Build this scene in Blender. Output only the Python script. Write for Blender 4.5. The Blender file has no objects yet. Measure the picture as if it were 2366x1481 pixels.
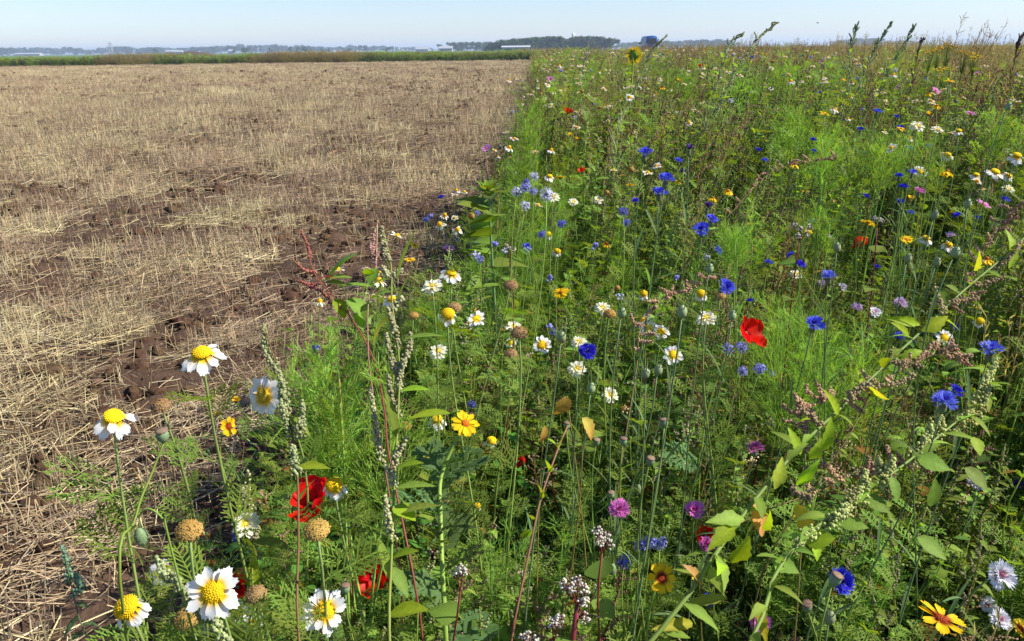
import bpy, math, random
import numpy as np
from mathutils import Vector, Matrix

rng = np.random.default_rng(11)
random.seed(11)
scene = bpy.context.scene
COL = scene.collection
R = math.radians

# ------------------------------------------------------------------ camera
F = 1893.0                      # focal length in pixels of the 2366 px wide photograph
CW, CH = 2366.0, 1481.0
EYE = np.array([0.0, 0.0, 1.40])
PITCH, YAW, ROLL = R(18.3), R(1.7), R(0.62)
fwd = np.array([-math.sin(YAW) * math.cos(PITCH), math.cos(YAW) * math.cos(PITCH), -math.sin(PITCH)])
rgt = np.array([math.cos(YAW), math.sin(YAW), 0.0])
upv = np.cross(rgt, fwd)
rgt, upv = (math.cos(ROLL) * rgt - math.sin(ROLL) * upv), (math.cos(ROLL) * upv + math.sin(ROLL) * rgt)

cam_d = bpy.data.cameras.new('camera')
cam = bpy.data.objects.new('camera', cam_d)
COL.objects.link(cam)
cam_d.sensor_width = 36.0
cam_d.lens = 36.0 * F / CW
cam_d.clip_start = 0.05
cam_d.clip_end = 20000
cam.matrix_world = Matrix(((rgt[0], upv[0], -fwd[0], EYE[0]), (rgt[1], upv[1], -fwd[1], EYE[1]),
                           (rgt[2], upv[2], -fwd[2], EYE[2]), (0, 0, 0, 1)))
scene.camera = cam


def W(x, y, d):
    """World point seen at photo pixel x, y, at depth d metres."""
    return EYE + d * (fwd + rgt * ((x - CW / 2) / F) + upv * ((CH / 2 - y) / F))


def proj(P):
    q = np.asarray(P) - EYE
    d = q @ fwd
    return CW / 2 + F * (q @ rgt) / d, CH / 2 - F * (q @ upv) / d, d


# ------------------------------------------------------------------ world, sun, exposure
SUN_AZ, SUN_EL = R(94), R(41)     # azimuth clockwise from +Y
world = bpy.data.worlds.new('World')
scene.world = world
world.use_nodes = True
wn = world.node_tree
wn.nodes.clear()
sky = wn.nodes.new('ShaderNodeTexSky')
sky.sky_type = 'NISHITA'
sky.sun_disc = False
sky.sun_elevation = SUN_EL
sky.sun_rotation = SUN_AZ
sky.air_density = 1.0
sky.dust_density = 0.2
sky.ozone_density = 1.6
bg = wn.nodes.new('ShaderNodeBackground')
bg.inputs['Strength'].default_value = 0.084
wo = wn.nodes.new('ShaderNodeOutputWorld')
tint = wn.nodes.new('ShaderNodeMix')          # white balance of the hazy blue summer sky
tint.data_type = 'RGBA'
tint.blend_type = 'MULTIPLY'
tint.inputs[0].default_value = 1.0
tint.inputs[7].default_value = (0.76, 0.83, 1.05, 1)
wn.links.new(sky.outputs[0], tint.inputs[6])
wn.links.new(tint.outputs[2], bg.inputs[0])
wn.links.new(bg.outputs[0], wo.inputs[0])

sun_d = bpy.data.lights.new('sun', 'SUN')
sun_d.energy = 4.5
sun_d.angle = R(0.55)
sun_d.color = (1.0, 0.95, 0.86)
sun = bpy.data.objects.new('sun', sun_d)
COL.objects.link(sun)
sd = Vector((math.sin(SUN_AZ) * math.cos(SUN_EL), math.cos(SUN_AZ) * math.cos(SUN_EL), math.sin(SUN_EL)))
sun.rotation_euler = sd.to_track_quat('Z', 'Y').to_euler()
sun.location = (30, 10, 30)

vs = scene.view_settings
vs.view_transform = 'Standard'
vs.look = 'None'
vs.exposure = 1.0
vs.gamma = 1.0
vs.use_curve_mapping = False
scene.cycles.use_denoising = True
scene.cycles.max_bounces = 7
scene.cycles.diffuse_bounces = 3
scene.cycles.glossy_bounces = 2
scene.cycles.transmission_bounces = 4
scene.cycles.volume_bounces = 0
scene.cycles.transparent_max_bounces = 4
scene.cycles.caustics_reflective = False
scene.cycles.caustics_refractive = False


# ------------------------------------------------------------------ materials
def node(nt, t, **kw):
    n = nt.nodes.new(t)
    for k, v in kw.items():
        setattr(n, k, v)
    return n


def attr_mat(name, transl=0.35, rough=0.55, spec=0.25, warm=(1.25, 1.15, 0.55), var=0.25, noise=18.0, bump=0.0):
    """Colour comes from the mesh attribute 'col' (the thing's own colour), varied a little by object and by noise."""
    m = bpy.data.materials.new(name)
    m.use_nodes = True
    nt = m.node_tree
    nt.nodes.clear()
    L = nt.links.new
    a = node(nt, 'ShaderNodeAttribute', attribute_name='col')
    oi = node(nt, 'ShaderNodeObjectInfo')
    tc = node(nt, 'ShaderNodeTexCoord')
    nz = node(nt, 'ShaderNodeTexNoise')
    nz.inputs['Scale'].default_value = noise
    nz.inputs['Detail'].default_value = 3
    L(tc.outputs['Object'], nz.inputs['Vector'])
    ad = node(nt, 'ShaderNodeMath', operation='ADD')
    L(oi.outputs['Random'], ad.inputs[0])
    L(nz.outputs['Fac'], ad.inputs[1])
    mr = node(nt, 'ShaderNodeMapRange')
    mr.inputs['From Min'].default_value = 0.3
    mr.inputs['From Max'].default_value = 1.7
    mr.inputs['To Min'].default_value = 1 - var
    mr.inputs['To Max'].default_value = 1 + var
    L(ad.outputs[0], mr.inputs['Value'])
    hs = node(nt, 'ShaderNodeHueSaturation')
    hm = node(nt, 'ShaderNodeMapRange')
    hm.inputs['To Min'].default_value = 0.5 - 0.035 * var * 2
    hm.inputs['To Max'].default_value = 0.5 + 0.035 * var * 2
    L(oi.outputs['Random'], hm.inputs['Value'])
    L(hm.outputs[0], hs.inputs['Hue'])
    L(mr.outputs[0], hs.inputs['Value'])
    L(a.outputs['Color'], hs.inputs['Color'])
    p = node(nt, 'ShaderNodeBsdfPrincipled')
    p.inputs['Roughness'].default_value = rough
    p.inputs['Specular IOR Level'].default_value = spec
    L(hs.outputs[0], p.inputs['Base Color'])
    if bump:
        b = node(nt, 'ShaderNodeBump')
        b.inputs['Strength'].default_value = bump
        b.inputs['Distance'].default_value = 0.002
        L(nz.outputs['Fac'], b.inputs['Height'])
        L(b.outputs[0], p.inputs['Normal'])
    o = node(nt, 'ShaderNodeOutputMaterial')
    if transl > 0:
        mu = node(nt, 'ShaderNodeMix', data_type='RGBA', blend_type='MULTIPLY')
        mu.inputs[0].default_value = 1.0
        L(hs.outputs[0], mu.inputs[6])
        mu.inputs[7].default_value = (*warm, 1)
        t = node(nt, 'ShaderNodeBsdfTranslucent')
        L(mu.outputs[2], t.inputs['Color'])
        ms = node(nt, 'ShaderNodeMixShader')
        ms.inputs[0].default_value = transl
        L(p.outputs[0], ms.inputs[1])
        L(t.outputs[0], ms.inputs[2])
        L(ms.outputs[0], o.inputs[0])
    else:
        L(p.outputs[0], o.inputs[0])
    return m


M_LEAF = attr_mat('leaf_blade', 0.46, 0.55, 0.12, (1.45, 1.40, 0.40), 0.34, 140, 0.35)
M_STEM = attr_mat('green_stem', 0.0, 0.55, 0.25, var=0.2, noise=30)
M_PETAL = attr_mat('petal', 0.38, 0.6, 0.15, (1.05, 1.0, 0.95), 0.07, 60)
M_DISC = attr_mat('flower_disc', 0.0, 0.75, 0.1, var=0.12, noise=300)
M_STRAW = attr_mat('straw', 0.0, 0.6, 0.2, var=0.3, noise=6)
M_SEED = attr_mat('seed_cluster', 0.2, 0.7, 0.1, (1.2, 1.1, 0.8), 0.22, 60)
M_FAR = attr_mat('far_foliage', 0.2, 0.7, 0.1, (1.3, 1.2, 0.5), 0.3, 0.6)
M_WALL = attr_mat('painted_surface', 0.0, 0.6, 0.3, var=0.05, noise=2)
M_CLOD = attr_mat('soil_clod', 0.0, 0.95, 0.05, var=0.25, noise=40, bump=1.0)


def paint_mat(name, colr, rough=0.3, metal=0.0, coat=0.0):
    m = bpy.data.materials.new(name)
    m.use_nodes = True
    p = m.node_tree.nodes['Principled BSDF']
    nz = node(m.node_tree, 'ShaderNodeTexNoise')
    nz.inputs['Scale'].default_value = 3
    cr = node(m.node_tree, 'ShaderNodeMix', data_type='RGBA')
    cr.inputs[6].default_value = (*[c * 0.85 for c in colr], 1)
    cr.inputs[7].default_value = (*[min(1, c * 1.12) for c in colr], 1)
    m.node_tree.links.new(nz.outputs['Fac'], cr.inputs[0])
    m.node_tree.links.new(cr.outputs[2], p.inputs['Base Color'])
    p.inputs['Roughness'].default_value = rough
    p.inputs['Metallic'].default_value = metal
    p.inputs['Coat Weight'].default_value = coat
    return m


M_BLUE = paint_mat('blue_paint', (0.02, 0.09, 0.30), 0.3, 0, 0.4)
M_GLASS = paint_mat('tinted_glass', (0.02, 0.03, 0.05), 0.08)
M_RUBBER = paint_mat('rubber', (0.02, 0.02, 0.02), 0.8)
M_METAL = paint_mat('grey_metal', (0.45, 0.46, 0.48), 0.45, 0.4)


# ------------------------------------------------------------------ mesh building
class MB:
    def __init__(s):
        s.v, s.c, s.q, s.t, s.n = [], [], [], [], 0

    def add(s, v, quads=None, tris=None, col=(0.5, 0.5, 0.5)):
        v = np.asarray(v, float).reshape(-1, 3)
        c = np.asarray(col, float)
        if c.ndim == 1:
            c = np.tile(c, (len(v), 1))
        s.v.append(v)
        s.c.append(c)
        if quads is not None and len(quads):
            s.q.append(np.asarray(quads, int).reshape(-1, 4) + s.n)
        if tris is not None and len(tris):
            s.t.append(np.asarray(tris, int).reshape(-1, 3) + s.n)
        s.n += len(v)
        return s

    def mesh(s, name, mat, smooth=True):
        v = np.concatenate(s.v)
        c = np.concatenate(s.c)
        q = np.concatenate(s.q) if s.q else np.zeros((0, 4), int)
        t = np.concatenate(s.t) if s.t else np.zeros((0, 3), int)
        me = bpy.data.meshes.new(name)
        me.vertices.add(len(v))
        me.vertices.foreach_set('co', v.ravel())
        loops = np.concatenate([q.ravel(), t.ravel()])
        me.loops.add(len(loops))
        me.loops.foreach_set('vertex_index', loops)
        tot = np.concatenate([np.full(len(q), 4), np.full(len(t), 3)])
        st = np.concatenate([[0], np.cumsum(tot)[:-1]])
        me.polygons.add(len(tot))
        me.polygons.foreach_set('loop_start', st)
        me.polygons.foreach_set('loop_total', tot)
        me.polygons.foreach_set('use_smooth', np.full(len(tot), smooth))
        at = me.attributes.new('col', 'FLOAT_COLOR', 'POINT')
        at.data.foreach_set('color', np.concatenate([np.clip(c, 0, 1), np.ones((len(c), 1))], 1).ravel())
        me.update(calc_edges=True)
        me.validate()
        me.materials.append(mat)
        return me


def nrm(a):
    a = np.asarray(a, float)
    return a / np.maximum(np.linalg.norm(a, axis=-1, keepdims=True), 1e-9)


def bez(p0, p1, p2, p3, n):
    t = np.linspace(0, 1, n)[:, None]
    return (1 - t) ** 3 * p0 + 3 * (1 - t) ** 2 * t * p1 + 3 * (1 - t) * t * t * p2 + t ** 3 * p3


def resample(pts, n):
    """Smooth Catmull-Rom through pts."""
    P = np.asarray(pts, float)
    if len(P) == 2:
        return P[0] + (P[1] - P[0]) * np.linspace(0, 1, n)[:, None]
    Q = np.vstack([2 * P[0] - P[1], P, 2 * P[-1] - P[-2]])
    out = []
    for u in np.linspace(0, len(P) - 1 - 1e-6, n):
        i = int(u)
        t = u - i
        a, b, c, d = Q[i:i + 4]
        out.append(0.5 * ((2 * b) + (c - a) * t + (2 * a - 5 * b + 4 * c - d) * t * t + (-a + 3 * b - 3 * c + d) * t ** 3))
    return np.array(out)


def tube(mb, pts, r, sides=6, col=(0.1, 0.2, 0.05), cap=True):
    P = np.asarray(pts, float)
    n = len(P)
    r = np.broadcast_to(np.asarray(r, float), (n,))
    T = nrm(np.gradient(P, axis=0))
    ref = np.array([0.31, 0.95, 0.05]) if abs(T[0] @ np.array([0, 0, 1.0])) > 0.5 else np.array([0, 0, 1.0])
    U = nrm(np.cross(T, ref))
    V = np.cross(T, U)
    a = np.linspace(0, 2 * math.pi, sides, endpoint=False)
    v = P[:, None] + r[:, None, None] * (np.cos(a)[None, :, None] * U[:, None] + np.sin(a)[None, :, None] * V[:, None])
    i = np.arange(n - 1)[:, None] * sides
    j = np.arange(sides)[None]
    j2 = (j + 1) % sides
    q = np.stack([i + j, i + j2, i + sides + j2, i + sides + j], -1).reshape(-1, 4)
    c = np.asarray(col, float)
    if c.ndim == 2:
        c = np.repeat(c, sides, 0)
    tr = None
    vv = v.reshape(-1, 3)
    if cap:
        vv = np.vstack([vv, P[-1:]])
        if c.ndim == 2:
            c = np.vstack([c, c[-1:]])
        b = (n - 1) * sides
        tr = [[b + k, b + (k + 1) % sides, n * sides] for k in range(sides)]
    mb.add(vv, q, tr, c)


def straws(mb, A, B, r, col):
    """n thin three-sided stalks from A to B."""
    n = len(A)
    T = nrm(B - A)
    U = nrm(np.cross(T, np.array([0.2, 0.3, 0.93])))
    V = np.cross(T, U)
    vs_ = []
    for E in (A, B):
        for k in range(3):
            an = k * 2.0944
            vs_.append(E + r[:, None] * (math.cos(an) * U + math.sin(an) * V))
    v = np.stack(vs_, 1)
    b = np.arange(n)[:, None] * 6
    q = np.concatenate([b + np.array([[k, (k + 1) % 3, 3 + (k + 1) % 3, 3 + k]]) for k in range(3)])
    t = b + np.array([[3, 4, 5]])
    mb.add(v.reshape(-1, 3), q, t, np.repeat(col, 6, 0))


def ribbons(mb, A, C, B, w, N, col, tip=0.25):
    """n narrow blades A-C-B (three stations), width w, face normal N."""
    n = len(A)
    w = np.broadcast_to(w, (n,))[:, None]
    S = nrm(np.cross(B - A, N)) * 0.5
    v = np.stack([A - S * w * 0.6, A + S * w * 0.6, C - S * w, C + S * w, B - S * w * tip, B + S * w * tip], 1)
    b = np.arange(n)[:, None] * 6
    q = np.concatenate([b + np.array([[0, 1, 3, 2]]), b + np.array([[2, 3, 5, 4]])])
    col = np.asarray(col, float)
    col = np.tile(col, (n, 1)) if col.ndim == 1 else col
    mb.add(v.reshape(-1, 3), q, None, np.repeat(col, 6, 0))


_ph = (1 + 5 ** 0.5) / 2
ICO_V = nrm(np.array([(-1, _ph, 0), (1, _ph, 0), (-1, -_ph, 0), (1, -_ph, 0), (0, -1, _ph), (0, 1, _ph), (0, -1, -_ph), (0, 1, -_ph),
                      (_ph, 0, -1), (_ph, 0, 1), (-_ph, 0, -1), (-_ph, 0, 1)], float))
ICO_F = np.array([(0, 11, 5), (0, 5, 1), (0, 1, 7), (0, 7, 10), (0, 10, 11), (1, 5, 9), (5, 11, 4), (11, 10, 2), (10, 7, 6), (7, 1, 8),
                  (3, 9, 4), (3, 4, 2), (3, 2, 6), (3, 6, 8), (3, 8, 9), (4, 9, 5), (2, 4, 11), (6, 2, 10), (8, 6, 7), (9, 8, 1)])


def balls(mb, C, r, col):
    C = np.asarray(C, float)
    n = len(C)
    r = np.broadcast_to(r, (n,))
    v = C[:, None] + ICO_V[None] * r[:, None, None]
    f = ICO_F[None] + np.arange(n)[:, None, None] * 12
    col = np.asarray(col, float)
    col = np.tile(col, (n, 1)) if col.ndim == 1 else col
    mb.add(v.reshape(-1, 3), None, f.reshape(-1, 3), np.repeat(col, 12, 0))


def blade(mb, base, d, up, L, w, col, prof='lance', curl=0.25, fold=0.25, n=7, teeth=0.0, tipcol=None):
    """A leaf blade with a midrib fold, drooping by curl, width w."""
    d = nrm(d)
    s = nrm(np.cross(d, up))
    nn = np.cross(s, d)
    t = np.linspace(0, 1, n)
    if prof == 'lance':
        pw = np.sin(np.pi * np.clip(t, 0, 1) ** 0.75) ** 0.9 * 0.5
    elif prof == 'diamond':
        pw = np.interp(t, [0, 0.12, 0.38, 0.75, 1], [0.04, 0.18, 0.5, 0.25, 0.0])
    elif prof == 'heart':
        pw = np.interp(t, [0, 0.06, 0.25, 0.6, 1], [0.1, 0.42, 0.5, 0.3, 0.0])
    elif prof == 'round':
        pw = np.sqrt(np.clip(1 - (2 * t - 1) ** 2, 0, 1)) * 0.5
    else:
        pw = np.interp(t, [0, 0.3, 1], [0.3, 0.5, 0.02])
    if teeth:
        pw = pw * (1 + teeth * np.where(np.arange(n) % 2 == 0, -1, 1))
    pw[0] = max(pw[0], 0.04)
    ang = curl * t * 1.6
    cx = np.concatenate([[0], np.cumsum(np.cos(ang[1:]) * np.diff(t))])
    cz = -np.concatenate([[0], np.cumsum(np.sin(ang[1:]) * np.diff(t))])
    mid = base + L * (cx[:, None] * d + cz[:, None] * nn)
    off = w * pw[:, None]
    lf = mid - s * off + nn * off * fold
    rt = mid + s * off + nn * off * fold
    v = np.stack([lf, mid, rt], 1).reshape(-1, 3)
    i = np.arange(n - 1)[:, None] * 3
    q = np.concatenate([i + np.array([[0, 1, 4, 3]]), i + np.array([[1, 2, 5, 4]])])
    c = np.tile(np.asarray(col, float), (n, 1))
    if tipcol is not None:
        k = np.clip((t - 0.35) / 0.65, 0, 1)[:, None]
        c = c * (1 - k) + np.asarray(tipcol) * k
    c3 = np.repeat(c, 3, 0)
    c3[1::3] = np.clip(c3[1::3] * 1.25, 0, 1)
    mb.add(v, q, None, c3)


def feather(mb, base, d, up, L, col, pairs=8, w=0.0022, spread=0.42, sub=3, rs=None):
    """Finely divided leaf (daisy foliage): rachis, pinnae and their lobes as narrow blades."""
    rs = rs or rng
    d = nrm(d)
    s = nrm(np.cross(d, up))
    n0 = np.cross(s, d)
    t = np.linspace(0, 1, 6)
    droop = -0.22 * t ** 2
    rach = base + L * (t[:, None] * d + droop[:, None] * n0)
    A, C, B = [], [], []
    for i in range(5):
        A.append(rach[i]); B.append(rach[i + 1]); C.append((rach[i] + rach[i + 1]) / 2)
    for k in range(pairs):
        u = 0.12 + 0.85 * k / pairs
        p = base + L * (u * d - 0.22 * u * u * n0)
        pl = L * spread * math.sin(math.pi * (0.18 + 0.72 * u)) * rs.uniform(0.75, 1.1)
        for sg in (-1, 1):
            dr = nrm(s * sg + d * 0.75 + n0 * rs.uniform(-0.1, 0.35))
            e = p + dr * pl
            A.append(p); B.append(e); C.append((p + e) / 2 + n0 * pl * 0.06)
            for m in range(sub):
                uu = 0.4 + 0.5 * m / max(1, sub)
                pp = p + dr * pl * uu
                sg2 = 1 if m % 2 else -1
                d2 = nrm(dr + sg2 * nrm(np.cross(dr, n0)) * 0.8 + n0 * rs.uniform(-0.1, 0.3))
                ee = pp + d2 * pl * 0.42 * (1.1 - 0.4 * uu)
                A.append(pp); B.append(ee); C.append((pp + ee) / 2)
    A, B, C = np.array(A), np.array(B), np.array(C)
    cc = np.asarray(col) * rs.uniform(0.85, 1.15, (len(A), 1))
    ribbons(mb, A, C, B, w, n0[None] + np.zeros_like(A), cc, 0.4)


# ------------------------------------------------------------------ objects
def obj(name, me, parent=None, mat=None):
    o = bpy.data.objects.new(name, me)
    COL.objects.link(o)
    if parent is not None:
        o.parent = parent
    if mat is not None:
        o.matrix_basis = mat
    return o


def tag(o, label=None, cat=None, group=None, kind=None):
    if label:
        o['label'] = label
    if cat:
        o['category'] = cat
    if group:
        o['group'] = group
    if kind:
        o['kind'] = kind
    return o


def root(name, label, cat, base, group=None):
    o = bpy.data.objects.new(name, None)
    COL.objects.link(o)
    o.empty_display_size = 0.05
    o.location = Vector(base)
    return tag(o, label, cat, group)


def frame(p, z, spin=0.0, s=1.0, xh=None):
    """Matrix with local +Z along z, at p."""
    z = nrm(np.asarray(z, float))
    x = np.asarray(xh if xh is not None else (1.0, 0.13, 0.07), float)
    if abs(x @ z) > 0.95:
        x = np.array([0, 1.0, 0.1])
    x = nrm(x - z * (x @ z))
    y = np.cross(z, x)
    c, sn = math.cos(spin), math.sin(spin)
    X, Y = x * c + y * sn, y * c - x * sn
    return Matrix(((X[0] * s, Y[0] * s, z[0] * s, p[0]), (X[1] * s, Y[1] * s, z[1] * s, p[1]),
                   (X[2] * s, Y[2] * s, z[2] * s, p[2]), (0, 0, 0, 1)))


def instancer(name, pts, idx, rot, scl, sources):
    """One object that spreads the source meshes over points (for masses nobody could count)."""
    src = bpy.data.collections.new(name + '_kinds')
    for k, me in enumerate(sources):
        so = bpy.data.objects.new('%s_kind_%02d' % (name, k), me)
        src.objects.link(so)
    me = bpy.data.meshes.new(name)
    me.vertices.add(len(pts))
    me.vertices.foreach_set('co', np.asarray(pts, float).ravel())
    a = me.attributes.new('pidx', 'INT', 'POINT'); a.data.foreach_set('value', np.asarray(idx, np.int32))
    a = me.attributes.new('prot', 'FLOAT_VECTOR', 'POINT'); a.data.foreach_set('vector', np.asarray(rot, float).ravel())
    a = me.attributes.new('pscl', 'FLOAT_VECTOR', 'POINT'); a.data.foreach_set('vector', np.asarray(scl, float).ravel())
    o = obj(name, me)
    ng = bpy.data.node_groups.new(name, 'GeometryNodeTree')
    ng.interface.new_socket('Geometry', in_out='INPUT', socket_type='NodeSocketGeometry')
    ng.interface.new_socket('Geometry', in_out='OUTPUT', socket_type='NodeSocketGeometry')
    gi = ng.nodes.new('NodeGroupInput'); go = ng.nodes.new('NodeGroupOutput')
    iop = ng.nodes.new('GeometryNodeInstanceOnPoints')
    ci = ng.nodes.new('GeometryNodeCollectionInfo')
    ci.inputs['Collection'].default_value = src
    ci.inputs['Separate Children'].default_value = True
    ci.inputs['Reset Children'].default_value = True

    def na(nm, ty):
        n = ng.nodes.new('GeometryNodeInputNamedAttribute')
        n.data_type = ty
        n.inputs['Name'].default_value = nm
        return n.outputs['Attribute']
    L = ng.links.new
    m2p = ng.nodes.new('GeometryNodeMeshToPoints')
    L(gi.outputs[0], m2p.inputs[0])
    L(m2p.outputs[0], iop.inputs['Points'])
    L(ci.outputs[0], iop.inputs['Instance'])
    iop.inputs['Pick Instance'].default_value = True
    L(na('pidx', 'INT'), iop.inputs['Instance Index'])
    e2r = ng.nodes.new('FunctionNodeEulerToRotation')
    L(na('prot', 'FLOAT_VECTOR'), e2r.inputs[0])
    L(e2r.outputs[0], iop.inputs['Rotation'])
    L(na('pscl', 'FLOAT_VECTOR'), iop.inputs['Scale'])
    L(iop.outputs[0], go.inputs[0])
    md = o.modifiers.new('spread', 'NODES')
    md.node_group = ng
    return o


# ------------------------------------------------------------------ noise
_lat = {}


def vnoise(x, y, seed=0):
    if seed not in _lat:
        _lat[seed] = np.random.default_rng(1000 + seed).random((256, 256))
    g = _lat[seed]
    x = np.asarray(x, float); y = np.asarray(y, float)
    xi, yi = np.floor(x).astype(int), np.floor(y).astype(int)
    fx, fy = x - xi, y - yi
    fx = fx * fx * (3 - 2 * fx); fy = fy * fy * (3 - 2 * fy)
    a = g[xi % 256, yi % 256]; b = g[(xi + 1) % 256, yi % 256]
    c = g[xi % 256, (yi + 1) % 256]; d = g[(xi + 1) % 256, (yi + 1) % 256]
    return (a * (1 - fx) + b * fx) * (1 - fy) + (c * (1 - fx) + d * fx) * fy


def edge_x(Y):
    """Left rim of the flower strip on the ground."""
    Y = np.asarray(Y, float)
    return np.interp(Y, [0, 2, 4, 7, 12, 40, 120], [-0.80, -0.74, -0.54, -0.25, -0.08, 0.0, 0.0]) + 0.04 * np.sin(Y * 1.7) + 0.03 * np.sin(Y * 4.1 + 1)


def bare(X, Y):
    """How bare the soil lies between the straw, 0..1: wheel tracks along the strip plus patches."""
    d = np.exp(-((X + 3.3) / 0.45) ** 2) * 0.5 + np.exp(-((X + 5.2) / 0.5) ** 2) * 0.45 + np.exp(-((X + 1.75) / 0.3) ** 2) * 0.35
    d = d + np.exp(-((X - edge_x(Y) + 0.1) / 0.24) ** 2) * 0.7
    d = d * (0.35 + 1.1 * vnoise(X * 1.6 + 31, Y * 0.9, 3))
    d = d + np.clip(vnoise(X * 1.1 + 7, Y * 0.8 + 3, 4) - 0.60, 0, 1) * 2.4
    d = d + np.clip(vnoise(X * 3.1, Y * 2.6, 5) - 0.60, 0, 1) * 2.2
    return np.clip(d, 0, 1)


def ground_z(X, Y):
    """Height of the ground (the field is rough, the strip is flat)."""
    X = np.asarray(X, float); Y = np.asarray(Y, float)
    f = np.clip((edge_x(Y) + 0.25 - X) / 0.25, 0, 1) * np.clip((140 - Y) / 20, 0, 1)
    z = (vnoise(X * 1.3, Y * 1.1, 7) - 0.5) * 0.05 + (vnoise(X * 5, Y * 5, 8) - 0.5) * 0.060
    z = z + (vnoise(X * 14, Y * 14, 9) - 0.5) * 0.022 * np.clip((30 - Y) / 20, 0, 1) + (vnoise(X * 31, Y * 31, 10) - 0.5) * 0.010 * np.clip((9 - Y) / 3, 0, 1)
    return z * f


# ------------------------------------------------------------------ ground
def spaced(a, b, s0, g, smax):
    out = [a]
    s = s0
    sg = 1 if b > a else -1
    while (b - out[-1]) * sg > s:
        out.append(out[-1] + sg * s)
        s = min(s * g, smax)
    out.append(b)
    return out


xs = np.array(sorted(set(spaced(-3.4, -6000, 0.03, 1.05, 900) + list(np.arange(-3.37, 0.5, 0.03)) + spaced(0.5, 6000, 0.06, 1.09, 900))))
ys = np.array(sorted(set(spaced(1.2, -60, 0.1, 1.4, 20) + list(np.arange(1.23, 6.5, 0.03)) + spaced(6.5, 9000, 0.03, 1.045, 900))))
GX, GY = np.meshgrid(xs, ys)
GZ = ground_z(GX, GY)
# low bank that carries the road where the vehicle stands
nx, ny = len(xs), len(ys)
i = (np.arange(ny - 1)[:, None] * nx + np.arange(nx - 1)[None]).ravel()
gq = np.stack([i, i + 1, i + 1 + nx, i + nx], -1)
field = np.clip((edge_x(GY) - 0.03 - GX) / 0.12, 0, 1)
yend = 112 + 0.17 * np.minimum(GX, 0)                   # far end of the stubble field
farf = np.clip((GY - yend) / 4.0, 0, 1)
n1 = vnoise(GX * 0.5, GY * 0.5, 11)[..., None]
b_ = bare(GX, GY)[..., None]
soil = np.array([0.074, 0.045, 0.029]) * (0.7 + 0.7 * vnoise(GX * 9, GY * 9, 12))[..., None]
strw = np.array([0.34, 0.262, 0.160]) * (0.75 + 0.5 * n1)
cover = np.clip((GY - 9) / 32.0, 0, 1)[..., None] * (1 - 0.55 * b_)
band = np.exp(-(((GX + 30 + (GY - 70) * 0.0) / 2.2) ** 2))[..., None] * 0.0
fieldc = soil * (1 - cover) + strw * cover
fieldc = fieldc + band
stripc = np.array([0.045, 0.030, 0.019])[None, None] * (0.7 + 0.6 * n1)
green = np.array([0.085, 0.135, 0.040]) * (0.75 + 0.5 * vnoise(GX * 0.013, GY * 0.01, 13))[..., None]
pale = np.array([0.30, 0.26, 0.13])
pm = (np.clip((GX - 40) / 40, 0, 1) * np.clip((GY - 150) / 50, 0, 1) * (vnoise(GX * 0.004, GY * 0.006, 14) > 0.35))[..., None]
farc = green * (1 - pm) + pale * pm
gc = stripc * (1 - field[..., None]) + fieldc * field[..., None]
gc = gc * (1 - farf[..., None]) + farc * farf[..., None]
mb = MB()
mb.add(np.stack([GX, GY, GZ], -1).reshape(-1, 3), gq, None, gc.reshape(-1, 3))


def ground_material():
    m = bpy.data.materials.new('field_soil')
    m.use_nodes = True
    nt = m.node_tree
    L = nt.links.new
    p = nt.nodes['Principled BSDF']
    a = node(nt, 'ShaderNodeAttribute', attribute_name='col')
    tc = node(nt, 'ShaderNodeTexCoord')
    n1_ = node(nt, 'ShaderNodeTexNoise'); n1_.inputs['Scale'].default_value = 60; n1_.inputs['Detail'].default_value = 6
    n2_ = node(nt, 'ShaderNodeTexNoise'); n2_.inputs['Scale'].default_value = 2.2; n2_.inputs['Detail'].default_value = 7
    mp = node(nt, 'ShaderNodeMapping'); mp.inputs['Scale'].default_value = (1.0, 0.45, 1)
    L(tc.outputs['Object'], n1_.inputs['Vector'])
    L(tc.outputs['Object'], mp.inputs['Vector']); L(mp.outputs[0], n2_.inputs['Vector'])
    ad = node(nt, 'ShaderNodeMath', operation='ADD'); L(n1_.outputs['Fac'], ad.inputs[0]); L(n2_.outputs['Fac'], ad.inputs[1])
    mr = node(nt, 'ShaderNodeMapRange')
    mr.inputs['From Min'].default_value = 0.6; mr.inputs['From Max'].default_value = 1.4
    mr.inputs['To Min'].default_value = 0.62; mr.inputs['To Max'].default_value = 1.38
    L(ad.outputs[0], mr.inputs['Value'])
    mx = node(nt, 'ShaderNodeMix', data_type='RGBA', blend_type='MULTIPLY'); mx.inputs[0].default_value = 1
    L(a.outputs['Color'], mx.inputs[6]); L(mr.outputs[0], mx.inputs[7])
    L(mx.outputs[2], p.inputs['Base Color'])
    p.inputs['Roughness'].default_value = 0.95
    p.inputs['Specular IOR Level'].default_value = 0.08
    b = node(nt, 'ShaderNodeBump'); b.inputs['Strength'].default_value = 0.7; b.inputs['Distance'].default_value = 0.012
    L(n1_.outputs['Fac'], b.inputs['Height']); L(b.outputs[0], p.inputs['Normal'])
    return m


ground = obj('ground', mb.mesh('ground', ground_material()))
tag(ground, 'brown soil and fields reaching to the horizon', 'ground', kind='structure')

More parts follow.
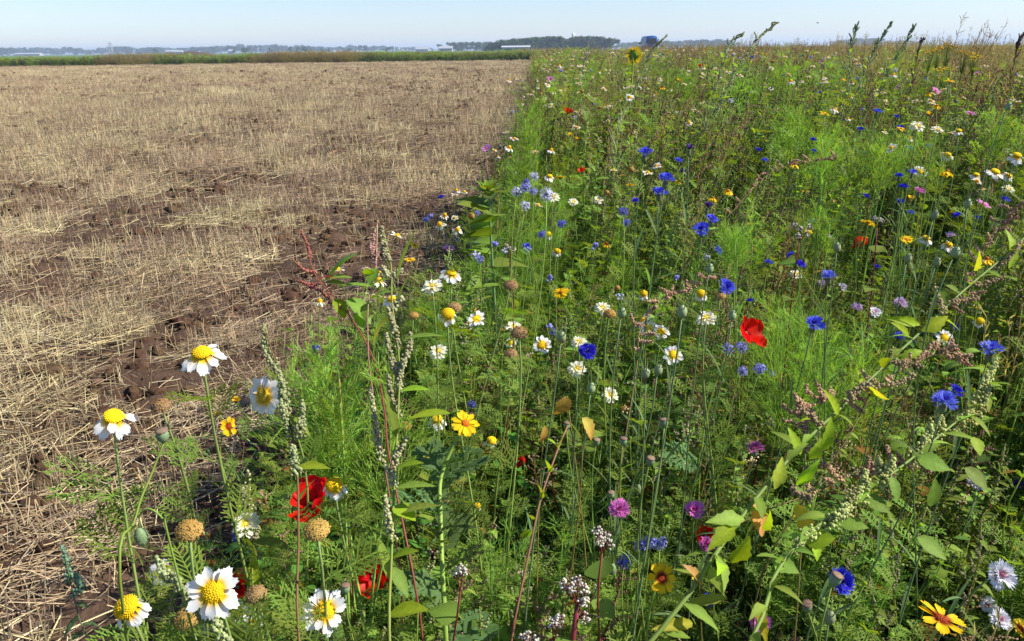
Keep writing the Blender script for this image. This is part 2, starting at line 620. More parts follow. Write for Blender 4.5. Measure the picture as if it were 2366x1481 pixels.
# ------------------------------------------------------------------ haze (the far trees fade to blue)
def haze_box():
    m = bpy.data.materials.new('haze_air')
    m.use_nodes = True
    nt = m.node_tree
    nt.nodes.clear()
    v = node(nt, 'ShaderNodeVolumePrincipled')
    v.inputs['Color'].default_value = (0.66, 0.80, 1.0, 1)
    v.inputs['Density'].default_value = 0.00034
    v.inputs['Anisotropy'].default_value = 0.1
    o = node(nt, 'ShaderNodeOutputMaterial')
    nt.links.new(v.outputs[0], o.inputs['Volume'])
    b = MB()
    x0, x1, y0, y1, z0, z1 = -5800, 5800, -50, 8800, -1.0, 32
    vv = [(x, y, z) for z in (z0, z1) for y in (y0, y1) for x in (x0, x1)]
    b.add(vv, [(0, 2, 3, 1), (4, 5, 7, 6), (0, 1, 5, 4), (2, 6, 7, 3), (0, 4, 6, 2), (1, 3, 7, 5)])
    o = obj('haze', b.mesh('haze', m, False))
    tag(o, 'thin blue haze over the far fields', 'haze', kind='stuff')


haze_box()

# ------------------------------------------------------------------ stubble
STRAW = np.array([(0.50, 0.395, 0.225), (0.42, 0.325, 0.185), (0.33, 0.255, 0.155), (0.60, 0.50, 0.31), (0.25, 0.170, 0.100), (0.39, 0.325, 0.23)]) * np.array([0.93, 0.90, 0.86])


def straw_patch(seed, stand, lie, chaff, S=0.6):
    rs = np.random.default_rng(seed)
    b = MB()
    # standing stubble in drill rows along Y
    n = stand
    rows = np.array([-0.5, -0.3, -0.1, 0.1, 0.3, 0.5]) * S
    x = rs.choice(rows, n) + rs.normal(0, 0.010, n)
    y = rs.uniform(-S / 2, S / 2, n)
    k = vnoise(x * 9 + seed, y * 7, 20) > 0.33
    x, y = x[k], y[k]
    n = len(x)
    h = rs.uniform(0.06, 0.19, n)
    A = np.stack([x, y, np.full(n, -0.02)], 1)
    tilt = rs.normal(0, 0.22, (n, 2))
    B = A + np.stack([tilt[:, 0] * h, tilt[:, 1] * h, h + 0.02], 1)
    straws(b, A, B, rs.uniform(0.0013, 0.0023, n), STRAW[rs.integers(0, 6, n)] * rs.uniform(0.7, 1.1, (n, 1)))
    # loose straw
    n = lie
    c = np.stack([rs.uniform(-S * 0.55, S * 0.55, n), rs.uniform(-S * 0.55, S * 0.55, n), rs.uniform(0.004, 0.035, n)], 1)
    an = rs.normal(0.4, 0.9, n)
    Lh = rs.gamma(3, 0.022, n) + 0.015
    dz = rs.normal(0, 0.16, n)
    D = nrm(np.stack([np.cos(an), np.sin(an), dz], 1)) * Lh[:, None]
    A, B = c - D, c + D
    A[:, 2] = np.maximum(A[:, 2], 0.002); B[:, 2] = np.maximum(B[:, 2], 0.002)
    straws(b, A, B, rs.uniform(0.0010, 0.0024, n), STRAW[rs.integers(0, 6, n)] * rs.uniform(0.75, 1.25, (n, 1)))
    # chaff and split flakes
    n = chaff
    A = np.stack([rs.uniform(-S * 0.52, S * 0.52, n), rs.uniform(-S * 0.52, S * 0.52, n), rs.uniform(0.002, 0.02, n)], 1)
    an = rs.uniform(0, 6.28, n)
    D = np.stack([np.cos(an), np.sin(an), rs.normal(0, 0.25, n)], 1) * rs.uniform(0.006, 0.03, n)[:, None]
    N = nrm(np.stack([rs.normal(0, 0.4, n), rs.normal(0, 0.4, n), np.ones(n)], 1))
    ribbons(b, A, A + D * 0.5 + [0, 0, 0.002], A + D, rs.uniform(0.002, 0.0055, n), N, STRAW[rs.integers(0, 6, n)] * rs.uniform(0.8, 1.25, (n, 1)), 0.6)
    return b.mesh('straw_patch', M_STRAW, False)


straw_src = [straw_patch(50 + k, 95, 260, 230) for k in range(4)] + [straw_patch(60 + k, 70, 120, 120) for k in range(3)] + [straw_patch(70 + k, 18, 36, 60) for k in range(3)]
P, I, Ro, Sc = [], [], [], []


def straw_grid(y0, y1, step, size):
    y = y0
    while y < y1:
        xl = -0.70 * y - 1.6
        x = float(edge_x(y)) - step * 0.3
        while x > xl:
            px, py = x + rng.uniform(-0.3, 0.3) * step, y + rng.uniform(-0.3, 0.3) * step
            if px < edge_x(py) - 0.02 and py < 112 + 0.17 * px:
                bb = float(bare(px, py)) + rng.normal(0, 0.10)
                kind = rng.integers(7, 10) if bb > 0.34 else (rng.integers(4, 7) if bb > 0.15 else rng.integers(0, 4))
                P.append((px, py, float(ground_z(px, py))))
                I.append(kind)
                Ro.append((rng.normal(0, 0.03), rng.normal(0, 0.03), (0 if rng.random() < 0.5 else math.pi) + rng.normal(0, 0.10)))
                s = size * rng.uniform(0.8, 1.3)
                Sc.append((s, s, min(s, 1.25) * rng.uniform(0.75, 1.15)))
            x -= step
        y += step


straw_grid(1.3, 5, 0.31, 0.70)
straw_grid(5, 9, 0.38, 0.80)
straw_grid(9, 26, 0.50, 1.1)
straw_grid(26, 60, 0.95, 1.8)
straw_grid(60, 118, 1.7, 3.0)
stubble = instancer('stubble', P, I, Ro, Sc, straw_src)
tag(stubble, 'dry cut stubble and loose straw covering the harvested field', 'stubble', kind='stuff')
N_STRAW = len(P)

# the nearest long straws, each one to be picked up
straw_me = []
for k in range(6):
    rs = np.random.default_rng(80 + k)
    b = MB()
    L_ = 0.5
    pts = bez(np.array([-L_, 0, 0.0]), np.array([-0.2, 0.03 * (k - 2), 0.02]), np.array([0.2, -0.03 * (k - 3), 0.02]), np.array([L_, 0, 0.0]), 5)
    tube(b, pts, 0.0115, 4, STRAW[k] * 1.1)
    straw_me.append(b.mesh('straw', M_STRAW, False))
for k in range(220):
    yy = 1.55 + 3.2 * rng.random() ** 1.5
    xx = float(edge_x(yy)) - 0.1 - rng.random() * (0.62 * yy + 0.5 + float(edge_x(yy)))
    ln = rng.uniform(0.08, 0.20)
    o = obj('straw', straw_me[k % 6], stubble)
    o.location = (xx, yy, float(ground_z(xx, yy)) + rng.uniform(0.025, 0.05))
    o.rotation_euler = (rng.uniform(0, 3), rng.normal(0, 0.14), rng.normal(0.5, 0.8))
    o.scale = (ln, 0.15, 0.15)

# clods of soil
clod_me = []
for k in range(5):
    rs = np.random.default_rng(90 + k)
    bm_ = __import__('bmesh').new()
    __import__('bmesh').ops.create_icosphere(bm_, subdivisions=3, radius=1.0)
    V = np.array([v.co[:] for v in bm_.verts]); Fc = np.array([[v.index for v in f.verts] for f in bm_.faces])
    bm_.free()
    d_ = 1 + 0.55 * (vnoise(V[:, 0] * 1.7 + 9 * k + 50, V[:, 1] * 1.7 + V[:, 2] * 1.3 + 50, 21) - 0.5) + 0.60 * (vnoise(V[:, 0] * 4.3 + V[:, 2] * 3 + 50, V[:, 1] * 4.3 + 50 + k, 22) - 0.5)
    d_ += 0.30 * (vnoise(V[:, 0] * 11 + V[:, 2] * 7 + 90, V[:, 1] * 11 + 90 + V[:, 2] * 3, 23) - 0.5)
    V = V * d_[:, None] * np.array([1.0, 0.8, 0.55])
    b = MB(); b.add(V, None, Fc, np.array([0.086, 0.051, 0.030]) * (0.8 + 0.5 * vnoise(V[:, 0] * 5 + 60, V[:, 1] * 5 + 60, 24))[:, None])
    clod_me.append(b.mesh('soil_clod', M_CLOD))


def on_ground(x, y):
    """Ground point under a photo pixel."""
    r = fwd + rgt * ((x - CW / 2) / F) + upv * ((CH / 2 - y) / F)
    t = -EYE[2] / r[2]
    return EYE + r * t


for (x, y, s, lab) in [(650, 1050, 0.10, 'crumbly brown soil lump beside the feathery green plant'), (325, 855, 0.05, 'brown clod under the upright white daisy'),
                       (125, 880, 0.06, 'flat brown clod near the left frame edge, among straw'), (415, 640, 0.055, 'brown clod on bare patch left of the red-stemmed plant'),
                       (310, 700, 0.075, 'largest dark clod on the bare patch in the stubble'), (400, 495, 0.07, 'dark clod in the wheel track across mid stubble')]:
    p = on_ground(x, y)
    o = obj('soil_clod', clod_me[int(x) % 5])
    o.location = (p[0], p[1], float(ground_z(p[0], p[1])) + s * 0.2)
    o.rotation_euler = (0, 0, x * 0.1); o.scale = (s, s, s)
    tag(o, lab, 'soil clod', 'clods lying in the stubble')
nc = 0
while nc < 70:
    yy = 2.2 + 12 * rng.random() ** 1.6
    xx = float(edge_x(yy)) - 0.05 - rng.random() * (0.64 * yy + 0.3)
    if bare(xx, yy) + rng.normal(0, 0.12) < 0.45:
        continue
    o = obj('soil_clod', clod_me[nc % 5])
    s = rng.uniform(0.018, 0.05) * (1 + 0.03 * yy)
    o.location = (xx, yy, float(ground_z(xx, yy)) + s * 0.15)
    o.rotation_euler = (rng.normal(0, 0.3), rng.normal(0, 0.3), rng.uniform(0, 6)); o.scale = (s, s * rng.uniform(0.7, 1.2), s)
    tag(o, 'small crumb of dark brown soil lying between the straws', 'soil clod', 'crumbs of soil in the bare tracks')
    nc += 1

# crumbled soil too plentiful to count, thrown up along the tracks
P, I, Ro, Sc = [], [], [], []
while len(P) < 6500:
    yy = 1.6 + 62 * rng.random() ** 2.0
    xx = float(edge_x(yy)) - rng.random() * (0.66 * yy + 0.6)
    w_ = float(bare(xx, yy))
    if w_ + rng.normal(0, 0.18) < 0.30 or vnoise(xx * 2.3 + 70, yy * 1.7, 15) < 0.40:
        continue
    if xx > edge_x(yy) - 0.6 and rng.random() < 0.6:
        continue
    s = (0.006 + 0.040 * rng.random() ** 2.2) * (0.75 + 0.065 * yy)
    P.append((xx, yy, float(ground_z(xx, yy)) + s * 0.12)); I.append(int(rng.integers(0, 5)))
    Ro.append((rng.normal(0, 0.4), rng.normal(0, 0.4), rng.uniform(0, 6.28))); Sc.append((s, s * rng.uniform(0.7, 1.3), s * rng.uniform(0.7, 1.2)))
o = instancer('soil_crumbs', P, I, Ro, Sc, clod_me)
tag(o, 'crumbled dark soil thrown up between the straw', 'soil', kind='stuff')

# ------------------------------------------------------------------ kinds of filler growth (height 1)
GREEN = np.array([0.160, 0.232, 0.036])
DEEP = np.array([0.070, 0.140, 0.022])
BRIGHT = np.array([0.195, 0.315, 0.058])
GREYG = np.array([0.135, 0.200, 0.075])
YELG = np.array([0.260, 0.360, 0.022])
REDST = np.array([0.25, 0.050, 0.040])
PINKS = np.array([0.37, 0.245, 0.175])
PALES = np.array([0.32, 0.35, 0.16])


def rstem(rs, h, spread=0.10, lean=0.12):
    b0 = np.array([rs.normal(0, spread * 0.5), rs.normal(0, spread * 0.5), 0])
    t0 = b0 + np.array([rs.normal(0, lean), rs.normal(0, lean), h])
    return bez(b0, b0 + [0, 0, h * 0.4], t0 - np.array([rs.normal(0, 0.05), rs.normal(0, 0.05), h * 0.35]), t0, 9)


def at(pts, u):
    k = u * (len(pts) - 1)
    i_ = min(int(k), len(pts) - 2)
    return pts[i_] + (pts[i_ + 1] - pts[i_]) * (k - i_)


def rdir(rs, up=0.4):
    a = rs.uniform(0, 6.283)
    return nrm(np.array([math.cos(a), math.sin(a), up]))


UP = np.array([0, 0, 1.0])


def k_daisy(seed, n=7):
    rs = np.random.default_rng(seed); b = MB()
    for s in range(n):
        h = rs.uniform(0.6, 1.0); st = rstem(rs, h)
        c = GREEN * rs.uniform(0.9, 1.3)
        tube(b, st, np.linspace(0.0035, 0.0016, 9), 4, c * 1.3)
        for u in 0.12 + 0.86 * np.linspace(0, 1, 14) ** 0.8:
            feather(b, at(st, u), rdir(rs, rs.uniform(0.2, 1.1)), UP, rs.uniform(0.05, 0.10), c * rs.uniform(0.85, 1.35), 6, 0.0034, 0.45, 2, rs)
        if rs.random() < 0.5:
            balls(b, [st[-1]], 0.007, YELG)
    return b.mesh('k', M_LEAF)


def spike(b, pts, r0, n, rs, col, size=(0.0022, 0.004)):
    """Lumpy seed spike along pts: clusters of small balls, thick below, thin at the tip."""
    u = rs.random(n) ** 0.9
    k = np.round(u * 9) / 9 + rs.normal(0, 0.020, n)
    k = np.clip(k, 0, 1)
    C = np.array([at(pts, x) for x in k])
    rr = r0 * (1.0 - 0.75 * k) * np.sqrt(rs.random(n))
    a = rs.uniform(0, 6.283, n)
    C = C + np.stack([np.cos(a) * rr, np.sin(a) * rr, rs.normal(0, 0.3, n) * r0], 1)
    balls(b, C, rs.uniform(*size, n), np.asarray(col) * rs.uniform(0.72, 1.3, (n, 1)))


def k_goose(seed, n=4, sc=PALES, lc=GREEN):
    rs = np.random.default_rng(seed); b = MB()
    for s in range(n):
        h = rs.uniform(0.7, 1.0); st = rstem(rs, h, 0.1, 0.1)
        tube(b, st, np.linspace(0.005, 0.0018, 9), 5, lc * 1.25 + [0.03, 0, 0])
        for u in np.arange(0.15, 0.96, 0.036):
            L_ = (0.085 - 0.040 * u) * rs.uniform(0.7, 1.25)
            c = lc * rs.uniform(0.75, 1.35)
            if rs.random() < 0.07:
                c = np.array([0.33, 0.22, 0.04])
            blade(b, at(st, u), rdir(rs, rs.uniform(0.0, 0.8)), UP, L_, L_ * rs.uniform(0.3, 0.5), c, 'diamond' if rs.random() < 0.6 else 'lance', rs.uniform(0.1, 0.7), 0.25, 6)
        for u in np.arange(0.55, 0.97, 0.055):
            p = at(st, u); d = rdir(rs, 1.2); L_ = 0.11 * (1.15 - u) + 0.02
            q = np.array([p, p + d * L_ * 0.5, p + d * L_ + [0, 0, 0.01]])
            spike(b, resample(q, 4), 0.008, 20, rs, sc, (0.0024, 0.0042))
        spike(b, st[6:], 0.011, 45, rs, sc, (0.0024, 0.0042))
    return b.mesh('k', M_LEAF)


def k_corn(seed, n=11):
    rs = np.random.default_rng(seed); b = MB()
    for s in range(n):
        h = rs.uniform(0.55, 1.0); st = rstem(rs, h, 0.14, 0.13)
        c = GREYG * rs.uniform(0.75, 1.15) * np.array([0.85, 1, 0.8])
        tube(b, st, np.linspace(0.0022, 0.0011, 9), 3, c)
        m = 15
        u = rs.uniform(0.1, 0.9, m)
        A = np.array([at(st, x) for x in u]); D = np.array([rdir(rs, rs.uniform(0.6, 1.8)) for _ in range(m)])
        L_ = rs.uniform(0.05, 0.13, m)[:, None]
        Bp = A + D * L_ + [0, 0, -0.012]
        ribbons(b, A, (A + Bp) / 2 + np.array([0, 0, 0.008]), Bp, 0.0052, nrm(np.cross(D, rs.normal(0, 1, (m, 3)))), c * rs.uniform(0.8, 1.3, (m, 1)), 0.15)
        if rs.random() < 0.8:
            p = st[-1]
            balls(b, [p, p + [0, 0, 0.004]], [0.006, 0.005], c * 0.9)
    return b.mesh('k', M_LEAF)


def threads(b, p, d, L_, m, rs, col, w=0.0016, spread=0.55):
    """Thread leaf: m hair-like segments leaving an axis."""
    d = nrm(d)
    u = rs.uniform(0.15, 0.95, m)
    A = p + d * (u * L_)[:, None]
    dirs = nrm(d + rs.normal(0, spread, (m, 3)) + [0, 0, 0.25])
    ln = L_ * (0.65 - 0.35 * u) * rs.uniform(0.7, 1.2, m)
    Bp = A + dirs * ln[:, None]
    ribbons(b, A, (A + Bp) / 2 + rs.normal(0, 0.003, (m, 3)), Bp, w, rs.normal(0, 1, (m, 3)), np.asarray(col) * rs.uniform(0.75, 1.3, (m, 1)), 0.5)
    ribbons(b, p[None], (p + d * L_ * 0.5)[None], (p + d * L_)[None], w * 1.2, np.array([[0.3, 0.3, 0.9]]), col, 0.5)


def k_cosmos(seed, n=4, col=BRIGHT):
    rs = np.random.default_rng(seed); b = MB()
    for s in range(n):
        h = rs.uniform(0.7, 1.0); st = rstem(rs, h, 0.1, 0.13)
        tube(b, st, np.linspace(0.004, 0.0015, 9), 4, col * 1.0)
        for u in np.arange(0.22, 1.0, 0.045):
            for sgn in (0, 1):
                threads(b, at(st, u), rdir(rs, rs.uniform(0.5, 1.6)), rs.uniform(0.08, 0.15), 16, rs, col * rs.uniform(0.8, 1.2), 0.0017)
    return b.mesh('k', M_LEAF)


def k_grass(seed, n=60, col=(0.15, 0.17, 0.05), seedc=(0.27, 0.21, 0.12), heads=10):
    rs = np.random.default_rng(seed); b = MB()
    A = np.stack([rs.normal(0, 0.09, n), rs.normal(0, 0.09, n), np.zeros(n)], 1)
    D = np.stack([rs.normal(0.1, 0.22, n), rs.normal(0, 0.22, n), np.ones(n)], 1)
    L_ = rs.uniform(0.45, 0.9, n)[:, None]
    C = A + D * L_ * 0.55
    Bp = A + D * L_ + np.stack([rs.normal(0.05, 0.08, n), rs.normal(0, 0.08, n), -rs.uniform(0, 0.12, n)], 1)
    ribbons(b, A, C, Bp, 0.005, nrm(rs.normal(0, 1, (n, 3)) * [1, 1, 0.1]), np.asarray(col) * rs.uniform(0.6, 1.4, (n, 1)), 0.1)
    for s in range(heads):
        h = rs.uniform(0.75, 1.0); st = rstem(rs, h, 0.14, 0.10)
        tube(b, st, 0.0014, 3, np.asarray(seedc) * 1.1)
        m = 26
        u = rs.uniform(0.72, 1.0, m)
        A = np.array([at(st, x) for x in u])
        D = nrm(rs.normal(0, 0.5, (m, 3)) + [0.1, 0, 1])
        Bp = A + D * rs.uniform(0.015, 0.05, m)[:, None]
        ribbons(b, A, (A + Bp) / 2, Bp, 0.004, rs.normal(0, 1, (m, 3)), np.asarray(seedc) * rs.uniform(0.7, 1.4, (m, 1)), 0.5)
    return b.mesh('k', M_LEAF)


def k_low(seed, n=60, col=DEEP):
    rs = np.random.default_rng(seed); b = MB()
    for s in range(n):
        h = rs.uniform(0.2, 1.0)
        p0 = np.array([rs.normal(0, 0.05), rs.normal(0, 0.05), 0]); a = rs.uniform(0, 6.28); rr = rs.uniform(0.02, 0.22)
        p1 = p0 + [math.cos(a) * rr, math.sin(a) * rr, h]
        straws(b, p0[None], p1[None], np.array([0.0018]), (col * 1.3)[None])
        L_ = rs.uniform(0.03, 0.085)
        c = col * rs.uniform(0.8, 1.7)
        if rs.random() < 0.06:
            c = np.array([0.30, 0.17, 0.03])
        blade(b, p1, nrm(np.array([math.cos(a), math.sin(a), rs.uniform(-0.1, 0.6)])), UP, L_, L_ * rs.uniform(0.4, 0.8), c, rs.choice(['heart', 'diamond', 'lance', 'round']), rs.uniform(0.1, 0.8), 0.3, 6)
    return b.mesh('k', M_LEAF)


def k_persi(seed, n=3):
    rs = np.random.default_rng(seed); b = MB()
    for s in range(n):
        h = rs.uniform(0.7, 1.0); st = rstem(rs, h, 0.1, 0.16)
        tube(b, st, np.linspace(0.0045, 0.0015, 9), 4, REDST * 0.7 + GREEN * 0.4)
        for u in np.arange(0.15, 0.75, 0.06):
            L_ = rs.uniform(0.06, 0.11)
            blade(b, at(st, u), rdir(rs, 0.5), UP, L_, L_ * 0.26, GREEN * rs.uniform(0.8, 1.4), 'lance', rs.uniform(0.2, 0.8), 0.3, 6)
        for u in np.arange(0.45, 1.0, 0.035):
            p = at(st, u); d = rdir(rs, rs.uniform(0.6, 1.6)); L_ = 0.17 * (1.25 - u)
            q = resample(np.array([p, p + d * L_ * 0.55, p + d * L_ + [0.02, 0, -0.01]]), 5)
            straws(b, q[:-1], q[1:], np.full(4, 0.0009), np.tile(REDST * 0.6 + GREEN * 0.3, (4, 1)))
            spike(b, q, 0.006, 26, rs, PINKS, (0.0018, 0.0032))
    return b.mesh('k', M_LEAF)


def k_buck(seed, n=3):
    rs = np.random.default_rng(seed); b = MB()
    for s in range(n):
        h = rs.uniform(0.65, 1.0); st = rstem(rs, h, 0.1, 0.1)
        tube(b, st, np.linspace(0.004, 0.0016, 9), 4, REDST * rs.uniform(0.6, 1.0))
        for u in np.arange(0.2, 0.9, 0.08):
            L_ = rs.uniform(0.04, 0.075)
            blade(b, at(st, u), rdir(rs, 0.3), UP, L_, L_ * 0.85, GREEN * rs.uniform(0.7, 1.2), 'heart', rs.uniform(0.2, 0.6), 0.2, 6)
        for u in (0.8, 0.9, 1.0):
            c = at(st, u) + rs.normal(0, 0.012, 3)
            balls(b, c + rs.normal(0, 0.011, (22, 3)), rs.uniform(0.0022, 0.0042, 22), np.where(rs.random((22, 1)) < 0.75, np.array([[0.62, 0.55, 0.50]]), np.array([[0.17, 0.09, 0.07]])))
    return b.mesh('k', M_LEAF)


KINDS_SRC = [k_daisy(1), k_daisy(2), k_daisy(3),                             # 0-2
             k_goose(4), k_goose(5, sc=PALES * np.array([1.0, 0.9, 1.1])), k_goose(6, sc=PINKS, lc=GREEN * 1.1),   # 3-5
             k_corn(7), k_corn(8),                                           # 6-7
             k_cosmos(9), k_cosmos(10, col=GREEN * 1.3),                     # 8-9
             k_grass(11), k_grass(12, col=(0.11, 0.17, 0.04)),               # 10-11
             k_low(13), k_low(14, col=GREEN), k_low(15),                     # 12-14
             k_persi(16), k_persi(17),                                       # 15-16
             k_buck(18)]                                                     # 17

# ------------------------------------------------------------------ the flowers one can point at: photo place, size, pose, label
TC = (0.15, -0.85, 0.55)          # facing the viewer
UPR = (0.10, -0.20, 1.0)          # facing up
# x, y, pixels across, type, facing, label
DAISY = [
    (466, 815, 96, 'droop', (0.1, -0.30, 1.0), 'white daisy on tall stem standing alone before the straw, petals hanging'),
    (262, 962, 96, 'droop', (0.35, -0.30, 1.0), 'white daisy at far left of the flowers, petals swept right'),
    (610, 915, 86, 'back', (-0.25, -1.0, 0.25), 'round white daisy seen face on, just left of the feathery green plant'),
    (372, 940, 48, 'spent', (0.0, -0.2, 1.0), 'withered tan daisy head between two white daisies at the left'),
    (437, 1228, 64, 'spent', (0.1, -0.3, 1.0), 'tan withered daisy head above the biggest white daisy'),
    (772, 1120, 66, 'skirt', (0.1, -0.35, 1.0), 'yellow domed daisy with short white skirt in front of red poppy'),
    (567, 1212, 70, 'double', (0.05, -0.55, 0.9), 'cream double daisy below the knobbly seed spike'),
    (732, 1227, 64, 'spent', (0.05, -0.3, 1.0), 'withered brown daisy head with ragged petals below the large poppy'),
    (492, 1368, 122, 'fresh', (0.1, -0.8, 0.65), 'biggest white daisy with clear yellow centre at lower left'),
    (293, 1403, 96, 'skirt', (-0.25, -0.45, 0.9), 'white daisy with large yellow dome at the lower left corner'),
    (383, 1320, 66, 'droop', (0.75, -0.5, 0.5), 'white daisy turned sideways behind a pale seed spike'),
    (435, 1430, 64, 'spent', (-0.1, -0.4, 1.0), 'dark tan withered head at bottom edge, left of the biggest daisy'),
    (750, 1412, 102, 'fresh', (0.25, -0.8, 0.6), 'large white daisy with broad petals at the bottom, beside poppy capsule'),
    (548, 1412, 62, 'fresh', (0.2, -0.7, 0.8), 'half hidden white daisy right behind the biggest daisy'),
    (585, 1440, 52, 'fresh', (0.1, -0.6, 0.9), 'small yellow centred daisy at the bottom edge under withered head'),
    (592, 1376, 52, 'spent', (0.0, -0.3, 1.0), 'shaggy light brown head in front of small red poppy'),
    (483, 1448, 46, 'double', (0.0, -0.5, 0.9), 'pale crumpled daisy at the very bottom below the biggest daisy'),
    (1043, 630, 50, 'droop', (0.1, -0.3, 1.0), 'topmost white daisy of the cluster right of the knobbly goosefoot'),
    (998, 662, 50, 'double', (-0.1, -0.5, 0.9), 'flat cream daisy with many petals, tilted left above the cluster'),
    (905, 690, 44, 'droop', (-0.1, -0.3, 1.0), 'white daisy half behind the tall goosefoot stem'),
    (1035, 725, 52, 'skirt', (0.1, -0.45, 0.9), 'bright white daisy in front of a round withered head'),
    (1050, 712, 34, 'spent', (0.2, -0.2, 1.0), 'round withered head peeping behind bright white daisy'),
    (1100, 738, 44, 'fresh', (0.15, -0.6, 0.9), 'small open white daisy at the right of the left-hand cluster'),
    (1012, 812, 44, 'double', (0.0, -0.65, 0.7), 'cream double daisy low beside the long pointed leaf'),
    (955, 730, 26, 'spent', (0.0, -0.2, 1.0), 'small brown head touching the goosefoot clusters'),
    (1180, 662, 36, 'spent', (0.0, -0.2, 1.0), 'tan button head on long bare stem, highest of three'),
    (1187, 756, 42, 'double', (0.0, -0.4, 1.0), 'pale yellow daisy behind the largest tan button head'),
    (1200, 771, 42, 'spent', (0.1, -0.35, 1.0), 'largest tan button head, middle one of three in a column'),
    (1180, 791, 30, 'fresh', (0.0, -0.6, 0.8), 'tiny white daisy with few petals under the tan button head'),
    (1180, 820, 34, 'spent', (0.0, -0.3, 1.0), 'brown button head, lowest of three in a column'),
    (1252, 798, 46, 'fresh', (0.0, -0.6, 0.8), 'white daisy left of the striped pod and dark blue cornflower'),
    (1337, 790, 40, 'double', (-0.1, -0.4, 1.0), 'white daisy just above left of the dark blue cornflower'),
    (1334, 852, 44, 'double', (0.0, -0.6, 0.8), 'white daisy just below the dark blue cornflower'),
    (1392, 712, 40, 'double', (0.0, -0.5, 1.0), 'creamy white double daisy above a withered head, centre of picture'),
    (1408, 726, 30, 'spent', (0.0, -0.3, 1.0), 'withered head hanging below the creamy double daisy'),
    (1410, 912, 40, 'double', (0.1, -0.7, 0.6), 'cream double daisy turned right, below the dark blue cornflower'),
    (1497, 758, 42, 'fresh', (-0.1, -0.6, 0.8), 'left one of two white daisies touching each other'),
    (1527, 766, 42, 'fresh', (0.2, -0.6, 0.8), 'right one of two white daisies touching each other'),
    (1556, 820, 48, 'fresh', (0.2, -0.75, 0.6), 'starry white daisy with golden centre under the touching pair'),
    (1632, 735, 52, 'double', (-0.2, -0.35, 1.0), 'wide cream daisy left of the tall red poppy'),
    (1487, 678, 30, 'skirt', (0.0, -0.3, 1.0), 'fading daisy with orange dome among pink seed sprays'),
    (1620, 678, 36, 'skirt', (0.0, -0.4, 1.0), 'fading white daisy left of the blue cornflower and brown head'),
    (1664, 684, 28, 'spent', (0.0, -0.3, 1.0), 'brown head below the blue cornflower beside tall stem'),
    (1010, 967, 52, 'droop', (0.1, -0.3, 1.0), 'white daisy under the long flat leaf, next to yellow flower'),
    (938, 986, 30, 'spent', (0.0, -0.2, 1.0), 'golden withered head hanging left of the yellow flower'),
    (1136, 1018, 38, 'skirt', (0.3, -0.3, 1.0), 'golden domed head with two last white petals right of yellow flower'),
    (980, 1064, 30, 'spent', (0.2, -0.4, 1.0), 'pale brown head below the golden withered head'),
    (1038, 1097, 24, 'spent', (0.0, -0.3, 1.0), 'small brown head on the branching daisy plant, upper one'),
    (1064, 1110, 26, 'spent', (0.0, -0.3, 1.0), 'small brown head with pinkish neighbour on the branching plant'),
    (1030, 1157, 26, 'spent', (0.0, -0.3, 1.0), 'small brown head deep in the branching daisy foliage'),
    (1103, 1168, 26, 'skirt', (0.3, -0.3, 0.9), 'little yellow daisy dome at right rim of the branching plant'),
    (1840, 633, 30, 'double', (0.0, -0.5, 0.9), 'cream daisy left of the pale blue and white cornflower group'),
    (2140, 549, 36, 'droop', (0.1, -0.3, 1.0), 'white daisy with drooping petals right of the yellow flower pair'),
    (2193, 564, 34, 'droop', (0.1, -0.4, 1.0), 'white daisy beside a pale pink cornflower at right'),
    (2230, 574, 24, 'fresh', (0.0, -0.6, 0.8), 'small white daisy right of its larger drooping neighbour'),
    (2183, 781, 42, 'fresh', (0.0, -0.6, 0.8), 'white daisy behind the leaning stem with big yellow leaf'),
    (2255, 713, 30, 'fresh', (0.0, -0.5, 0.9), 'small daisy above an orange withered flower near right edge'),
    (2265, 742, 32, 'skirt', (0.0, -0.5, 0.9), 'small daisy with orange dome, lower of two near right edge'),
    (1270, 406, 28, 'droop', (0.1, -0.3, 1.0), 'white daisy alone above the pale lilac pompons'),
    (1278, 455, 32, 'double', (0.0, -0.5, 0.9), 'white daisy among the pale lilac pompons'),
    (1325, 466, 26, 'double', (0.0, -0.5, 0.9), 'cream daisy right of the pale lilac pompons'),
    (1382, 461, 26, 'double', (0.0, -0.5, 0.9), 'cream daisy between lilac pompons and the blue cornflower pair'),
    (2120, 292, 34, 'double', (0.0, -0.5, 0.9), 'white daisy in the upper right, left one of a row of three'),
    (2166, 299, 30, 'double', (0.0, -0.4, 1.0), 'white daisy in the upper right, middle of a row of three'),
    (2216, 301, 26, 'droop', (0.1, -0.3, 1.0), 'white daisy in the upper right with orange dome, end of the row'),
    (2126, 397, 32, 'fresh', (0.0, -0.6, 0.8), 'starry white daisy beside two blue cornflowers at upper right'),
    (2190, 356, 32, 'droop', (0.1, -0.3, 1.0), 'two toned white daisy above a patch of pale seed heads'),
    (2350, 358, 42, 'droop', (0.1, -0.4, 1.0), 'white daisy cut by the right picture edge, upper one'),
    (2300, 396, 44, 'droop', (0.2, -0.4, 1.0), 'broad white daisy near right edge with neighbour touching'),
    (2332, 405, 30, 'droop', (0.4, -0.4, 0.8), 'smaller white daisy touching the broad one near right edge'),
    (2256, 403, 30, 'droop', (0.0, -0.3, 1.0), 'white daisy with orange dome left of the broad one'),
    (2330, 436, 30, 'double', (0.0, -0.4, 1.0), 'pale daisy below the broad one near right edge'),
    (1268, 541, 24, 'skirt', (0.2, -0.3, 1.0), 'little half faded daisy right of two lilac pompons'),
    (1288, 580, 26, 'skirt', (0.3, -0.3, 1.0), 'little daisy with hanging petals right of small blue cornflower'),
]
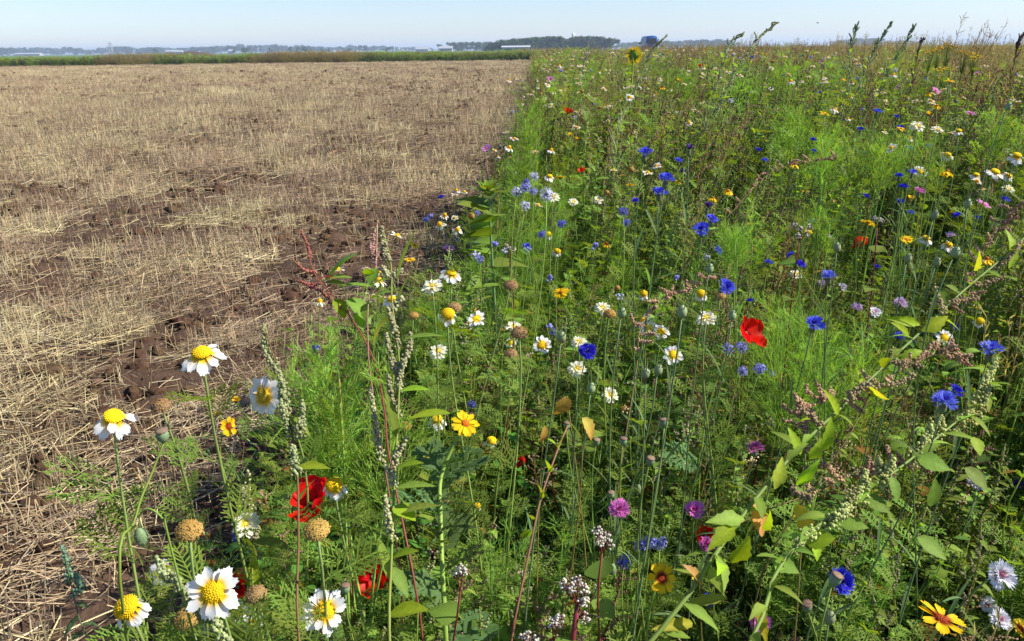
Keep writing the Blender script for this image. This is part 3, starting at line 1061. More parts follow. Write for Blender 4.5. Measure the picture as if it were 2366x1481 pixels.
CORN = [   # x, y, pixels, colour, facing, label
    (1357, 814, 50, 'deep', (0.05, -0.8, 0.6), 'deep blue cornflower touching two white daisies'),
    (1490, 355, 44, 'blue', UPR, 'blue cornflower highest of the centre group, on bare stem'),
    (1539, 415, 46, 'blue', UPR, 'blue cornflower, upper one of a stacked pair'),
    (1523, 446, 44, 'blue', (0.0, -0.3, 1.0), 'blue cornflower, lower one of a stacked pair'),
    (1470, 466, 26, 'deep', UPR, 'small dark blue cornflower left below the stacked pair'),
    (1620, 532, 48, 'blue', (-0.2, -0.5, 0.8), 'bright blue cornflower below a spent purple head'),
    (1644, 508, 36, 'blue', (0.3, -0.3, 1.0), 'blue cornflower pressed behind the bright one'),
    (1635, 480, 32, 'violet', (0.2, -0.2, 1.0), 'spent purple cornflower above the bright blue one'),
    (1593, 346, 32, 'violet', UPR, 'spent purple cornflower high among brown grasses'),
    (1580, 398, 24, 'violet', (-0.4, -0.3, 0.8), 'small spent purple cornflower right of the stacked pair'),
    (1568, 372, 24, 'blue', UPR, 'small blue cornflower between the spent purple heads'),
    (1658, 580, 28, 'blue', (0.7, -0.6, 0.4), 'blue cornflower in side view on a long bare stem'),
    (1676, 664, 50, 'blue', (0.4, -0.6, 0.6), 'large blue cornflower over a pink seed spray and brown head'),
    (1217, 571, 26, 'blue', UPR, 'small blue cornflower at left rim of the strip'),
    (1881, 750, 54, 'blue', (0.0, -0.5, 0.9), 'blue cornflower floating over the big feathery bush'),
    (1916, 640, 44, 'pale', (0.0, -0.3, 1.0), 'light blue cornflower bunched with white ones'),
    (1945, 664, 26, 'white', (0.3, -0.5, 0.7), 'white cornflower tucked under the light blue one'),
    (1900, 655, 24, 'lilac', (-0.3, -0.5, 0.7), 'pinkish cornflower tucked under the light blue one'),
    (2026, 259, 26, 'blue', UPR, 'blue cornflower in the upper right, left of yellow flowers'),
    (2290, 810, 64, 'pale', (0.0, -0.2, 1.0), 'broad light blue cornflower near the right edge'),
    (2182, 930, 70, 'pale', (0.0, -0.3, 1.0), 'large light blue cornflower above a yellow green seed spike'),
    (2207, 903, 40, 'deep', (0.3, -0.5, 0.8), 'dark blue cornflower in shade behind the large light one'),
    (1942, 1345, 74, 'deep', (0.2, -0.7, 0.6), 'deep blue cornflower behind a poppy capsule at lower right'),
    (1640, 1388, 44, 'deep', UPR, 'deep blue cornflower beside a yellow leaf at the bottom'),
    (1607, 1412, 26, 'deep', (0.4, -0.5, 0.7), 'little dark blue cornflower in shadow near the bottom'),
    (2320, 462, 28, 'blue', UPR, 'blue cornflower alone near the right edge'),
    (2078, 408, 26, 'deep', UPR, 'dark blue cornflower left of the starry white daisy'),
    (2108, 400, 28, 'blue', UPR, 'blue cornflower touching the starry white daisy'),
    (2100, 343, 22, 'deep', UPR, 'little blue cornflower in the right-hand green bush'),
    (2103, 493, 24, 'blue', UPR, 'blue cornflower below a cupped yellow flower'),
    (2082, 468, 26, 'deep', UPR, 'dark blue cornflower left of a cupped yellow flower'),
    (1767, 371, 20, 'blue', UPR, 'small blue cornflower over pinkish seed sprays'),
    (1752, 347, 18, 'deep', UPR, 'tiny blue cornflower above another, over seed sprays'),
    (1880, 350, 20, 'deep', UPR, 'small blue cornflower left of a pale green bush'),
    (1988, 300, 22, 'deep', UPR, 'small blue cornflower above the pale green bushes'),
    (2080, 296, 22, 'deep', UPR, 'small blue cornflower left of the white daisy row'),
    (2070, 270, 18, 'deep', UPR, 'tiny blue cornflower beside an orange domed daisy'),
    (2078, 778, 30, 'blue', (0.0, -0.5, 0.8), 'blue cornflower left of the leaning stem with big leaf'),
    (2108, 789, 26, 'blue', (0.4, -0.5, 0.8), 'blue cornflower, right one of two by the leaning stem'),
    (2205, 756, 28, 'deep', (0.2, -0.5, 0.8), 'deep blue cornflower right of the big yellow leaf'),
    (2025, 617, 20, 'deep', UPR, 'tiny dark blue cornflower above two dried heads'),
    (1432, 1178, 58, 'pink', (0.0, -0.6, 0.8), 'pink cornflower left one of two at equal height'),
    (1605, 1180, 56, 'pink', (0.0, -0.4, 0.9), 'pink cornflower right one of two at equal height'),
    (1630, 1257, 46, 'pink', (0.2, -0.7, 0.5), 'dim pink cornflower under the dark red poppy'),
    (1756, 1440, 58, 'pink', (-0.3, -0.7, 0.6), 'bright pink cornflower crossed by a yellow blade at bottom'),
    (1745, 1037, 48, 'rose', (0.0, -0.2, 1.0), 'dull rose cornflower in the shaded middle'),
    (2080, 702, 38, 'lilac', (0.0, -0.4, 0.9), 'pale lilac cornflower with orange petal under it'),
    (2123, 442, 30, 'pink', UPR, 'pink cornflower above two yellow flowers at right'),
    (1980, 713, 32, 'lilac', (0.0, -0.4, 0.9), 'pinkish white cornflower left of a white one'),
    (2020, 723, 36, 'white', (0.2, -0.5, 0.8), 'white cornflower right of a pinkish one'),
    (2310, 1328, 80, 'white', (0.0, -0.75, 0.6), 'large white cornflower with pink heart at lower right'),
    (2285, 1397, 44, 'white', (-0.6, -0.6, 0.4), 'white cornflower side on below the large one'),
    (2308, 1432, 60, 'white', (0.2, -0.6, 0.7), 'ragged white cornflower at the lower right bottom'),
    (2258, 1115, 48, 'grey', (-0.3, -0.5, 0.8), 'greyish white cornflower in the shade at right'),
    (2350, 1122, 40, 'violet', (-0.3, -0.5, 0.8), 'violet cornflower at the right edge in shade'),
    (1912, 548, 22, 'white', UPR, 'small pale cornflower beside the small red poppy'),
    (2195, 545, 28, 'lilac', UPR, 'faded pink cornflower over a drooping white daisy'),
]
GILIA = [  # x, y, pixels, colour, label
    (1481, 1262, 34, 'lav', 'lavender pompon, left of three in a row'), (1503, 1254, 34, 'lav', 'lavender pompon, middle of three in a row'),
    (1524, 1255, 34, 'lav', 'lavender pompon, right of three in a row'), (1442, 1298, 36, 'blu', 'violet blue pompon below the lavender row'),
    (1682, 806, 26, 'lav', 'lavender pompon under the tall red poppy, left one'), (1713, 803, 28, 'lav', 'lavender pompon under the tall red poppy, right one'),
    (1716, 858, 26, 'lav', 'lavender pompon below the red poppy, near a round leaf'), (1756, 853, 30, 'lav', 'lavender pompon left of the feathery bush'),
    (1783, 864, 20, 'lav', 'small lavender pompon touching the feathery bush'), (985, 507, 16, 'blu', 'tiny blue pompon leaning out over the stubble'),
    (1053, 553, 12, 'blu', 'tiny blue pompon low at the field rim'), (1108, 599, 20, 'lav', 'pale lavender pompon above the white daisy cluster'),
    (1103, 492, 14, 'lav', 'tiny pale pompon on the young sunflower'), (1194, 444, 26, 'wht', 'whitish pompon, leftmost of the pale group'),
    (1215, 434, 26, 'lav', 'pale lilac pompon in the pale group, second one'), (1233, 443, 20, 'lav', 'small lilac pompon low in the pale group'),
    (1263, 450, 34, 'wht', 'largest whitish pompon of the pale group'), (1213, 476, 24, 'wht', 'whitish pompon hanging below the pale group'),
    (1234, 408, 22, 'wht', 'white pompon above the pale group'), (1217, 420, 16, 'blu', 'small lilac blue pompon atop the pale group'),
    (1298, 518, 22, 'blu', 'lilac blue pompon right of faint blue ones'), (1252, 541, 20, 'blu', 'lilac blue pompon beside a half faded daisy'),
    (1278, 767, 20, 'blu', 'small blue pompon left of the striped pod'), (548, 1238, 30, 'blu', 'violet pompon tucked under the cream double daisy'),
    (1440, 490, 24, 'blu', 'lilac blue pompon in the middle greenery'), (1090, 935, 22, 'blu', 'blue pompon in shade right of the long leaf'),
    (1447, 515, 20, 'blu', 'lilac blue pompon, lower one in the middle greenery'),
]
YELLOW = [  # x, y, pixels, type, facing, label
    (1075, 978, 74, 'open', (0.35, -0.55, 0.8), 'yellow flower with orange eye on thick green stem'),
    (528, 985, 52, 'open', (0.85, -0.5, 0.2), 'yellow flower seen side on at left, in front of straw'),
    (545, 928, 30, 'cup', (0.3, -0.2, 1.0), 'yellow bud above the side on yellow flower'),
    (506, 958, 24, 'cup', (-0.5, -0.3, 0.7), 'small yellow bloom left of the side on yellow flower'),
    (1528, 1335, 84, 'open', (0.30, -0.70, 0.60), 'yellow flower with dark red eye at bottom centre'),
    (1615, 1335, 50, 'cup', (-0.4, -0.6, 0.6), 'folded yellow and red flower behind a green leaf'),
    (2175, 1432, 124, 'open', (0.25, -0.02, 1.0), 'large yellow flower with dark brown eye at bottom right'),
    (2358, 1452, 50, 'open', (0.3, -0.5, 0.8), 'yellow flower cut off by the bottom right corner'),
    (2094, 554, 34, 'open', (0.0, -0.4, 0.9), 'yellow flower, upper left of a pair at right'),
    (2118, 592, 24, 'cup', (0.4, -0.4, 0.9), 'small yellow flower, lower right of a pair'),
    (2103, 463, 30, 'cup', UPR, 'cupped yellow flower beside dark blue cornflower'),
    (2165, 243, 26, 'droop', UPR, 'yellow flower with hanging petals, upper right'),
    (2146, 216, 20, 'droop', UPR, 'small yellow flower with hanging petals above another'),
    (2145, 266, 22, 'cup', UPR, 'small yellow flower under the hanging one'),
    (2195, 188, 26, 'open', UPR, 'flat yellow flower, highest of the upper right ones'),
    (2170, 185, 16, 'cup', UPR, 'tiny yellow flower left of the flat highest one'),
    (1683, 440, 34, 'droop', UPR, 'yellow flower over brown seed sprays in the middle'),
    (1318, 314, 20, 'cup', UPR, 'small yellow flower above another at left middle'),
    (1332, 324, 20, 'cup', UPR, 'small yellow flower, lower of two at left middle'),
    (1905, 263, 26, 'open', UPR, 'yellow flower left of the upper right cornflower'),
    (1402, 562, 28, 'droop', UPR, 'orange yellow flower with dark cone in the middle'),
    (2120, 512, 22, 'cup', UPR, 'yellow flower with brown eye below the blue cornflower'),
    (1530, 200, 20, 'droop', UPR, 'small yellow flower in the distance under the sunflower'),
    (1568, 188, 16, 'cup', UPR, 'tiny yellow flower in the distance, right of another'),
]
POPPY = [   # x, y, pixels, facing, shade, label
    (722, 1158, 110, (-0.25, -0.35, 0.85), 1.0, 'large dark red poppy behind the yellow domed daisy'),
    (862, 1335, 80, (0.2, -0.7, 0.4), 1.0, 'red poppy in the shade behind a green stem at the bottom'),
    (548, 1356, 56, (0.0, -0.6, 0.6), 1.0, 'small red poppy behind the biggest white daisy'),
    (1730, 770, 84, (0.62, -0.50, 0.50), 1.25, 'bright scarlet poppy standing upright in full sun'),
    (1632, 1236, 48, (0.0, -0.7, 0.4), 0.9, 'dark red poppy behind two pink cornflowers'),
    (1990, 562, 34, (-0.6, -0.3, 0.5), 1.1, 'small scarlet poppy left of the yellow flower pair'),
    (1203, 1068, 28, (-0.5, -0.5, 0.4), 0.9, 'narrow red poppy petal cup deep in the shade'),
    (1800, 872, 24, (0.3, -0.6, 0.4), 0.9, 'little dark red poppy beside the feathery bush'),
    (2012, 398, 22, (0.3, -0.4, 0.8), 0.9, 'tiny dark red poppy in the right-hand greenery'),
    (1958, 243, 18, UPR, 1.3, 'tiny orange red poppy in the distance, upper one'),
    (1935, 258, 18, UPR, 1.3, 'tiny orange red poppy in the distance, lower one'),
]
CAPS = [    # x, y, pixels wide, type, label
    (375, 1006, 29, 'poppy', 'blue green poppy capsule on curved stem at the left'), (1310, 983, 17, 'poppy', 'poppy capsule, first of three in a row from the left'),
    (1378, 1021, 16, 'poppy', 'poppy capsule below an orange leaf, second of three'), (1440, 1019, 18, 'poppy', 'poppy capsule, third of three in a row'),
    (1412, 1143, 16, 'poppy', 'poppy capsule above the left pink cornflower'), (1502, 1065, 20, 'poppy', 'brown rimmed poppy capsule right of the row of three'),
    (1534, 977, 20, 'poppy', 'pale poppy capsule high right of the row of three'), (1930, 1338, 28, 'poppy', 'poppy capsule in front of the deep blue cornflower'),
    (798, 1360, 22, 'poppy', 'poppy capsule behind the large white daisy at the bottom'), (1865, 1402, 24, 'poppy', 'dried brown poppy capsule low in the shade'),
    (1415, 1315, 19, 'bud', 'hairy nodding poppy bud below the violet pompon'), (1475, 1130, 15, 'bud', 'hairy nodding poppy bud under the brown rimmed capsule'),
    (326, 1240, 30, 'bud', 'big hairy nodding poppy bud at the left'), (1320, 1190, 11, 'bud', 'thin nodding poppy bud left of the pink cornflower'),
    (1297, 778, 22, 'pod', 'striped pod with long sepals left of deep blue cornflower'), (1576, 719, 23, 'pod', 'striped pod left of the wide cream daisy'),
    (1492, 861, 20, 'pod', 'left one of two striped pods side by side'), (1521, 854, 20, 'pod', 'right one of two striped pods side by side'),
    (1366, 896, 19, 'pod', 'striped pod under the white daisy and deep blue cornflower'), (1437, 722, 19, 'pod', 'striped pod right of the creamy double daisy'),
    (1934, 571, 17, 'pod', 'striped pod left of the small scarlet poppy'), (2160, 496, 17, 'pod', 'striped pod left of an orange faded flower at right'),
    (2098, 596, 17, 'pod', 'striped pod under the yellow flower pair'), (2165, 605, 17, 'pod', 'striped pod below a drooping white daisy'),
    (2208, 582, 19, 'pod', 'striped pod beside a small white daisy at right'), (1917, 1425, 26, 'pod', 'green striped pod at the bottom left of a leaning capsule'),
    (2330, 246, 14, 'pod', 'slim pod on long stem near the upper right edge'), (1692, 728, 18, 'pod', 'striped pod right of the wide cream daisy'),
    (1640, 620, 17, 'pod', 'pod with long bristles under the side on cornflower'), (2236, 470, 17, 'pod', 'pod with raised sepals above an orange faded flower'),
]
SIZE = {'daisy': 0.056, 'skirt': 0.043, 'double': 0.047, 'spent': 0.033, 'corn': 0.044, 'gilia': 0.026, 'yellow': 0.055, 'poppy': 0.080, 'poppyc': 0.0135, 'bud': 0.0135, 'pod': 0.0145}


def place(x, y, px, real):
    """Depth from the size in the picture, kept so that the head stands at a believable height."""
    d = real * F / px
    for _ in range(40):
        p = W(x, y, d)
        if p[2] < 0.32:
            d *= 0.97
        elif p[2] > 1.37:
            d *= 1.04
        else:
            break
    return W(x, y, d), d


HEADS = []     # x, y, half size in pixels, depth: low growth keeps clear of these
for (x, y, px, ty, n_, lab) in DAISY:
    HEADS.append((x, y, px / 2, place(x, y, px, SIZE.get(ty, SIZE['daisy']))[1]))
for (x, y, px, c_, n_, lab) in CORN:
    HEADS.append((x, y, px / 2, place(x, y, px, SIZE['corn'])[1]))
for (x, y, px, c_, lab) in GILIA:
    HEADS.append((x, y, px / 2, place(x, y, px, SIZE['gilia'])[1]))
for (x, y, px, ty, n_, lab) in YELLOW:
    HEADS.append((x, y, px / 2, place(x, y, px, SIZE['yellow'])[1]))
for (x, y, px, n_, sh, lab) in POPPY:
    HEADS.append((x, y, px / 2, place(x, y, px, SIZE['poppy'])[1]))
for (x, y, px, ty, lab) in CAPS:
    HEADS.append((x, y, px, place(x, y, px, SIZE['pod' if ty == 'pod' else 'bud'])[1]))
# other eye-catching plants: a few points each
for (x, y, h, d) in [(790, 900, 90, 1.5), (720, 880, 40, 1.5), (860, 900, 40, 1.5), (790, 1030, 60, 1.5), (740, 1000, 40, 1.45), (620, 1050, 50, 1.9), (910, 560, 35, 1.35), (905, 760, 45, 1.3), (915, 850, 40, 1.25),
                     (640, 860, 25, 1.2), (575, 1150, 25, 1.0), (870, 560, 25, 1.5), (760, 640, 60, 1.5), (800, 720, 40, 1.5), (1880, 850, 90, 2.1), (1800, 830, 40, 2.1), (1950, 870, 40, 2.1),
                     (1215, 320, 40, 5.0), (1125, 470, 40, 3.2), (1465, 127, 22, 8.0), (2030, 915, 40, 1.25), (2145, 745, 40, 1.4), (1860, 1215, 40, 1.1), (1735, 1190, 40, 1.1),
                     (2050, 1120, 40, 1.2), (2160, 990, 40, 1.25), (2270, 920, 40, 1.3), (1900, 1200, 30, 1.15), (1300, 945, 22, 1.35), (1365, 990, 24, 1.35), (1390, 1240, 22, 1.2), (1335, 1360, 30, 1.1),
                     (1250, 1150, 20, 1.2), (1340, 1100, 30, 1.4), (1700, 1250, 40, 1.15), (1800, 1080, 40, 1.2), (1600, 1360, 40, 1.1), (1030, 1300, 50, 1.05)]:
    HEADS.append((x, y, h, d))
HEADS = np.array(HEADS)

# ------------------------------------------------------------------ undergrowth of the flower strip
def canopy(X, Y):
    h = np.interp(Y, [0, 0.9, 1.3, 2, 3, 5, 9, 18, 40, 110], [0.46, 0.56, 0.68, 0.84, 0.94, 1.03, 1.10, 1.18, 1.24, 1.27])
    return h * (0.80 + 0.42 * vnoise(X * 0.9 + 40, Y * 0.8, 30)) * (0.93 + 0.14 * vnoise(X * 3, Y * 3, 31))


P, I, Ro, Sc = [], [], [], []


def clear_of_heads(px, py, h, halfw, rot):
    """Lower a plant until it no longer stands before one of the flower heads behind it."""
    bx, by, bd = proj((px, py, 0.0))
    if bd < 0.2:
        return h
    a_, l_, z_ = rot
    dx, dy = math.sin(l_) * math.cos(a_), -math.sin(a_)
    dx, dy = dx * math.cos(z_) - dy * math.sin(z_), dx * math.sin(z_) + dy * math.cos(z_)
    for _ in range(14):
        hit = False
        for u in (0.6, 0.8, 1.0):
            tx, ty, td = proj((px + dx * h * u, py + dy * h * u, h * u))
            if td < 0.15:
                continue
            w_ = halfw * F / td
            if np.any((np.abs(HEADS[:, 0] - tx) < w_ + HEADS[:, 2] * 0.9) & (HEADS[:, 3] > td - 0.04) & (ty < HEADS[:, 1] + HEADS[:, 2] * 0.8 + 0.02 * F / td) & (HEADS[:, 1] < ty + 0.35 * F / td)):
                hit = True
                break
        if not hit:
            break
        h *= 0.89
    return h


def strip_grid(y0, y1, step, xr, weights, wscale):
    wk = np.array(weights, float); wk /= wk.sum()
    y = y0
    while y < y1:
        x = float(edge_x(y)) + 0.02
        while x < xr:
            px, py = x + rng.uniform(-0.5, 0.5) * step, y + rng.uniform(-0.5, 0.5) * step
            x += step
            if px < edge_x(py) - 0.05:
                continue
            vis_l = -0.9 * py - 1.5
            if px > 0.75 * py + 3.2:
                continue
            k = rng.choice(18, p=wk)
            if vnoise(px * 1.1 + 9, py * 0.9, 33) > 0.84 and py > 3.2 and rng.random() < 0.4:
                k = 8
            if vnoise(px * 0.8 + 19, py * 0.5, 34) > 0.60 and py > 3 and rng.random() < 0.65:
                k = rng.choice([15, 16, 5])
            h = float(canopy(px, py)) * rng.uniform(0.72, 1.08)
            if k in (12, 13, 14):
                h *= rng.uniform(0.45, 0.8)
            # thin, low rim towards the stubble
            e = px - float(edge_x(py))
            h *= float(np.interp(e, [-0.1, 0.12, 0.38], [0.50, 0.80, 1.05] if py < 6.5 else [0.75, 0.95, 1.05])) if py > 1.6 else 1.0
            lean = rng.normal(0.12, 0.10) + (0.14 if py > 2.5 else 0)
            rot = (rng.normal(0, 0.08), lean, rng.uniform(-0.7, 0.7))
            h = clear_of_heads(px, py, h, 0.085 * wscale, rot)
            if h < 0.16:
                h = 0.16
                k = int(rng.choice([12, 14]))
            w_ = min(1.25, max(0.62, h)) * wscale
            P.append((px, py, 0.0)); I.append(int(k))
            Ro.append(rot)
            Sc.append((w_, w_, h))
        y += step


NEARW = [2.4, 2.4, 2.4, 2.6, 2.4, 1.6, 2.8, 2.8, 0.15, 0.35, 0.3, 0.8, 2.4, 3.0, 2.4, 0.9, 0.9, 1.3]
MIDW = [2, 2, 2, 2.6, 2.2, 1.6, 2.4, 2.4, 0.4, 0.7, 1.0, 1.0, 1.0, 1.5, 1.0, 1.5, 1.5, 0.8]
FARW = [1, 1, 1, 2.5, 2.0, 1.6, 2.0, 2.0, 0.8, 1.6, 1.4, 1.8, 0.3, 0.6, 0.3, 1.7, 1.7, 0.6]
strip_grid(0.30, 3.0, 0.108, 4.6, NEARW, 1.1)
strip_grid(3.0, 9.0, 0.165, 5.6, MIDW, 1.0)
strip_grid(9.0, 28.0, 0.30, 5.8, FARW, 1.35)
strip_grid(28.0, 112.0, 0.70, 6.0, FARW, 2.2)
growth = instancer('undergrowth', P, I, Ro, Sc, KINDS_SRC)
tag(growth, 'dense green mix of leaves, stems and seed heads filling the flower strip', 'undergrowth', kind='stuff')
N_GROW = len(P)

# ------------------------------------------------------------------ tall brown grass on the bank right of the strip, and the green field margin
GR = [k_grass(41, 70, (0.22, 0.20, 0.09), (0.29, 0.235, 0.15), 14), k_grass(42, 70, (0.16, 0.18, 0.06), (0.25, 0.20, 0.12), 12), k_grass(43, 70, (0.09, 0.14, 0.04), (0.17, 0.12, 0.07), 8), k_grass(44, 80, (0.25, 0.21, 0.11), (0.27, 0.20, 0.13), 16)]
P, I, Ro, Sc = [], [], [], []
y = 2.5
while y < 125:
    step = 0.22 + y * 0.006
    x = 4.9 + 0.3 * math.sin(y)
    xr = min(0.72 * y + 3, 13 + y * 0.25)
    while x < xr:
        px, py = x + rng.uniform(-0.5, 0.5) * step, y + rng.uniform(-0.5, 0.5) * step
        g = vnoise(px * 0.25 + 3, py * 0.12, 40)
        P.append((px, py, 0)); I.append(int(rng.choice([2, 1])) if g > 0.50 else int(rng.choice([0, 3, 1])))
        h = 1.15 * rng.uniform(0.8, 1.15) * (1.28 if rng.random() < 0.10 else 1.0) * (0.9 + 0.25 * g) * (1.12 if py > 25 and px > 12 else 1.0)
        Ro.append((rng.normal(0, 0.1), rng.normal(0.12, 0.08), rng.uniform(0, 6.28)))
        w_ = 1.0 + step * 1.6
        Sc.append((w_, w_, h)); x += step
    y += step
bank = instancer('tall_grass', P, I, Ro, Sc, GR)
tag(bank, 'tall brown and green grass along the right side of the flowers', 'grass', kind='stuff')
P, I, Ro, Sc = [], [], [], []
for k in range(3600):
    x = rng.uniform(-92, 6)
    y = 112 + 0.17 * min(x, 0) + rng.random() ** 1.3 * 16
    g = vnoise(x * 0.12 + 60, y * 0.1, 41)
    P.append((x, y, 0)); I.append(int(rng.choice([0, 3])) if g > 0.74 else int(rng.choice([2, 2, 4, 5, 6])))
    h = 1.25 * rng.uniform(0.6, 1.15) * (0.75 + 0.5 * g)
    Ro.append((rng.normal(0, 0.1), rng.normal(0.1, 0.1), rng.uniform(0, 6.28)))
    Sc.append((4.0, 4.0, h))
margin = instancer('field_margin', P, I, Ro, Sc, GR + [KINDS_SRC[4], KINDS_SRC[13], k_low(47, 40, np.array([0.115, 0.150, 0.045]))])
tag(margin, 'green overgrown margin at the far end of the stubble field', 'grass', kind='stuff')

# ------------------------------------------------------------------ flower pieces
def grid_quads(nu, nv):
    i_ = (np.arange(nu - 1)[:, None] * nv + np.arange(nv - 1)[None]).ravel()
    return np.stack([i_, i_ + 1, i_ + 1 + nv, i_ + nv], -1)


def petal_geo(L_, w, cbase, ctip, split=0.35, notch=0.12, teeth=2, cup=0.12, curl=0.1, seed=0, nu=6, nv=5, r0=0.0, crumple=0.0, fan=0.55):
    """Petal along +X from r0, width along Y, face +Z."""
    rs = np.random.default_rng(seed + 300)
    u = np.linspace(0, 1, nu); v = np.linspace(-1, 1, nv)
    Ug, Vg = np.meshgrid(u, v, indexing='ij')
    wid = np.interp(Ug, [0, 0.15, fan, 0.85, 1.0], [0.28, 0.5, 1.0, 0.95, 0.62]) * 0.5
    tipn = 1 - notch * 0.5 * (1 + np.cos(Vg * math.pi * teeth)) * (Ug > 0.99) - 0.10 * Vg ** 2 * Ug
    X = r0 + L_ * Ug * tipn
    Y = w * wid * Vg
    Z = cup * w * Vg ** 2 - curl * L_ * Ug ** 2 + crumple * rs.normal(0, 1, Ug.shape) * L_ * Ug
    k = np.clip((Ug - split * 0.6) / (split * 0.5 + 1e-3), 0, 1)[..., None]
    c = np.asarray(cbase) * (1 - k) + np.asarray(ctip) * k
    return np.stack([X, Y, Z], -1).reshape(-1, 3), grid_quads(nu, nv), c.reshape(-1, 3)


def geo_mesh(name, g, mat):
    b = MB(); b.add(g[0], g[1], None, g[2])
    return b.mesh(name, mat)


def mat_np(m):
    return np.array(m)


def xf(v, m):
    m = np.array(m)
    return v @ m[:3, :3].T + m[:3, 3]


def petal_mat(ang, pitch, z=0.0, s=1.0, twist=0.0):
    return Matrix.Translation((0, 0, z)) @ Matrix.Rotation(ang, 4, 'Z') @ Matrix.Rotation(-pitch, 4, 'Y') @ Matrix.Rotation(twist, 4, 'X') @ Matrix.Scale(s, 4)


def dome(b, r, h, nf, cin, cout, size=0.045, z0=0.0, rs=None, back=True, long_=1.0):
    """Flower disc: a dome set with small florets in a spiral, green calyx under it."""
    rs = rs or np.random.default_rng(4)
    th = np.linspace(0, math.pi / 2, 6)
    prof = [(r * math.sin(t), z0 + h * math.cos(t)) for t in th]
    if back:
        prof += [(r * 0.98, z0 - 0.03), (r * 0.75, z0 - 0.13), (r * 0.2, z0 - 0.2)]
    a = np.linspace(0, 2 * math.pi, 14, endpoint=False)
    v = np.array([[p[0] * math.cos(x), p[0] * math.sin(x), p[1]] for p in prof for x in a])
    q = [[i_ * 14 + j, (i_ + 1) * 14 + j, (i_ + 1) * 14 + (j + 1) % 14, i_ * 14 + (j + 1) % 14] for i_ in range(len(prof) - 1) for j in range(14)]
    c = np.array([np.asarray(cout) * 0.75 if i_ < 6 else np.array([0.12, 0.18, 0.05]) for i_ in range(len(prof)) for x in a])
    b.add(v, q, None, c)
    k = np.arange(nf)
    rr = np.sqrt((k + 0.5) / nf); an = k * 2.39996
    th = rr * math.pi / 2 * 0.98
    N = np.stack([np.sin(th) * np.cos(an), np.sin(th) * np.sin(an), np.cos(th) + 1e-3], 1)
    Pp = np.stack([r * np.sin(th) * np.cos(an), r * np.sin(th) * np.sin(an), z0 + h * np.cos(th)], 1)
    Nn = nrm(N * [1 / r, 1 / r, 1 / max(h, 0.1)])
    U = nrm(np.cross(Nn, [0.3, 0.4, 0.86])); V = np.cross(Nn, U)
    s_ = size * rs.uniform(0.8, 1.2, nf)[:, None]
    if long_ > 1:
        s_ = size * rs.uniform(0.5, 1.35, nf)[:, None]
        Pp = Pp * (1 + rs.normal(0, 0.045, (nf, 1))) + rs.normal(0, 0.03, (nf, 3))
        Nn = nrm(Nn + rs.normal(0, 0.35, (nf, 3)))
    ring = [Pp + s_ * (math.cos(x) * U + math.sin(x) * V) for x in (0, 1.5708, 3.1416, 4.7124)]
    tip = Pp + Nn * s_ * 1.3 * long_
    v = np.stack(ring + [tip], 1).reshape(-1, 3)
    t = (np.arange(nf)[:, None, None] * 5 + np.array([[0, 1, 4], [1, 2, 4], [2, 3, 4], [3, 0, 4]])[None]).reshape(-1, 3)
    cc = np.asarray(cin)[None] * (1 - rr[:, None]) + np.asarray(cout)[None] * rr[:, None]
    cc = cc * rs.uniform(0.8, 1.15, (nf, 1))
    b.add(v, None, t, np.repeat(cc, 5, 0))


WHITE = (0.80, 0.80, 0.78); CREAM = (0.80, 0.78, 0.60); YEL = (0.80, 0.50, 0.01); YELD = (0.78, 0.40, 0.005)
G_WP = [petal_geo(0.74, 0.42, YEL, WHITE, 0.42, 0.10, 2, 0.10, c, k, r0=0.27) for k, c in enumerate((0.02, 0.12, 0.22))]
G_CP = [petal_geo(0.74, 0.34, (0.75, 0.60, 0.06), CREAM, 0.30, 0.12, 2, 0.14, c, 5 + k, r0=0.22) for k, c in enumerate((-0.05, 0.08, 0.15))]
G_DRY = [petal_geo(0.55, 0.18, (0.42, 0.28, 0.07), (0.55, 0.44, 0.22), 0.4, 0.15, 2, 0.5, 0.25, 9 + k, crumple=0.03, r0=0.80) for k in range(2)]
ME_WP = [geo_mesh('petal', g, M_PETAL) for g in G_WP]
ME_CP = [geo_mesh('petal', g, M_PETAL) for g in G_CP]
ME_DRY = [geo_mesh('petal', g, M_PETAL) for g in G_DRY]
_disc = {}


def disc_mesh(kind):
    if kind not in _disc:
        b = MB()
        if kind == 'fresh':
            dome(b, 0.36, 0.16, 110, (0.80, 0.60, 0.015), (0.80, 0.50, 0.008), 0.036)
        elif kind == 'skirt':
            dome(b, 0.50, 0.34, 150, (0.66, 0.48, 0.012), (0.80, 0.50, 0.008), 0.040)
        elif kind == 'double':
            dome(b, 0.24, 0.13, 60, (0.78, 0.66, 0.12), (0.78, 0.55, 0.05), 0.036)
        elif kind == 'back':
            dome(b, 0.34, 0.15, 90, (0.42, 0.50, 0.10), (0.78, 0.50, 0.02), 0.036)
        elif kind == 'spent':
            dome(b, 0.90, 0.66, 250, (0.30, 0.16, 0.025), (0.44, 0.28, 0.08), 0.066, long_=1.25)
        elif kind == 'brown':
            dome(b, 0.88, 0.70, 220, (0.23, 0.12, 0.04), (0.34, 0.22, 0.10), 0.072, long_=1.3)
        elif kind == 'coreo':
            dome(b, 0.24, 0.10, 50, (0.30, 0.08, 0.01), (0.22, 0.02, 0.008), 0.045)
        elif kind == 'coreoy':
            dome(b, 0.22, 0.10, 50, (0.62, 0.22, 0.02), (0.55, 0.12, 0.01), 0.045)
        _disc[kind] = b.mesh('flower_head', M_DISC)
    return _disc[kind]


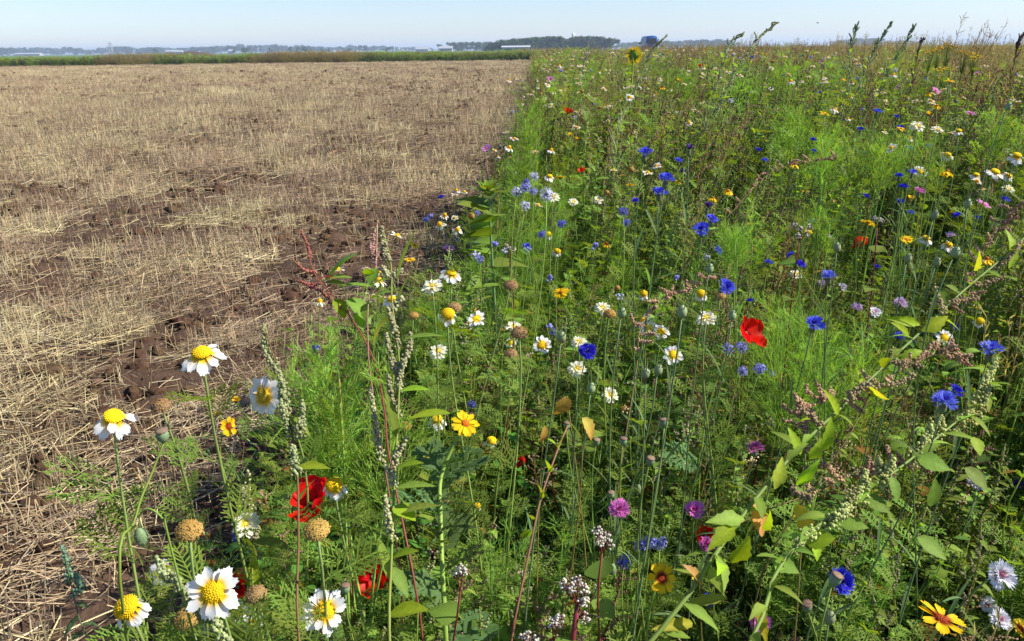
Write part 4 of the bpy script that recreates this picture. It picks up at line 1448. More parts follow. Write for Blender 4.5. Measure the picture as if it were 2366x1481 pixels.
def petal_ring(kind, rs):
    """(petal set, [matrix, ...]) of one flower."""
    out = []
    if kind in ('fresh', 'back'):
        n_ = 13 if kind == 'fresh' else 16
        for k in range(n_):
            out.append((0, k % 3, petal_mat(k * 6.283 / n_ + rs.normal(0, 0.07), rs.normal(0.06, 0.14), rs.uniform(-0.03, 0.02), rs.uniform(0.80, 1.06), rs.normal(0, 0.25))))
    elif kind == 'droop':
        n_ = 12
        for k in range(n_):
            out.append((0, k % 3, petal_mat(k * 6.283 / n_ + rs.normal(0, 0.08), rs.normal(-0.55, 0.22), 0.02, rs.uniform(0.85, 1.05), rs.normal(0, 0.2))))
    elif kind == 'skirt':
        n_ = 13
        for k in range(n_):
            if rs.random() < 0.1:
                continue
            out.append((0, k % 3, Matrix.Rotation(k * 6.283 / n_ + rs.normal(0, 0.06), 4, 'Z') @ Matrix.Translation((0.22, 0, 0.04)) @ Matrix.Rotation(rs.uniform(0.75, 1.25), 4, 'Y') @ Matrix.Scale(rs.uniform(0.70, 0.9), 4)))
    elif kind == 'double':
        for k in range(14):
            out.append((1, k % 3, petal_mat(k * 6.283 / 14 + rs.normal(0, 0.07), rs.normal(-0.05, 0.1), 0, rs.uniform(0.9, 1.05), rs.normal(0, 0.15))))
        for k in range(11):
            out.append((1, k % 3, petal_mat(k * 6.283 / 11 + 0.2 + rs.normal(0, 0.07), rs.normal(0.38, 0.12), 0.03, rs.uniform(0.62, 0.8), rs.normal(0, 0.15))))
    elif kind in ('spent', 'brown'):
        for k in range(13):
            if rs.random() < 0.25:
                continue
            out.append((2, k % 2, Matrix.Rotation(k * 6.283 / 13 + rs.normal(0, 0.1), 4, 'Z') @ Matrix.Translation((0.02, 0, 0.05)) @ Matrix.Translation((0.8, 0, 0)) @ Matrix.Rotation(rs.uniform(0.9, 1.9), 4, 'Y') @ Matrix.Translation((-0.8, 0, 0)) @ Matrix.Scale(rs.uniform(0.8, 1.15), 4)))
    return out


SETS_G = [G_WP, G_CP, G_DRY]; SETS_M = [ME_WP, ME_CP, ME_DRY]
_ring = {}


def ring_mesh(kind, var):
    """All petals of a small flower as one part."""
    if (kind, var) not in _ring:
        rs = np.random.default_rng(500 + var)
        b = MB()
        for (st, k, m) in petal_ring(kind, rs):
            g = SETS_G[st][k % len(SETS_G[st])]
            b.add(xf(g[0], m), g[1], None, g[2])
        _ring[(kind, var)] = b.mesh('petals', M_PETAL)
    return _ring[(kind, var)]


def leaf_mesh(fn, name='leaf', mat=None):
    b = MB(); fn(b)
    return b.mesh(name, mat or M_LEAF)


X1 = np.array([1.0, 0, 0]); Z1 = UP; O0 = np.zeros(3)
LEAF_F = [leaf_mesh(lambda b, k=k: feather(b, O0, X1, Z1, 1.0, GREEN * (0.95 + 0.15 * k), 8, 0.030, 0.42, 3, np.random.default_rng(k))) for k in range(3)]
LEAF_LOB = [leaf_mesh(lambda b, k=k: feather(b, O0, X1, Z1, 1.0, np.array([0.13, 0.21, 0.07]), 6, 0.085, 0.40, 3, np.random.default_rng(k + 5))) for k in range(2)]
LEAF_N = [leaf_mesh(lambda b, k=k: blade(b, O0, X1, Z1, 1.0, 0.06, GREYG, 'lance', 0.3 + 0.3 * k, 0.2, 7)) for k in range(2)]
LEAF_L = [leaf_mesh(lambda b, k=k: blade(b, O0, X1, Z1, 1.0, 0.34, GREEN * (1.1 + 0.35 * k), ['lance', 'diamond', 'diamond'][k], 0.25 + 0.2 * k, 0.25, 11, 0.06)) for k in range(3)]
LEAF_H = [leaf_mesh(lambda b, k=k: blade(b, O0, X1, Z1, 1.0, 0.85, GREEN * (0.8 + 0.3 * k), 'heart', 0.3, 0.2, 8)) for k in range(2)]


def frame_x(p, d, s, up=UP, roll=0.0):
    """Matrix with local +X along d."""
    d = nrm(d); y = nrm(np.cross(up, d)) if abs(d @ up) < 0.98 else np.array([0, 1.0, 0])
    z = np.cross(d, y)
    m = Matrix(((d[0], y[0], z[0], p[0]), (d[1], y[1], z[1], p[1]), (d[2], y[2], z[2], p[2]), (0, 0, 0, 1)))
    return m @ Matrix.Rotation(roll, 4, 'X') @ Matrix.Scale(s, 4)


def stem_path(P_, n_, rs, lean=0.05, neck=0.28, base=None):
    n_ = nrm(n_)
    h = P_[2]
    if base is None:
        bx = P_[0] + rs.normal(-0.03, lean); by = P_[1] + rs.normal(0.02, lean)
        bx = max(bx, -0.85) if P_[1] < 2.2 else max(bx, float(edge_x(by)) + 0.02)
        base = np.array([bx, by, 0.0])
    dn = n_ * np.array([1, 1, 1]); dn = nrm(dn + np.array([0, 0, 0.7]))
    return bez(base, base + [rs.normal(0, 0.05), rs.normal(0, 0.05), h * 0.45], P_ - dn * h * neck + np.array([rs.normal(0, 0.025), rs.normal(0, 0.02), 0]), P_, 14), base


def add_stem(ro, base, path, r0, r1, col, sides=6, name='stem', coltop=None):
    b = MB()
    c = np.tile(np.asarray(col, float), (len(path), 1))
    if coltop is not None:
        k = np.linspace(0, 1, len(path))[:, None] ** 1.5
        c = c * (1 - k) + np.asarray(coltop) * k
    tube(b, path - base, np.linspace(r0, r1, len(path)), sides, c)
    return obj(name, b.mesh('stem', M_STEM), ro)


def add_leaves(ro, base, path, meshes, us, size, rs, up=(0.2, 0.9)):
    for u in us:
        p = at(path, u) - base
        obj('leaf', meshes[int(rs.integers(0, len(meshes)))], ro, frame_x(p, rdir(rs, rs.uniform(*up)), size * rs.uniform(0.75, 1.2), UP, rs.normal(0, 0.3)))


BIG = 36     # flowers wider than this many photo pixels get every petal as a piece of its own


def daisy(x, y, px, kind, n_, lab, k):
    rs = np.random.default_rng(2000 + k)
    P_, d = place(x, y, px, SIZE.get(kind, SIZE['daisy']))
    r = px * d / F / 2 * {'spent': 1.0, 'droop': 1.22, 'skirt': 1.18}.get(kind, 1.10)
    path, base = stem_path(P_ - nrm(n_) * r * 0.12, n_, rs)
    ro = root('crown_daisy', lab, 'daisy', base, 'daisies, open and withered, in the flower strip')
    add_stem(ro, base, path, 0.0030, 0.0017, GREEN * 1.25, 6, coltop=np.array([0.20, 0.26, 0.08]))
    dk = kind if kind != 'droop' else 'fresh'
    if kind == 'spent' and k % 2:
        dk = 'brown' if px < 56 else 'spent'
    hd = obj('flower_head', disc_mesh(dk), ro, frame(P_ - base, n_, rs.uniform(0, 6), r))
    if px >= BIG and kind != 'spent' or px > 60:
        for (st, q, m) in petal_ring(kind, rs):
            obj('petal', SETS_M[st][q % len(SETS_M[st])], hd, m)
    else:
        obj('petals', ring_mesh(kind, k % 3), hd)
    add_leaves(ro, base, path, LEAF_F, np.linspace(0.30, 0.90, 12 if px > 40 else 6) + rs.normal(0, 0.02, 12 if px > 40 else 6), 0.090 if px > 55 else 0.075, rs)


def lobes_geo(col, dark, seed, nl=6, r0=0.25, L_=0.75, sp=0.42):
    """One cornflower floret: narrow throat that opens into pointed lobes."""
    rs = np.random.default_rng(seed)
    v, q, c = [], [], []
    v += [[r0 * 0.3, -0.02, 0], [r0 * 0.3, 0.02, 0], [r0 + L_ * 0.35, -0.09, 0.05], [r0 + L_ * 0.35, 0.09, 0.05]]
    c += [dark, dark, col, col]; q.append([0, 1, 3, 2])
    for i_ in range(nl):
        a = (i_ / (nl - 1) - 0.5) * 2 * sp
        b0 = np.array([r0 + L_ * 0.32, a * 0.25, 0.05])
        ln = L_ * 0.68 * (1 - 0.25 * abs(a) / sp) * rs.uniform(0.85, 1.1)
        dr = np.array([math.cos(a), math.sin(a), rs.normal(0.12, 0.12)])
        s_ = np.array([-math.sin(a), math.cos(a), 0.15]) * 0.050
        n0 = len(v)
        mid = b0 + dr * ln * 0.55 + [0, 0, 0.03]
        v += [list(b0 - s_ * 0.7), list(b0 + s_ * 0.7), list(mid - s_ * 1.2), list(mid + s_ * 1.2), list(b0 + dr * ln - s_ * 0.1), list(b0 + dr * ln + s_ * 0.1)]
        c += [col] * 6
        q += [[n0, n0 + 1, n0 + 3, n0 + 2], [n0 + 2, n0 + 3, n0 + 5, n0 + 4]]
    return np.array(v, float), np.array(q), np.array(c, float)


CCOL = {'blue': ((0.080, 0.105, 0.66), (0.04, 0.02, 0.40)), 'deep': ((0.025, 0.022, 0.52), (0.02, 0.01, 0.30)), 'pale': ((0.15, 0.19, 0.72), (0.07, 0.06, 0.5)),
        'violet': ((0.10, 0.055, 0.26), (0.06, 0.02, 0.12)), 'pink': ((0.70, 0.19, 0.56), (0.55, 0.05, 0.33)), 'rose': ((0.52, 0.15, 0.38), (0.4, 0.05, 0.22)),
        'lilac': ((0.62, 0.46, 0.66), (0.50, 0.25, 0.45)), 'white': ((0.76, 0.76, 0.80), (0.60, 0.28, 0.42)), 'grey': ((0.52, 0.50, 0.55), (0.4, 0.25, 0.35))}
_flo, _cset, _calyx = {}, {}, []


def lathe(b, prof, n, col, rib=0.0, ribn=0):
    a = np.linspace(0, 2 * math.pi, n, endpoint=False)
    f = 1 + rib * np.cos(a * ribn) if ribn else np.ones(n)
    v = np.array([[p[0] * f[j] * math.cos(a[j]), p[0] * f[j] * math.sin(a[j]), p[1]] for p in prof for j in range(n)])
    q = [[i_ * n + j, i_ * n + (j + 1) % n, (i_ + 1) * n + (j + 1) % n, (i_ + 1) * n + j] for i_ in range(len(prof) - 1) for j in range(n)]
    c = np.asarray(col, float)
    if c.ndim == 2:
        c = np.repeat(c, n, 0)
    b.add(v, q, None, c)


def calyx():
    if not _calyx:
        b = MB()
        lathe(b, [(0.05, -0.95), (0.22, -0.86), (0.30, -0.62), (0.26, -0.36), (0.19, -0.18), (0.22, -0.05), (0.02, 0.0)], 10, np.array([GREYG * 0.8, GREYG * 0.9, GREYG, (0.12, 0.13, 0.07), (0.10, 0.08, 0.06), GREYG, GREYG]))
        _calyx.append(b.mesh('flower_head', M_STEM))
    return _calyx[0]


def cring(spent):
    out = []
    rs = np.random.default_rng(77)
    for k in range(11):
        out.append((0, petal_mat(k * 6.283 / 11 + rs.normal(0, 0.08), rs.normal(0.22 if not spent else 0.9, 0.16), 0, rs.uniform(0.9, 1.05), rs.normal(0, 0.3))))
    for k in range(9):
        out.append((0, petal_mat(k * 6.283 / 9 + 0.3 + rs.normal(0, 0.1), rs.normal(0.62, 0.15), 0.02, rs.uniform(0.72, 0.85), rs.normal(0, 0.3))))
    for k in range(10):
        out.append((1, petal_mat(k * 6.283 / 10 + rs.normal(0, 0.15), rs.normal(1.15, 0.18), 0.02, rs.uniform(0.5, 0.65), rs.normal(0, 0.4))))
    return out


def cornflower_head(ro, P_, base, n_, r, colr, each, k):
    if colr not in _flo:
        a, b2 = CCOL[colr]
        _flo[colr] = [(lobes_geo(a, b2, 600 + i_)) for i_ in range(2)] + [lobes_geo(b2, b2, 610, 4, 0.2, 0.8, 0.25)]
    g = _flo[colr]
    key = (colr, 'm')
    if key not in _cset:
        _cset[key] = [geo_mesh('floret', x_, M_PETAL) for x_ in g]
        b = MB()
        for i_, (t, m) in enumerate(cring(colr == 'violet')):
            gg = g[2] if t else g[i_ % 2]
            b.add(xf(gg[0], m), gg[1], None, gg[2])
        _cset[(colr, 'all')] = b.mesh('florets', M_PETAL)
    hd = obj('flower_head', calyx(), ro, frame(P_ - base, n_, k * 1.7, r))
    if each:
        for i_, (t, m) in enumerate(cring(colr == 'violet')):
            obj('floret', _cset[key][2 if t else i_ % 2], hd, m)
    else:
        obj('florets', _cset[(colr, 'all')], hd)


def cornflower(x, y, px, colr, n_, lab, k):
    rs = np.random.default_rng(3000 + k)
    P_, d = place(x, y, px, SIZE['corn'])
    r = px * d / F / 2
    path, base = stem_path(P_ - nrm(n_) * r * 0.9, n_, rs, 0.06)
    ro = root('cornflower', lab, 'cornflower', base, 'cornflowers of every colour in the strip')
    add_stem(ro, base, path, 0.0020, 0.0011, GREYG * 0.9, 5)
    cornflower_head(ro, P_, base, n_, r, colr, px >= 40, k)
    add_leaves(ro, base, path, LEAF_N, np.linspace(0.25, 0.88, 6), 0.10, rs, (0.7, 1.8))


GILC = {'lav': (0.30, 0.30, 0.68), 'blu': (0.14, 0.15, 0.55), 'wht': (0.62, 0.62, 0.76)}
_gil = {}


def gilia(x, y, px, colr, lab, k):
    rs = np.random.default_rng(4000 + k)
    P_, d = place(x, y, px, SIZE['gilia'])
    r = px * d / F / 2
    path, base = stem_path(P_, (0.1, -0.1, 1), rs, 0.06)
    ro = root('pompon_flower', lab, 'pompon flower', base, 'small lavender pompon flowers')
    add_stem(ro, base, path, 0.0015, 0.0009, GREEN * 1.3, 4)
    if colr not in _gil:
        b = MB()
        r2 = np.random.default_rng(9)
        n2 = 70
        D = nrm(r2.normal(0, 1, (n2, 3)) * [1, 1, 0.85] + [0, 0, 0.25])
        A = D * 0.3; Bp = D * r2.uniform(0.75, 1.08, n2)[:, None]
        cc = np.asarray(GILC[colr]) * r2.uniform(0.7, 1.2, (n2, 1))
        ribbons(b, A, (A + Bp) / 2, Bp, 0.10, r2.normal(0, 1, (n2, 3)), cc, 0.9)
        for q in range(n2):
            U = nrm(np.cross(D[q], [0.3, 0.5, 0.8])); V = np.cross(D[q], U)
            a5 = np.arange(4) * 1.5708
            tips = Bp[q] + 0.17 * (np.cos(a5)[:, None] * U + np.sin(a5)[:, None] * V) + D[q] * 0.04
            ribbons(b, np.repeat(Bp[q][None], 4, 0), (Bp[q] + tips) / 2, tips, 0.11, np.repeat(D[q][None], 4, 0), cc[q] * 1.1, 0.4)
        balls(b, [[0, 0, 0]], 0.42, np.array([0.16, 0.18, 0.22]))
        _gil[colr] = b.mesh('flower_head', M_PETAL)
    obj('flower_head', _gil[colr], ro, frame(P_ - base, (0.1, -0.2, 1), k, r))
    add_leaves(ro, base, path, LEAF_F, (0.4, 0.6, 0.75), 0.05, rs)


G_YP = [petal_geo(0.80, 0.50, (0.30, 0.03, 0.008), (0.80, 0.50, 0.006), 0.30, 0.16, 3, 0.10, c, 20 + k, nv=7, r0=0.16, fan=0.75) for k, c in enumerate((0.0, 0.1, 0.18))]
G_YY = [petal_geo(0.80, 0.40, (0.62, 0.20, 0.01), (0.80, 0.55, 0.006), 0.18, 0.12, 2, 0.10, c, 30 + k, nv=5, r0=0.16, fan=0.6) for k, c in enumerate((0.0, 0.1, 0.18))]
ME_YP = [geo_mesh('petal', g, M_PETAL) for g in G_YP]
ME_YY = [geo_mesh('petal', g, M_PETAL) for g in G_YY]
_yr = {}


def yring(ty, rs, plain):
    n_ = 13 if plain else 8
    pit = {'open': 0.10, 'cup': 0.95, 'droop': -0.55}[ty]
    return [(k % 3, petal_mat(k * 6.283 / n_ + rs.normal(0, 0.08), rs.normal(pit, 0.10), 0, rs.uniform(0.9, 1.05), rs.normal(0, 0.15))) for k in range(n_)]


def yellow(x, y, px, ty, n_, lab, k):
    rs = np.random.default_rng(5000 + k)
    P_, d = place(x, y, px, SIZE['yellow'])
    r = px * d / F / 2
    plain = k in (0, 8, 10, 11, 12, 14, 16)
    if k == 0:
        base = np.array(on_ground(1040, 1481)) * [0.62, 0.62, 0]
        path = resample([base, W(1030, 1470, d * 0.93), W(1018, 1200, d * 0.97), W(1022, 1090, d), P_], 22)
    else:
        path, base = stem_path(P_ - nrm(n_) * r * 0.1, n_, rs)
    ro = root('yellow_daisy', lab, 'yellow flower', base, 'yellow flowers in the strip')
    add_stem(ro, base, path, 0.0048 if k == 0 else 0.0024, 0.0032 if k == 0 else 0.0015, GREEN * 1.4, 6)
    hd = obj('flower_head', disc_mesh('coreoy' if plain else 'coreo'), ro, frame(P_ - base, n_, rs.uniform(0, 6), r))
    if px >= 30:
        for (q, m) in yring(ty, rs, plain):
            obj('petal', (ME_YY if plain else ME_YP)[q], hd, m)
    else:
        key = (ty, plain)
        if key not in _yr:
            b = MB()
            for (q, m) in yring(ty, rs, plain):
                g = (G_YY if plain else G_YP)[q]
                b.add(xf(g[0], m), g[1], None, g[2])
            _yr[key] = b.mesh('petals', M_PETAL)
        obj('petals', _yr[key], hd)
    if k == 0:
        add_leaves(ro, base, path, LEAF_LOB, np.linspace(0.2, 0.78, 16), 0.085, rs, (0.3, 0.9))
    else:
        add_leaves(ro, base, path, LEAF_F, np.linspace(0.35, 0.88, 5), 0.06, rs)


def poppy_petal(seed, w):
    v, q, c = petal_geo(1.0, w, (0.05, 0.0, 0.0), (0.66, 0.012, 0.006), 0.14, 0.02, 1, 0.16, -0.28, seed, 9, 9, 0.05, 0.0, 0.78)
    rs = np.random.default_rng(seed)
    ph = rs.uniform(0, 6, 3)
    rr = np.clip(v[:, 0], 0, 1)
    v[:, 2] += rr * (0.05 * np.sin(v[:, 1] * 9 + ph[0]) + 0.03 * np.sin(v[:, 1] * 19 + v[:, 0] * 4 + ph[1])) + 0.02 * np.sin(v[:, 0] * 11 + ph[2])
    v[:, 0] += 0.03 * np.sin(v[:, 1] * 14 + ph[1]) * rr
    return v, q, c


M_POPPY = attr_mat('poppy_petal', 0.55, 0.45, 0.2, (1.25, 0.5, 0.3), 0.08, 30)
ME_POP = [geo_mesh('petal', poppy_petal(40 + k, 1.5 if k < 2 else 1.3), M_POPPY) for k in range(4)]
_pop = []


def poppy(x, y, px, n_, sh, lab, k):
    rs = np.random.default_rng(6000 + k)
    P_, d = place(x, y, px, SIZE['poppy'])
    r = px * d / F / 2
    c0 = P_ - nrm(n_) * r * 0.35
    path, base = stem_path(c0, n_, rs)
    ro = root('poppy', lab, 'poppy', base, 'red poppies in bloom')
    add_stem(ro, base, path, 0.0022, 0.0015, GREEN * 1.2 + [0.03, 0, 0], 5)
    if not _pop:
        b = MB()
        lathe(b, [(0.03, -0.02), (0.12, 0.05), (0.14, 0.16), (0.16, 0.20), (0.02, 0.22)], 10, (0.16, 0.20, 0.09))
        r2 = np.random.default_rng(3)
        a = r2.uniform(0, 6.28, 60); D = np.stack([np.cos(a), np.sin(a), r2.uniform(0.5, 1.6, 60)], 1)
        E = nrm(D) * r2.uniform(0.2, 0.32, 60)[:, None]
        E = E * 0.75; straws(b, nrm(D) * 0.06, E, np.full(60, 0.006), np.tile([0.02, 0.01, 0.02], (60, 1)))
        balls(b, E, 0.018, np.array([0.02, 0.015, 0.03]))
        _pop.append(b.mesh('flower_head', M_DISC))
    hd = obj('flower_head', _pop[0], ro, frame(c0 - base, n_, rs.uniform(0, 6), r * 1.05))
    for q in range(4):
        pit = rs.normal(0.28 if q < 2 else 0.5, 0.12) if k != 3 else (0.25, 0.35, 0.5, 0.6)[q]
        obj('petal', ME_POP[q], hd, petal_mat((0, 3.1416, 1.5708, 4.7124)[q] + rs.normal(0, 0.1), pit, 0, rs.uniform(1.05, 1.2) * (1 if q < 2 else 0.9)))
    add_leaves(ro, base, path, LEAF_LOB, (0.2, 0.35, 0.5), 0.08, rs)


_cap = {}


def capsule(x, y, px, ty, lab, k):
    rs = np.random.default_rng(7000 + k)
    P_, d = place(x, y, px, SIZE['pod' if ty == 'pod' else 'bud'])
    r = px * d / F / 2
    if not _cap:
        cg = np.array([0.17, 0.24, 0.12])
        b = MB(); lathe(b, [(0.12, -1.35), (0.30, -1.25), (0.62, -1.0), (0.92, -0.45), (1.0, 0.15), (0.92, 0.62), (0.80, 0.78), (0.1, 0.80)], 14, cg, 0.025, 7)
        _cap['body'] = b.mesh('seed_head', M_STEM)
        b = MB(); lathe(b, [(0.75, 0.76), (1.02, 0.84), (1.06, 0.92), (0.6, 1.02), (0.05, 1.10)], 20, np.array([(0.13, 0.08, 0.05)] * 3 + [(0.20, 0.13, 0.08)] * 2), 0.08, 10)
        _cap['crown'] = b.mesh('crown_disc', M_STEM)
        b = MB(); lathe(b, [(0.1, -1.7), (0.55, -1.35), (0.92, -0.6), (1.0, 0.1), (0.8, 0.9), (0.4, 1.5), (0.05, 1.75)], 12, np.array([0.15, 0.21, 0.09]))
        r2 = np.random.default_rng(5); D = nrm(r2.normal(0, 1, (110, 3)))
        A = D * [0.95, 0.95, 1.5]; straws(b, A, A + D * 0.35, np.full(110, 0.022), np.tile([0.26, 0.30, 0.16], (110, 1)))
        _cap['bud'] = b.mesh('bud', M_STEM)
        b = MB(); lathe(b, [(0.3, -1.35), (0.68, -1.15), (0.95, -0.6), (1.0, 0.0), (0.8, 0.7), (0.45, 1.15), (0.12, 1.4)], 20, np.array([0.23, 0.28, 0.13]), 0.07, 10)
        _cap['pod'] = b.mesh('pod', M_STEM)
        b = MB()
        for q in range(5):
            a = q * 1.2566
            u = np.array([math.cos(a), math.sin(a), 0])
            p = resample([u * 0.7 + [0, 0, 0.7], u * 1.1 + [0, 0, 1.9], u * (1.2 + 0.5 * (q % 3)) + [0, 0, 3.6 - 0.5 * (q % 2)]], 5)
            tube(b, p, np.linspace(0.13, 0.05, 5), 4, GREYG * 0.95)
        _cap['sepals'] = b.mesh('sepals', M_STEM)
    if ty == 'bud':
        top = P_ + np.array([0.012, 0, 0.03])
        bx = P_[0] + rs.normal(0.05, 0.03); base = np.array([bx, P_[1] + 0.02, 0.0])
        hook = resample([base, base * [0.5, 0.5, 0] + P_ * [0.5, 0.5, 0] + [0.02, 0, P_[2] * 0.55], P_ + [0.030, 0, -0.02], P_ + [0.027, 0, 0.018], P_ + [0.014, 0, 0.033], P_ + [0.003, 0, 0.026], P_ + [0, 0, r * 1.4]], 30)
        ro = root('poppy_bud', lab, 'poppy bud', base, 'nodding poppy buds')
        add_stem(ro, base, hook, 0.0014, 0.0009, GREEN * 1.0, 5)
        obj('bud', _cap['bud'], ro, frame(P_ - base, (0.1, 0, -1), 0, r))
        return
    n_ = (rs.normal(0.05, 0.12), rs.normal(-0.12, 0.1), 1)
    if k == 0:
        base = np.array(on_ground(290, 1475)) * [0.60, 0.60, 0]
        path = resample([base, W(285, 1420, d * 0.95), W(312, 1200, d * 0.98), W(352, 1090, d), P_ - nrm(n_) * r * 1.3], 22)
    else:
        path, base = stem_path(P_ - nrm(n_) * r * 1.3, n_, rs, 0.07)
    if ty == 'poppy':
        ro = root('poppy_seed_head', lab, 'seed head', base, 'poppy seed capsules')
        add_stem(ro, base, path, 0.0018, 0.0012, GREEN * 1.1, 5)
        hd = obj('seed_head', _cap['body'], ro, frame(P_ - base, n_, k, r))
        obj('crown_disc', _cap['crown'], hd)
    else:
        ro = root('corncockle_pod', lab, 'seed pod', base, 'striped seed pods with long sepals')
        add_stem(ro, base, path, 0.0019, 0.0013, GREYG, 5)
        hd = obj('pod', _cap['pod'], ro, frame(P_ - base, n_, k, r))
        obj('sepals', _cap['sepals'], hd)
        add_leaves(ro, base, path, LEAF_N, (0.55, 0.72, 0.85), 0.08, rs, (1.2, 2.5))


for k, t in enumerate(DAISY): daisy(*t, k)
for k, t in enumerate(CORN): cornflower(*t, k)
for k, t in enumerate(GILIA): gilia(*t, k)
for k, t in enumerate(YELLOW): yellow(*t, k)
for k, t in enumerate(POPPY): poppy(*t, k)
for k, t in enumerate(CAPS): capsule(*t, k)

# ------------------------------------------------------------------ tall leafy plants traced from the picture: stem points are (x, y, depth)
def base_of(pts, px=None):
    """Foot of a plant: below its lowest traced point."""
    p, q = W(*pts[-1]), W(*pts[-2])
    v = p - q
    k = min(0.7 * p[2] / max(-v[2], 0.02), 6.0)
    return np.array([p[0] + v[0] * k * 0.6, p[1] + v[1] * k * 0.35, 0.0])


def leaf_between(ro, base, p0, p1, w, col, prof='lance', tip=None, curl=0.15, teeth=0.05, fold=0.25, up=None, name='leaf'):
    d = p1 - p0
    b = MB()
    upx = UP if up is None else np.asarray(up, float)
    blade(b, p0 - base, d, upx, np.linalg.norm(d), w, col, prof, curl, fold, 11, teeth, tip)
    return obj(name, b.mesh('leaf', M_LEAF), ro)


def seed_spikes(ro, base, segs, r, col, rs, dens=1.0, size=(0.0015, 0.0030)):
    """Each seed spike is a part: clusters of little balls along a traced line."""
    for (a, c) in segs:
        p = np.array([W(*a), W(*c)]) - base
        q = resample([p[0], p.mean(0) + rs.normal(0, 0.004, 3), p[1]], 7)
        L_ = np.linalg.norm(p[1] - p[0])
        b = MB()
        straws(b, q[:-1], q[1:], np.full(6, 0.0012), np.tile(GREEN * 1.3, (6, 1)))
        spike(b, q, r * 1.1, int(dens * L_ / 0.00055) + 35, rs, col, size)
        obj('seed_spike', b.mesh('seed_spike', M_SEED), ro)


def traced(name, lab, cat, pts, r0, r1, col, group=None, coltop=None):
    base = base_of(pts)
    w_ = [W(*p) for p in pts][::-1]
    v_ = (w_[0] - w_[1]) * [1.0, 0.6, 1.0]
    v_ = v_ / max(np.linalg.norm(v_), 1e-6) * 0.28 * w_[0][2]
    c1 = w_[0] + v_ - [0, 0, 0.10 * w_[0][2]]
    base = np.array([c1[0] + v_[0] * 0.5, c1[1] + v_[1] * 0.4, 0.0])
    path = resample([base, c1 * [1, 1, 0.55] + base * [0, 0, 0.45], c1] + w_ if c1[2] > 0.25 else [base] + w_, 40)
    ro = root(name, lab, cat, base, group)
    add_stem(ro, base, path, r0 * 0.60, r1 * 0.7, np.asarray(col) * 0.58, 6, coltop=coltop)
    return ro, base, path


TG = 'tall leafy plants among the flowers'
rs = np.random.default_rng(8001)
CREAMS = np.array([0.36, 0.34, 0.18])
# goosefoot that stands upright left of the daisy cluster
ro, bs, pa = traced('goosefoot', 'tall upright goosefoot with knobbly cream seed clusters, left of the daisy cluster', 'goosefoot',
                    [(884, 528, 1.38), (903, 610, 1.36), (906, 700, 1.33), (922, 830, 1.30), (920, 950, 1.27), (912, 1100, 1.22), (904, 1300, 1.15), (900, 1480, 1.08)], 0.0045, 0.0018, GREEN * 1.5 + [0.06, 0.02, 0], TG)
seed_spikes(ro, bs, [((898, 600, 1.36), (882, 524, 1.38)), ((903, 640, 1.35), (928, 625, 1.36)), ((903, 640, 1.35), (884, 618, 1.35)), ((904, 720, 1.33), (930, 690, 1.33)), ((918, 800, 1.31), (898, 715, 1.32)),
                     ((920, 870, 1.30), (892, 775, 1.30)), ((920, 850, 1.30), (948, 770, 1.31)), ((921, 905, 1.29), (940, 820, 1.29)), ((919, 960, 1.28), (898, 870, 1.27)), ((910, 1120, 1.2), (888, 1075, 1.2)),
                     ((880, 1060, 1.2), (856, 905, 1.22)), ((905, 1240, 1.16), (890, 1150, 1.15)), ((908, 1080, 1.2), (940, 1010, 1.2))], 0.0068, CREAMS, rs, 0.75)
for (a, c, w_, co) in [((918, 650), (942, 520), 0.014, GREEN), ((922, 690), (948, 600), 0.012, GREEN * 1.1), ((932, 785), (1022, 760), 0.016, GREEN * 1.2), ((922, 905), (988, 888), 0.019, YELG), ((1040, 955), (940, 953), 0.020, YELG * 0.9),
                       ((915, 1082), (975, 1058), 0.017, YELG * 0.8), ((914, 1128), (1004, 1108), 0.017, GREEN * 1.3), ((910, 1170), (962, 1195), 0.026, YELG), ((905, 1190), (1010, 1150), 0.020, GREEN * 1.4),
                       ((903, 1310), (948, 1375), 0.018, GREEN), ((900, 1340), (880, 1230), 0.017, GREEN * 1.2), ((915, 1010), (902, 900), 0.014, GREEN), ((904, 1290), (962, 1262), 0.02, YELG * 0.8), ((900, 1420), (985, 1395), 0.03, YELG)]:
    leaf_between(ro, bs, W(*a, 1.2), W(*c, 1.2 - 0.02), w_ * 1.25, co, 'lance', None, 0.2)
# second goosefoot before the feathery bush
ro, bs, pa = traced('goosefoot', 'grey green goosefoot spike leaning left of the feathery bush', 'goosefoot',
                    [(610, 752, 1.26), (625, 800, 1.24), (645, 870, 1.22), (668, 970, 1.18), (686, 1080, 1.13), (690, 1250, 1.05), (690, 1470, 0.98)], 0.0036, 0.0014, REDST * 0.7 + GREEN * 0.5, TG)
seed_spikes(ro, bs, [((640, 850, 1.22), (610, 752, 1.26)), ((655, 920, 1.2), (630, 840, 1.21)), ((662, 960, 1.19), (650, 880, 1.2)), ((672, 1010, 1.17), (648, 930, 1.17)), ((690, 1010, 1.15), (700, 930, 1.17)), ((688, 1100, 1.12), (676, 1030, 1.13))], 0.008, PALES * 0.95, rs, 0.9)
for (a, c, w_, co) in [((640, 870), (605, 850), 0.014, GREEN), ((650, 900), (720, 870), 0.02, GREEN * 1.2), ((665, 960), (720, 1000), 0.02, GREEN * 1.3), ((680, 1080), (762, 1072), 0.030, YELG), ((690, 1160), (720, 1100), 0.02, GREEN)]:
    leaf_between(ro, bs, W(*a, 1.18), W(*c, 1.16), w_, co, 'diamond')
ro, bs, pa = traced('goosefoot', 'short knobbly goosefoot spike rising behind the cream double daisy', 'goosefoot',
                    [(575, 1096, 1.34), (577, 1150, 1.33), (582, 1250, 1.30), (590, 1420, 1.24)], 0.003, 0.0014, GREEN * 1.4, TG)
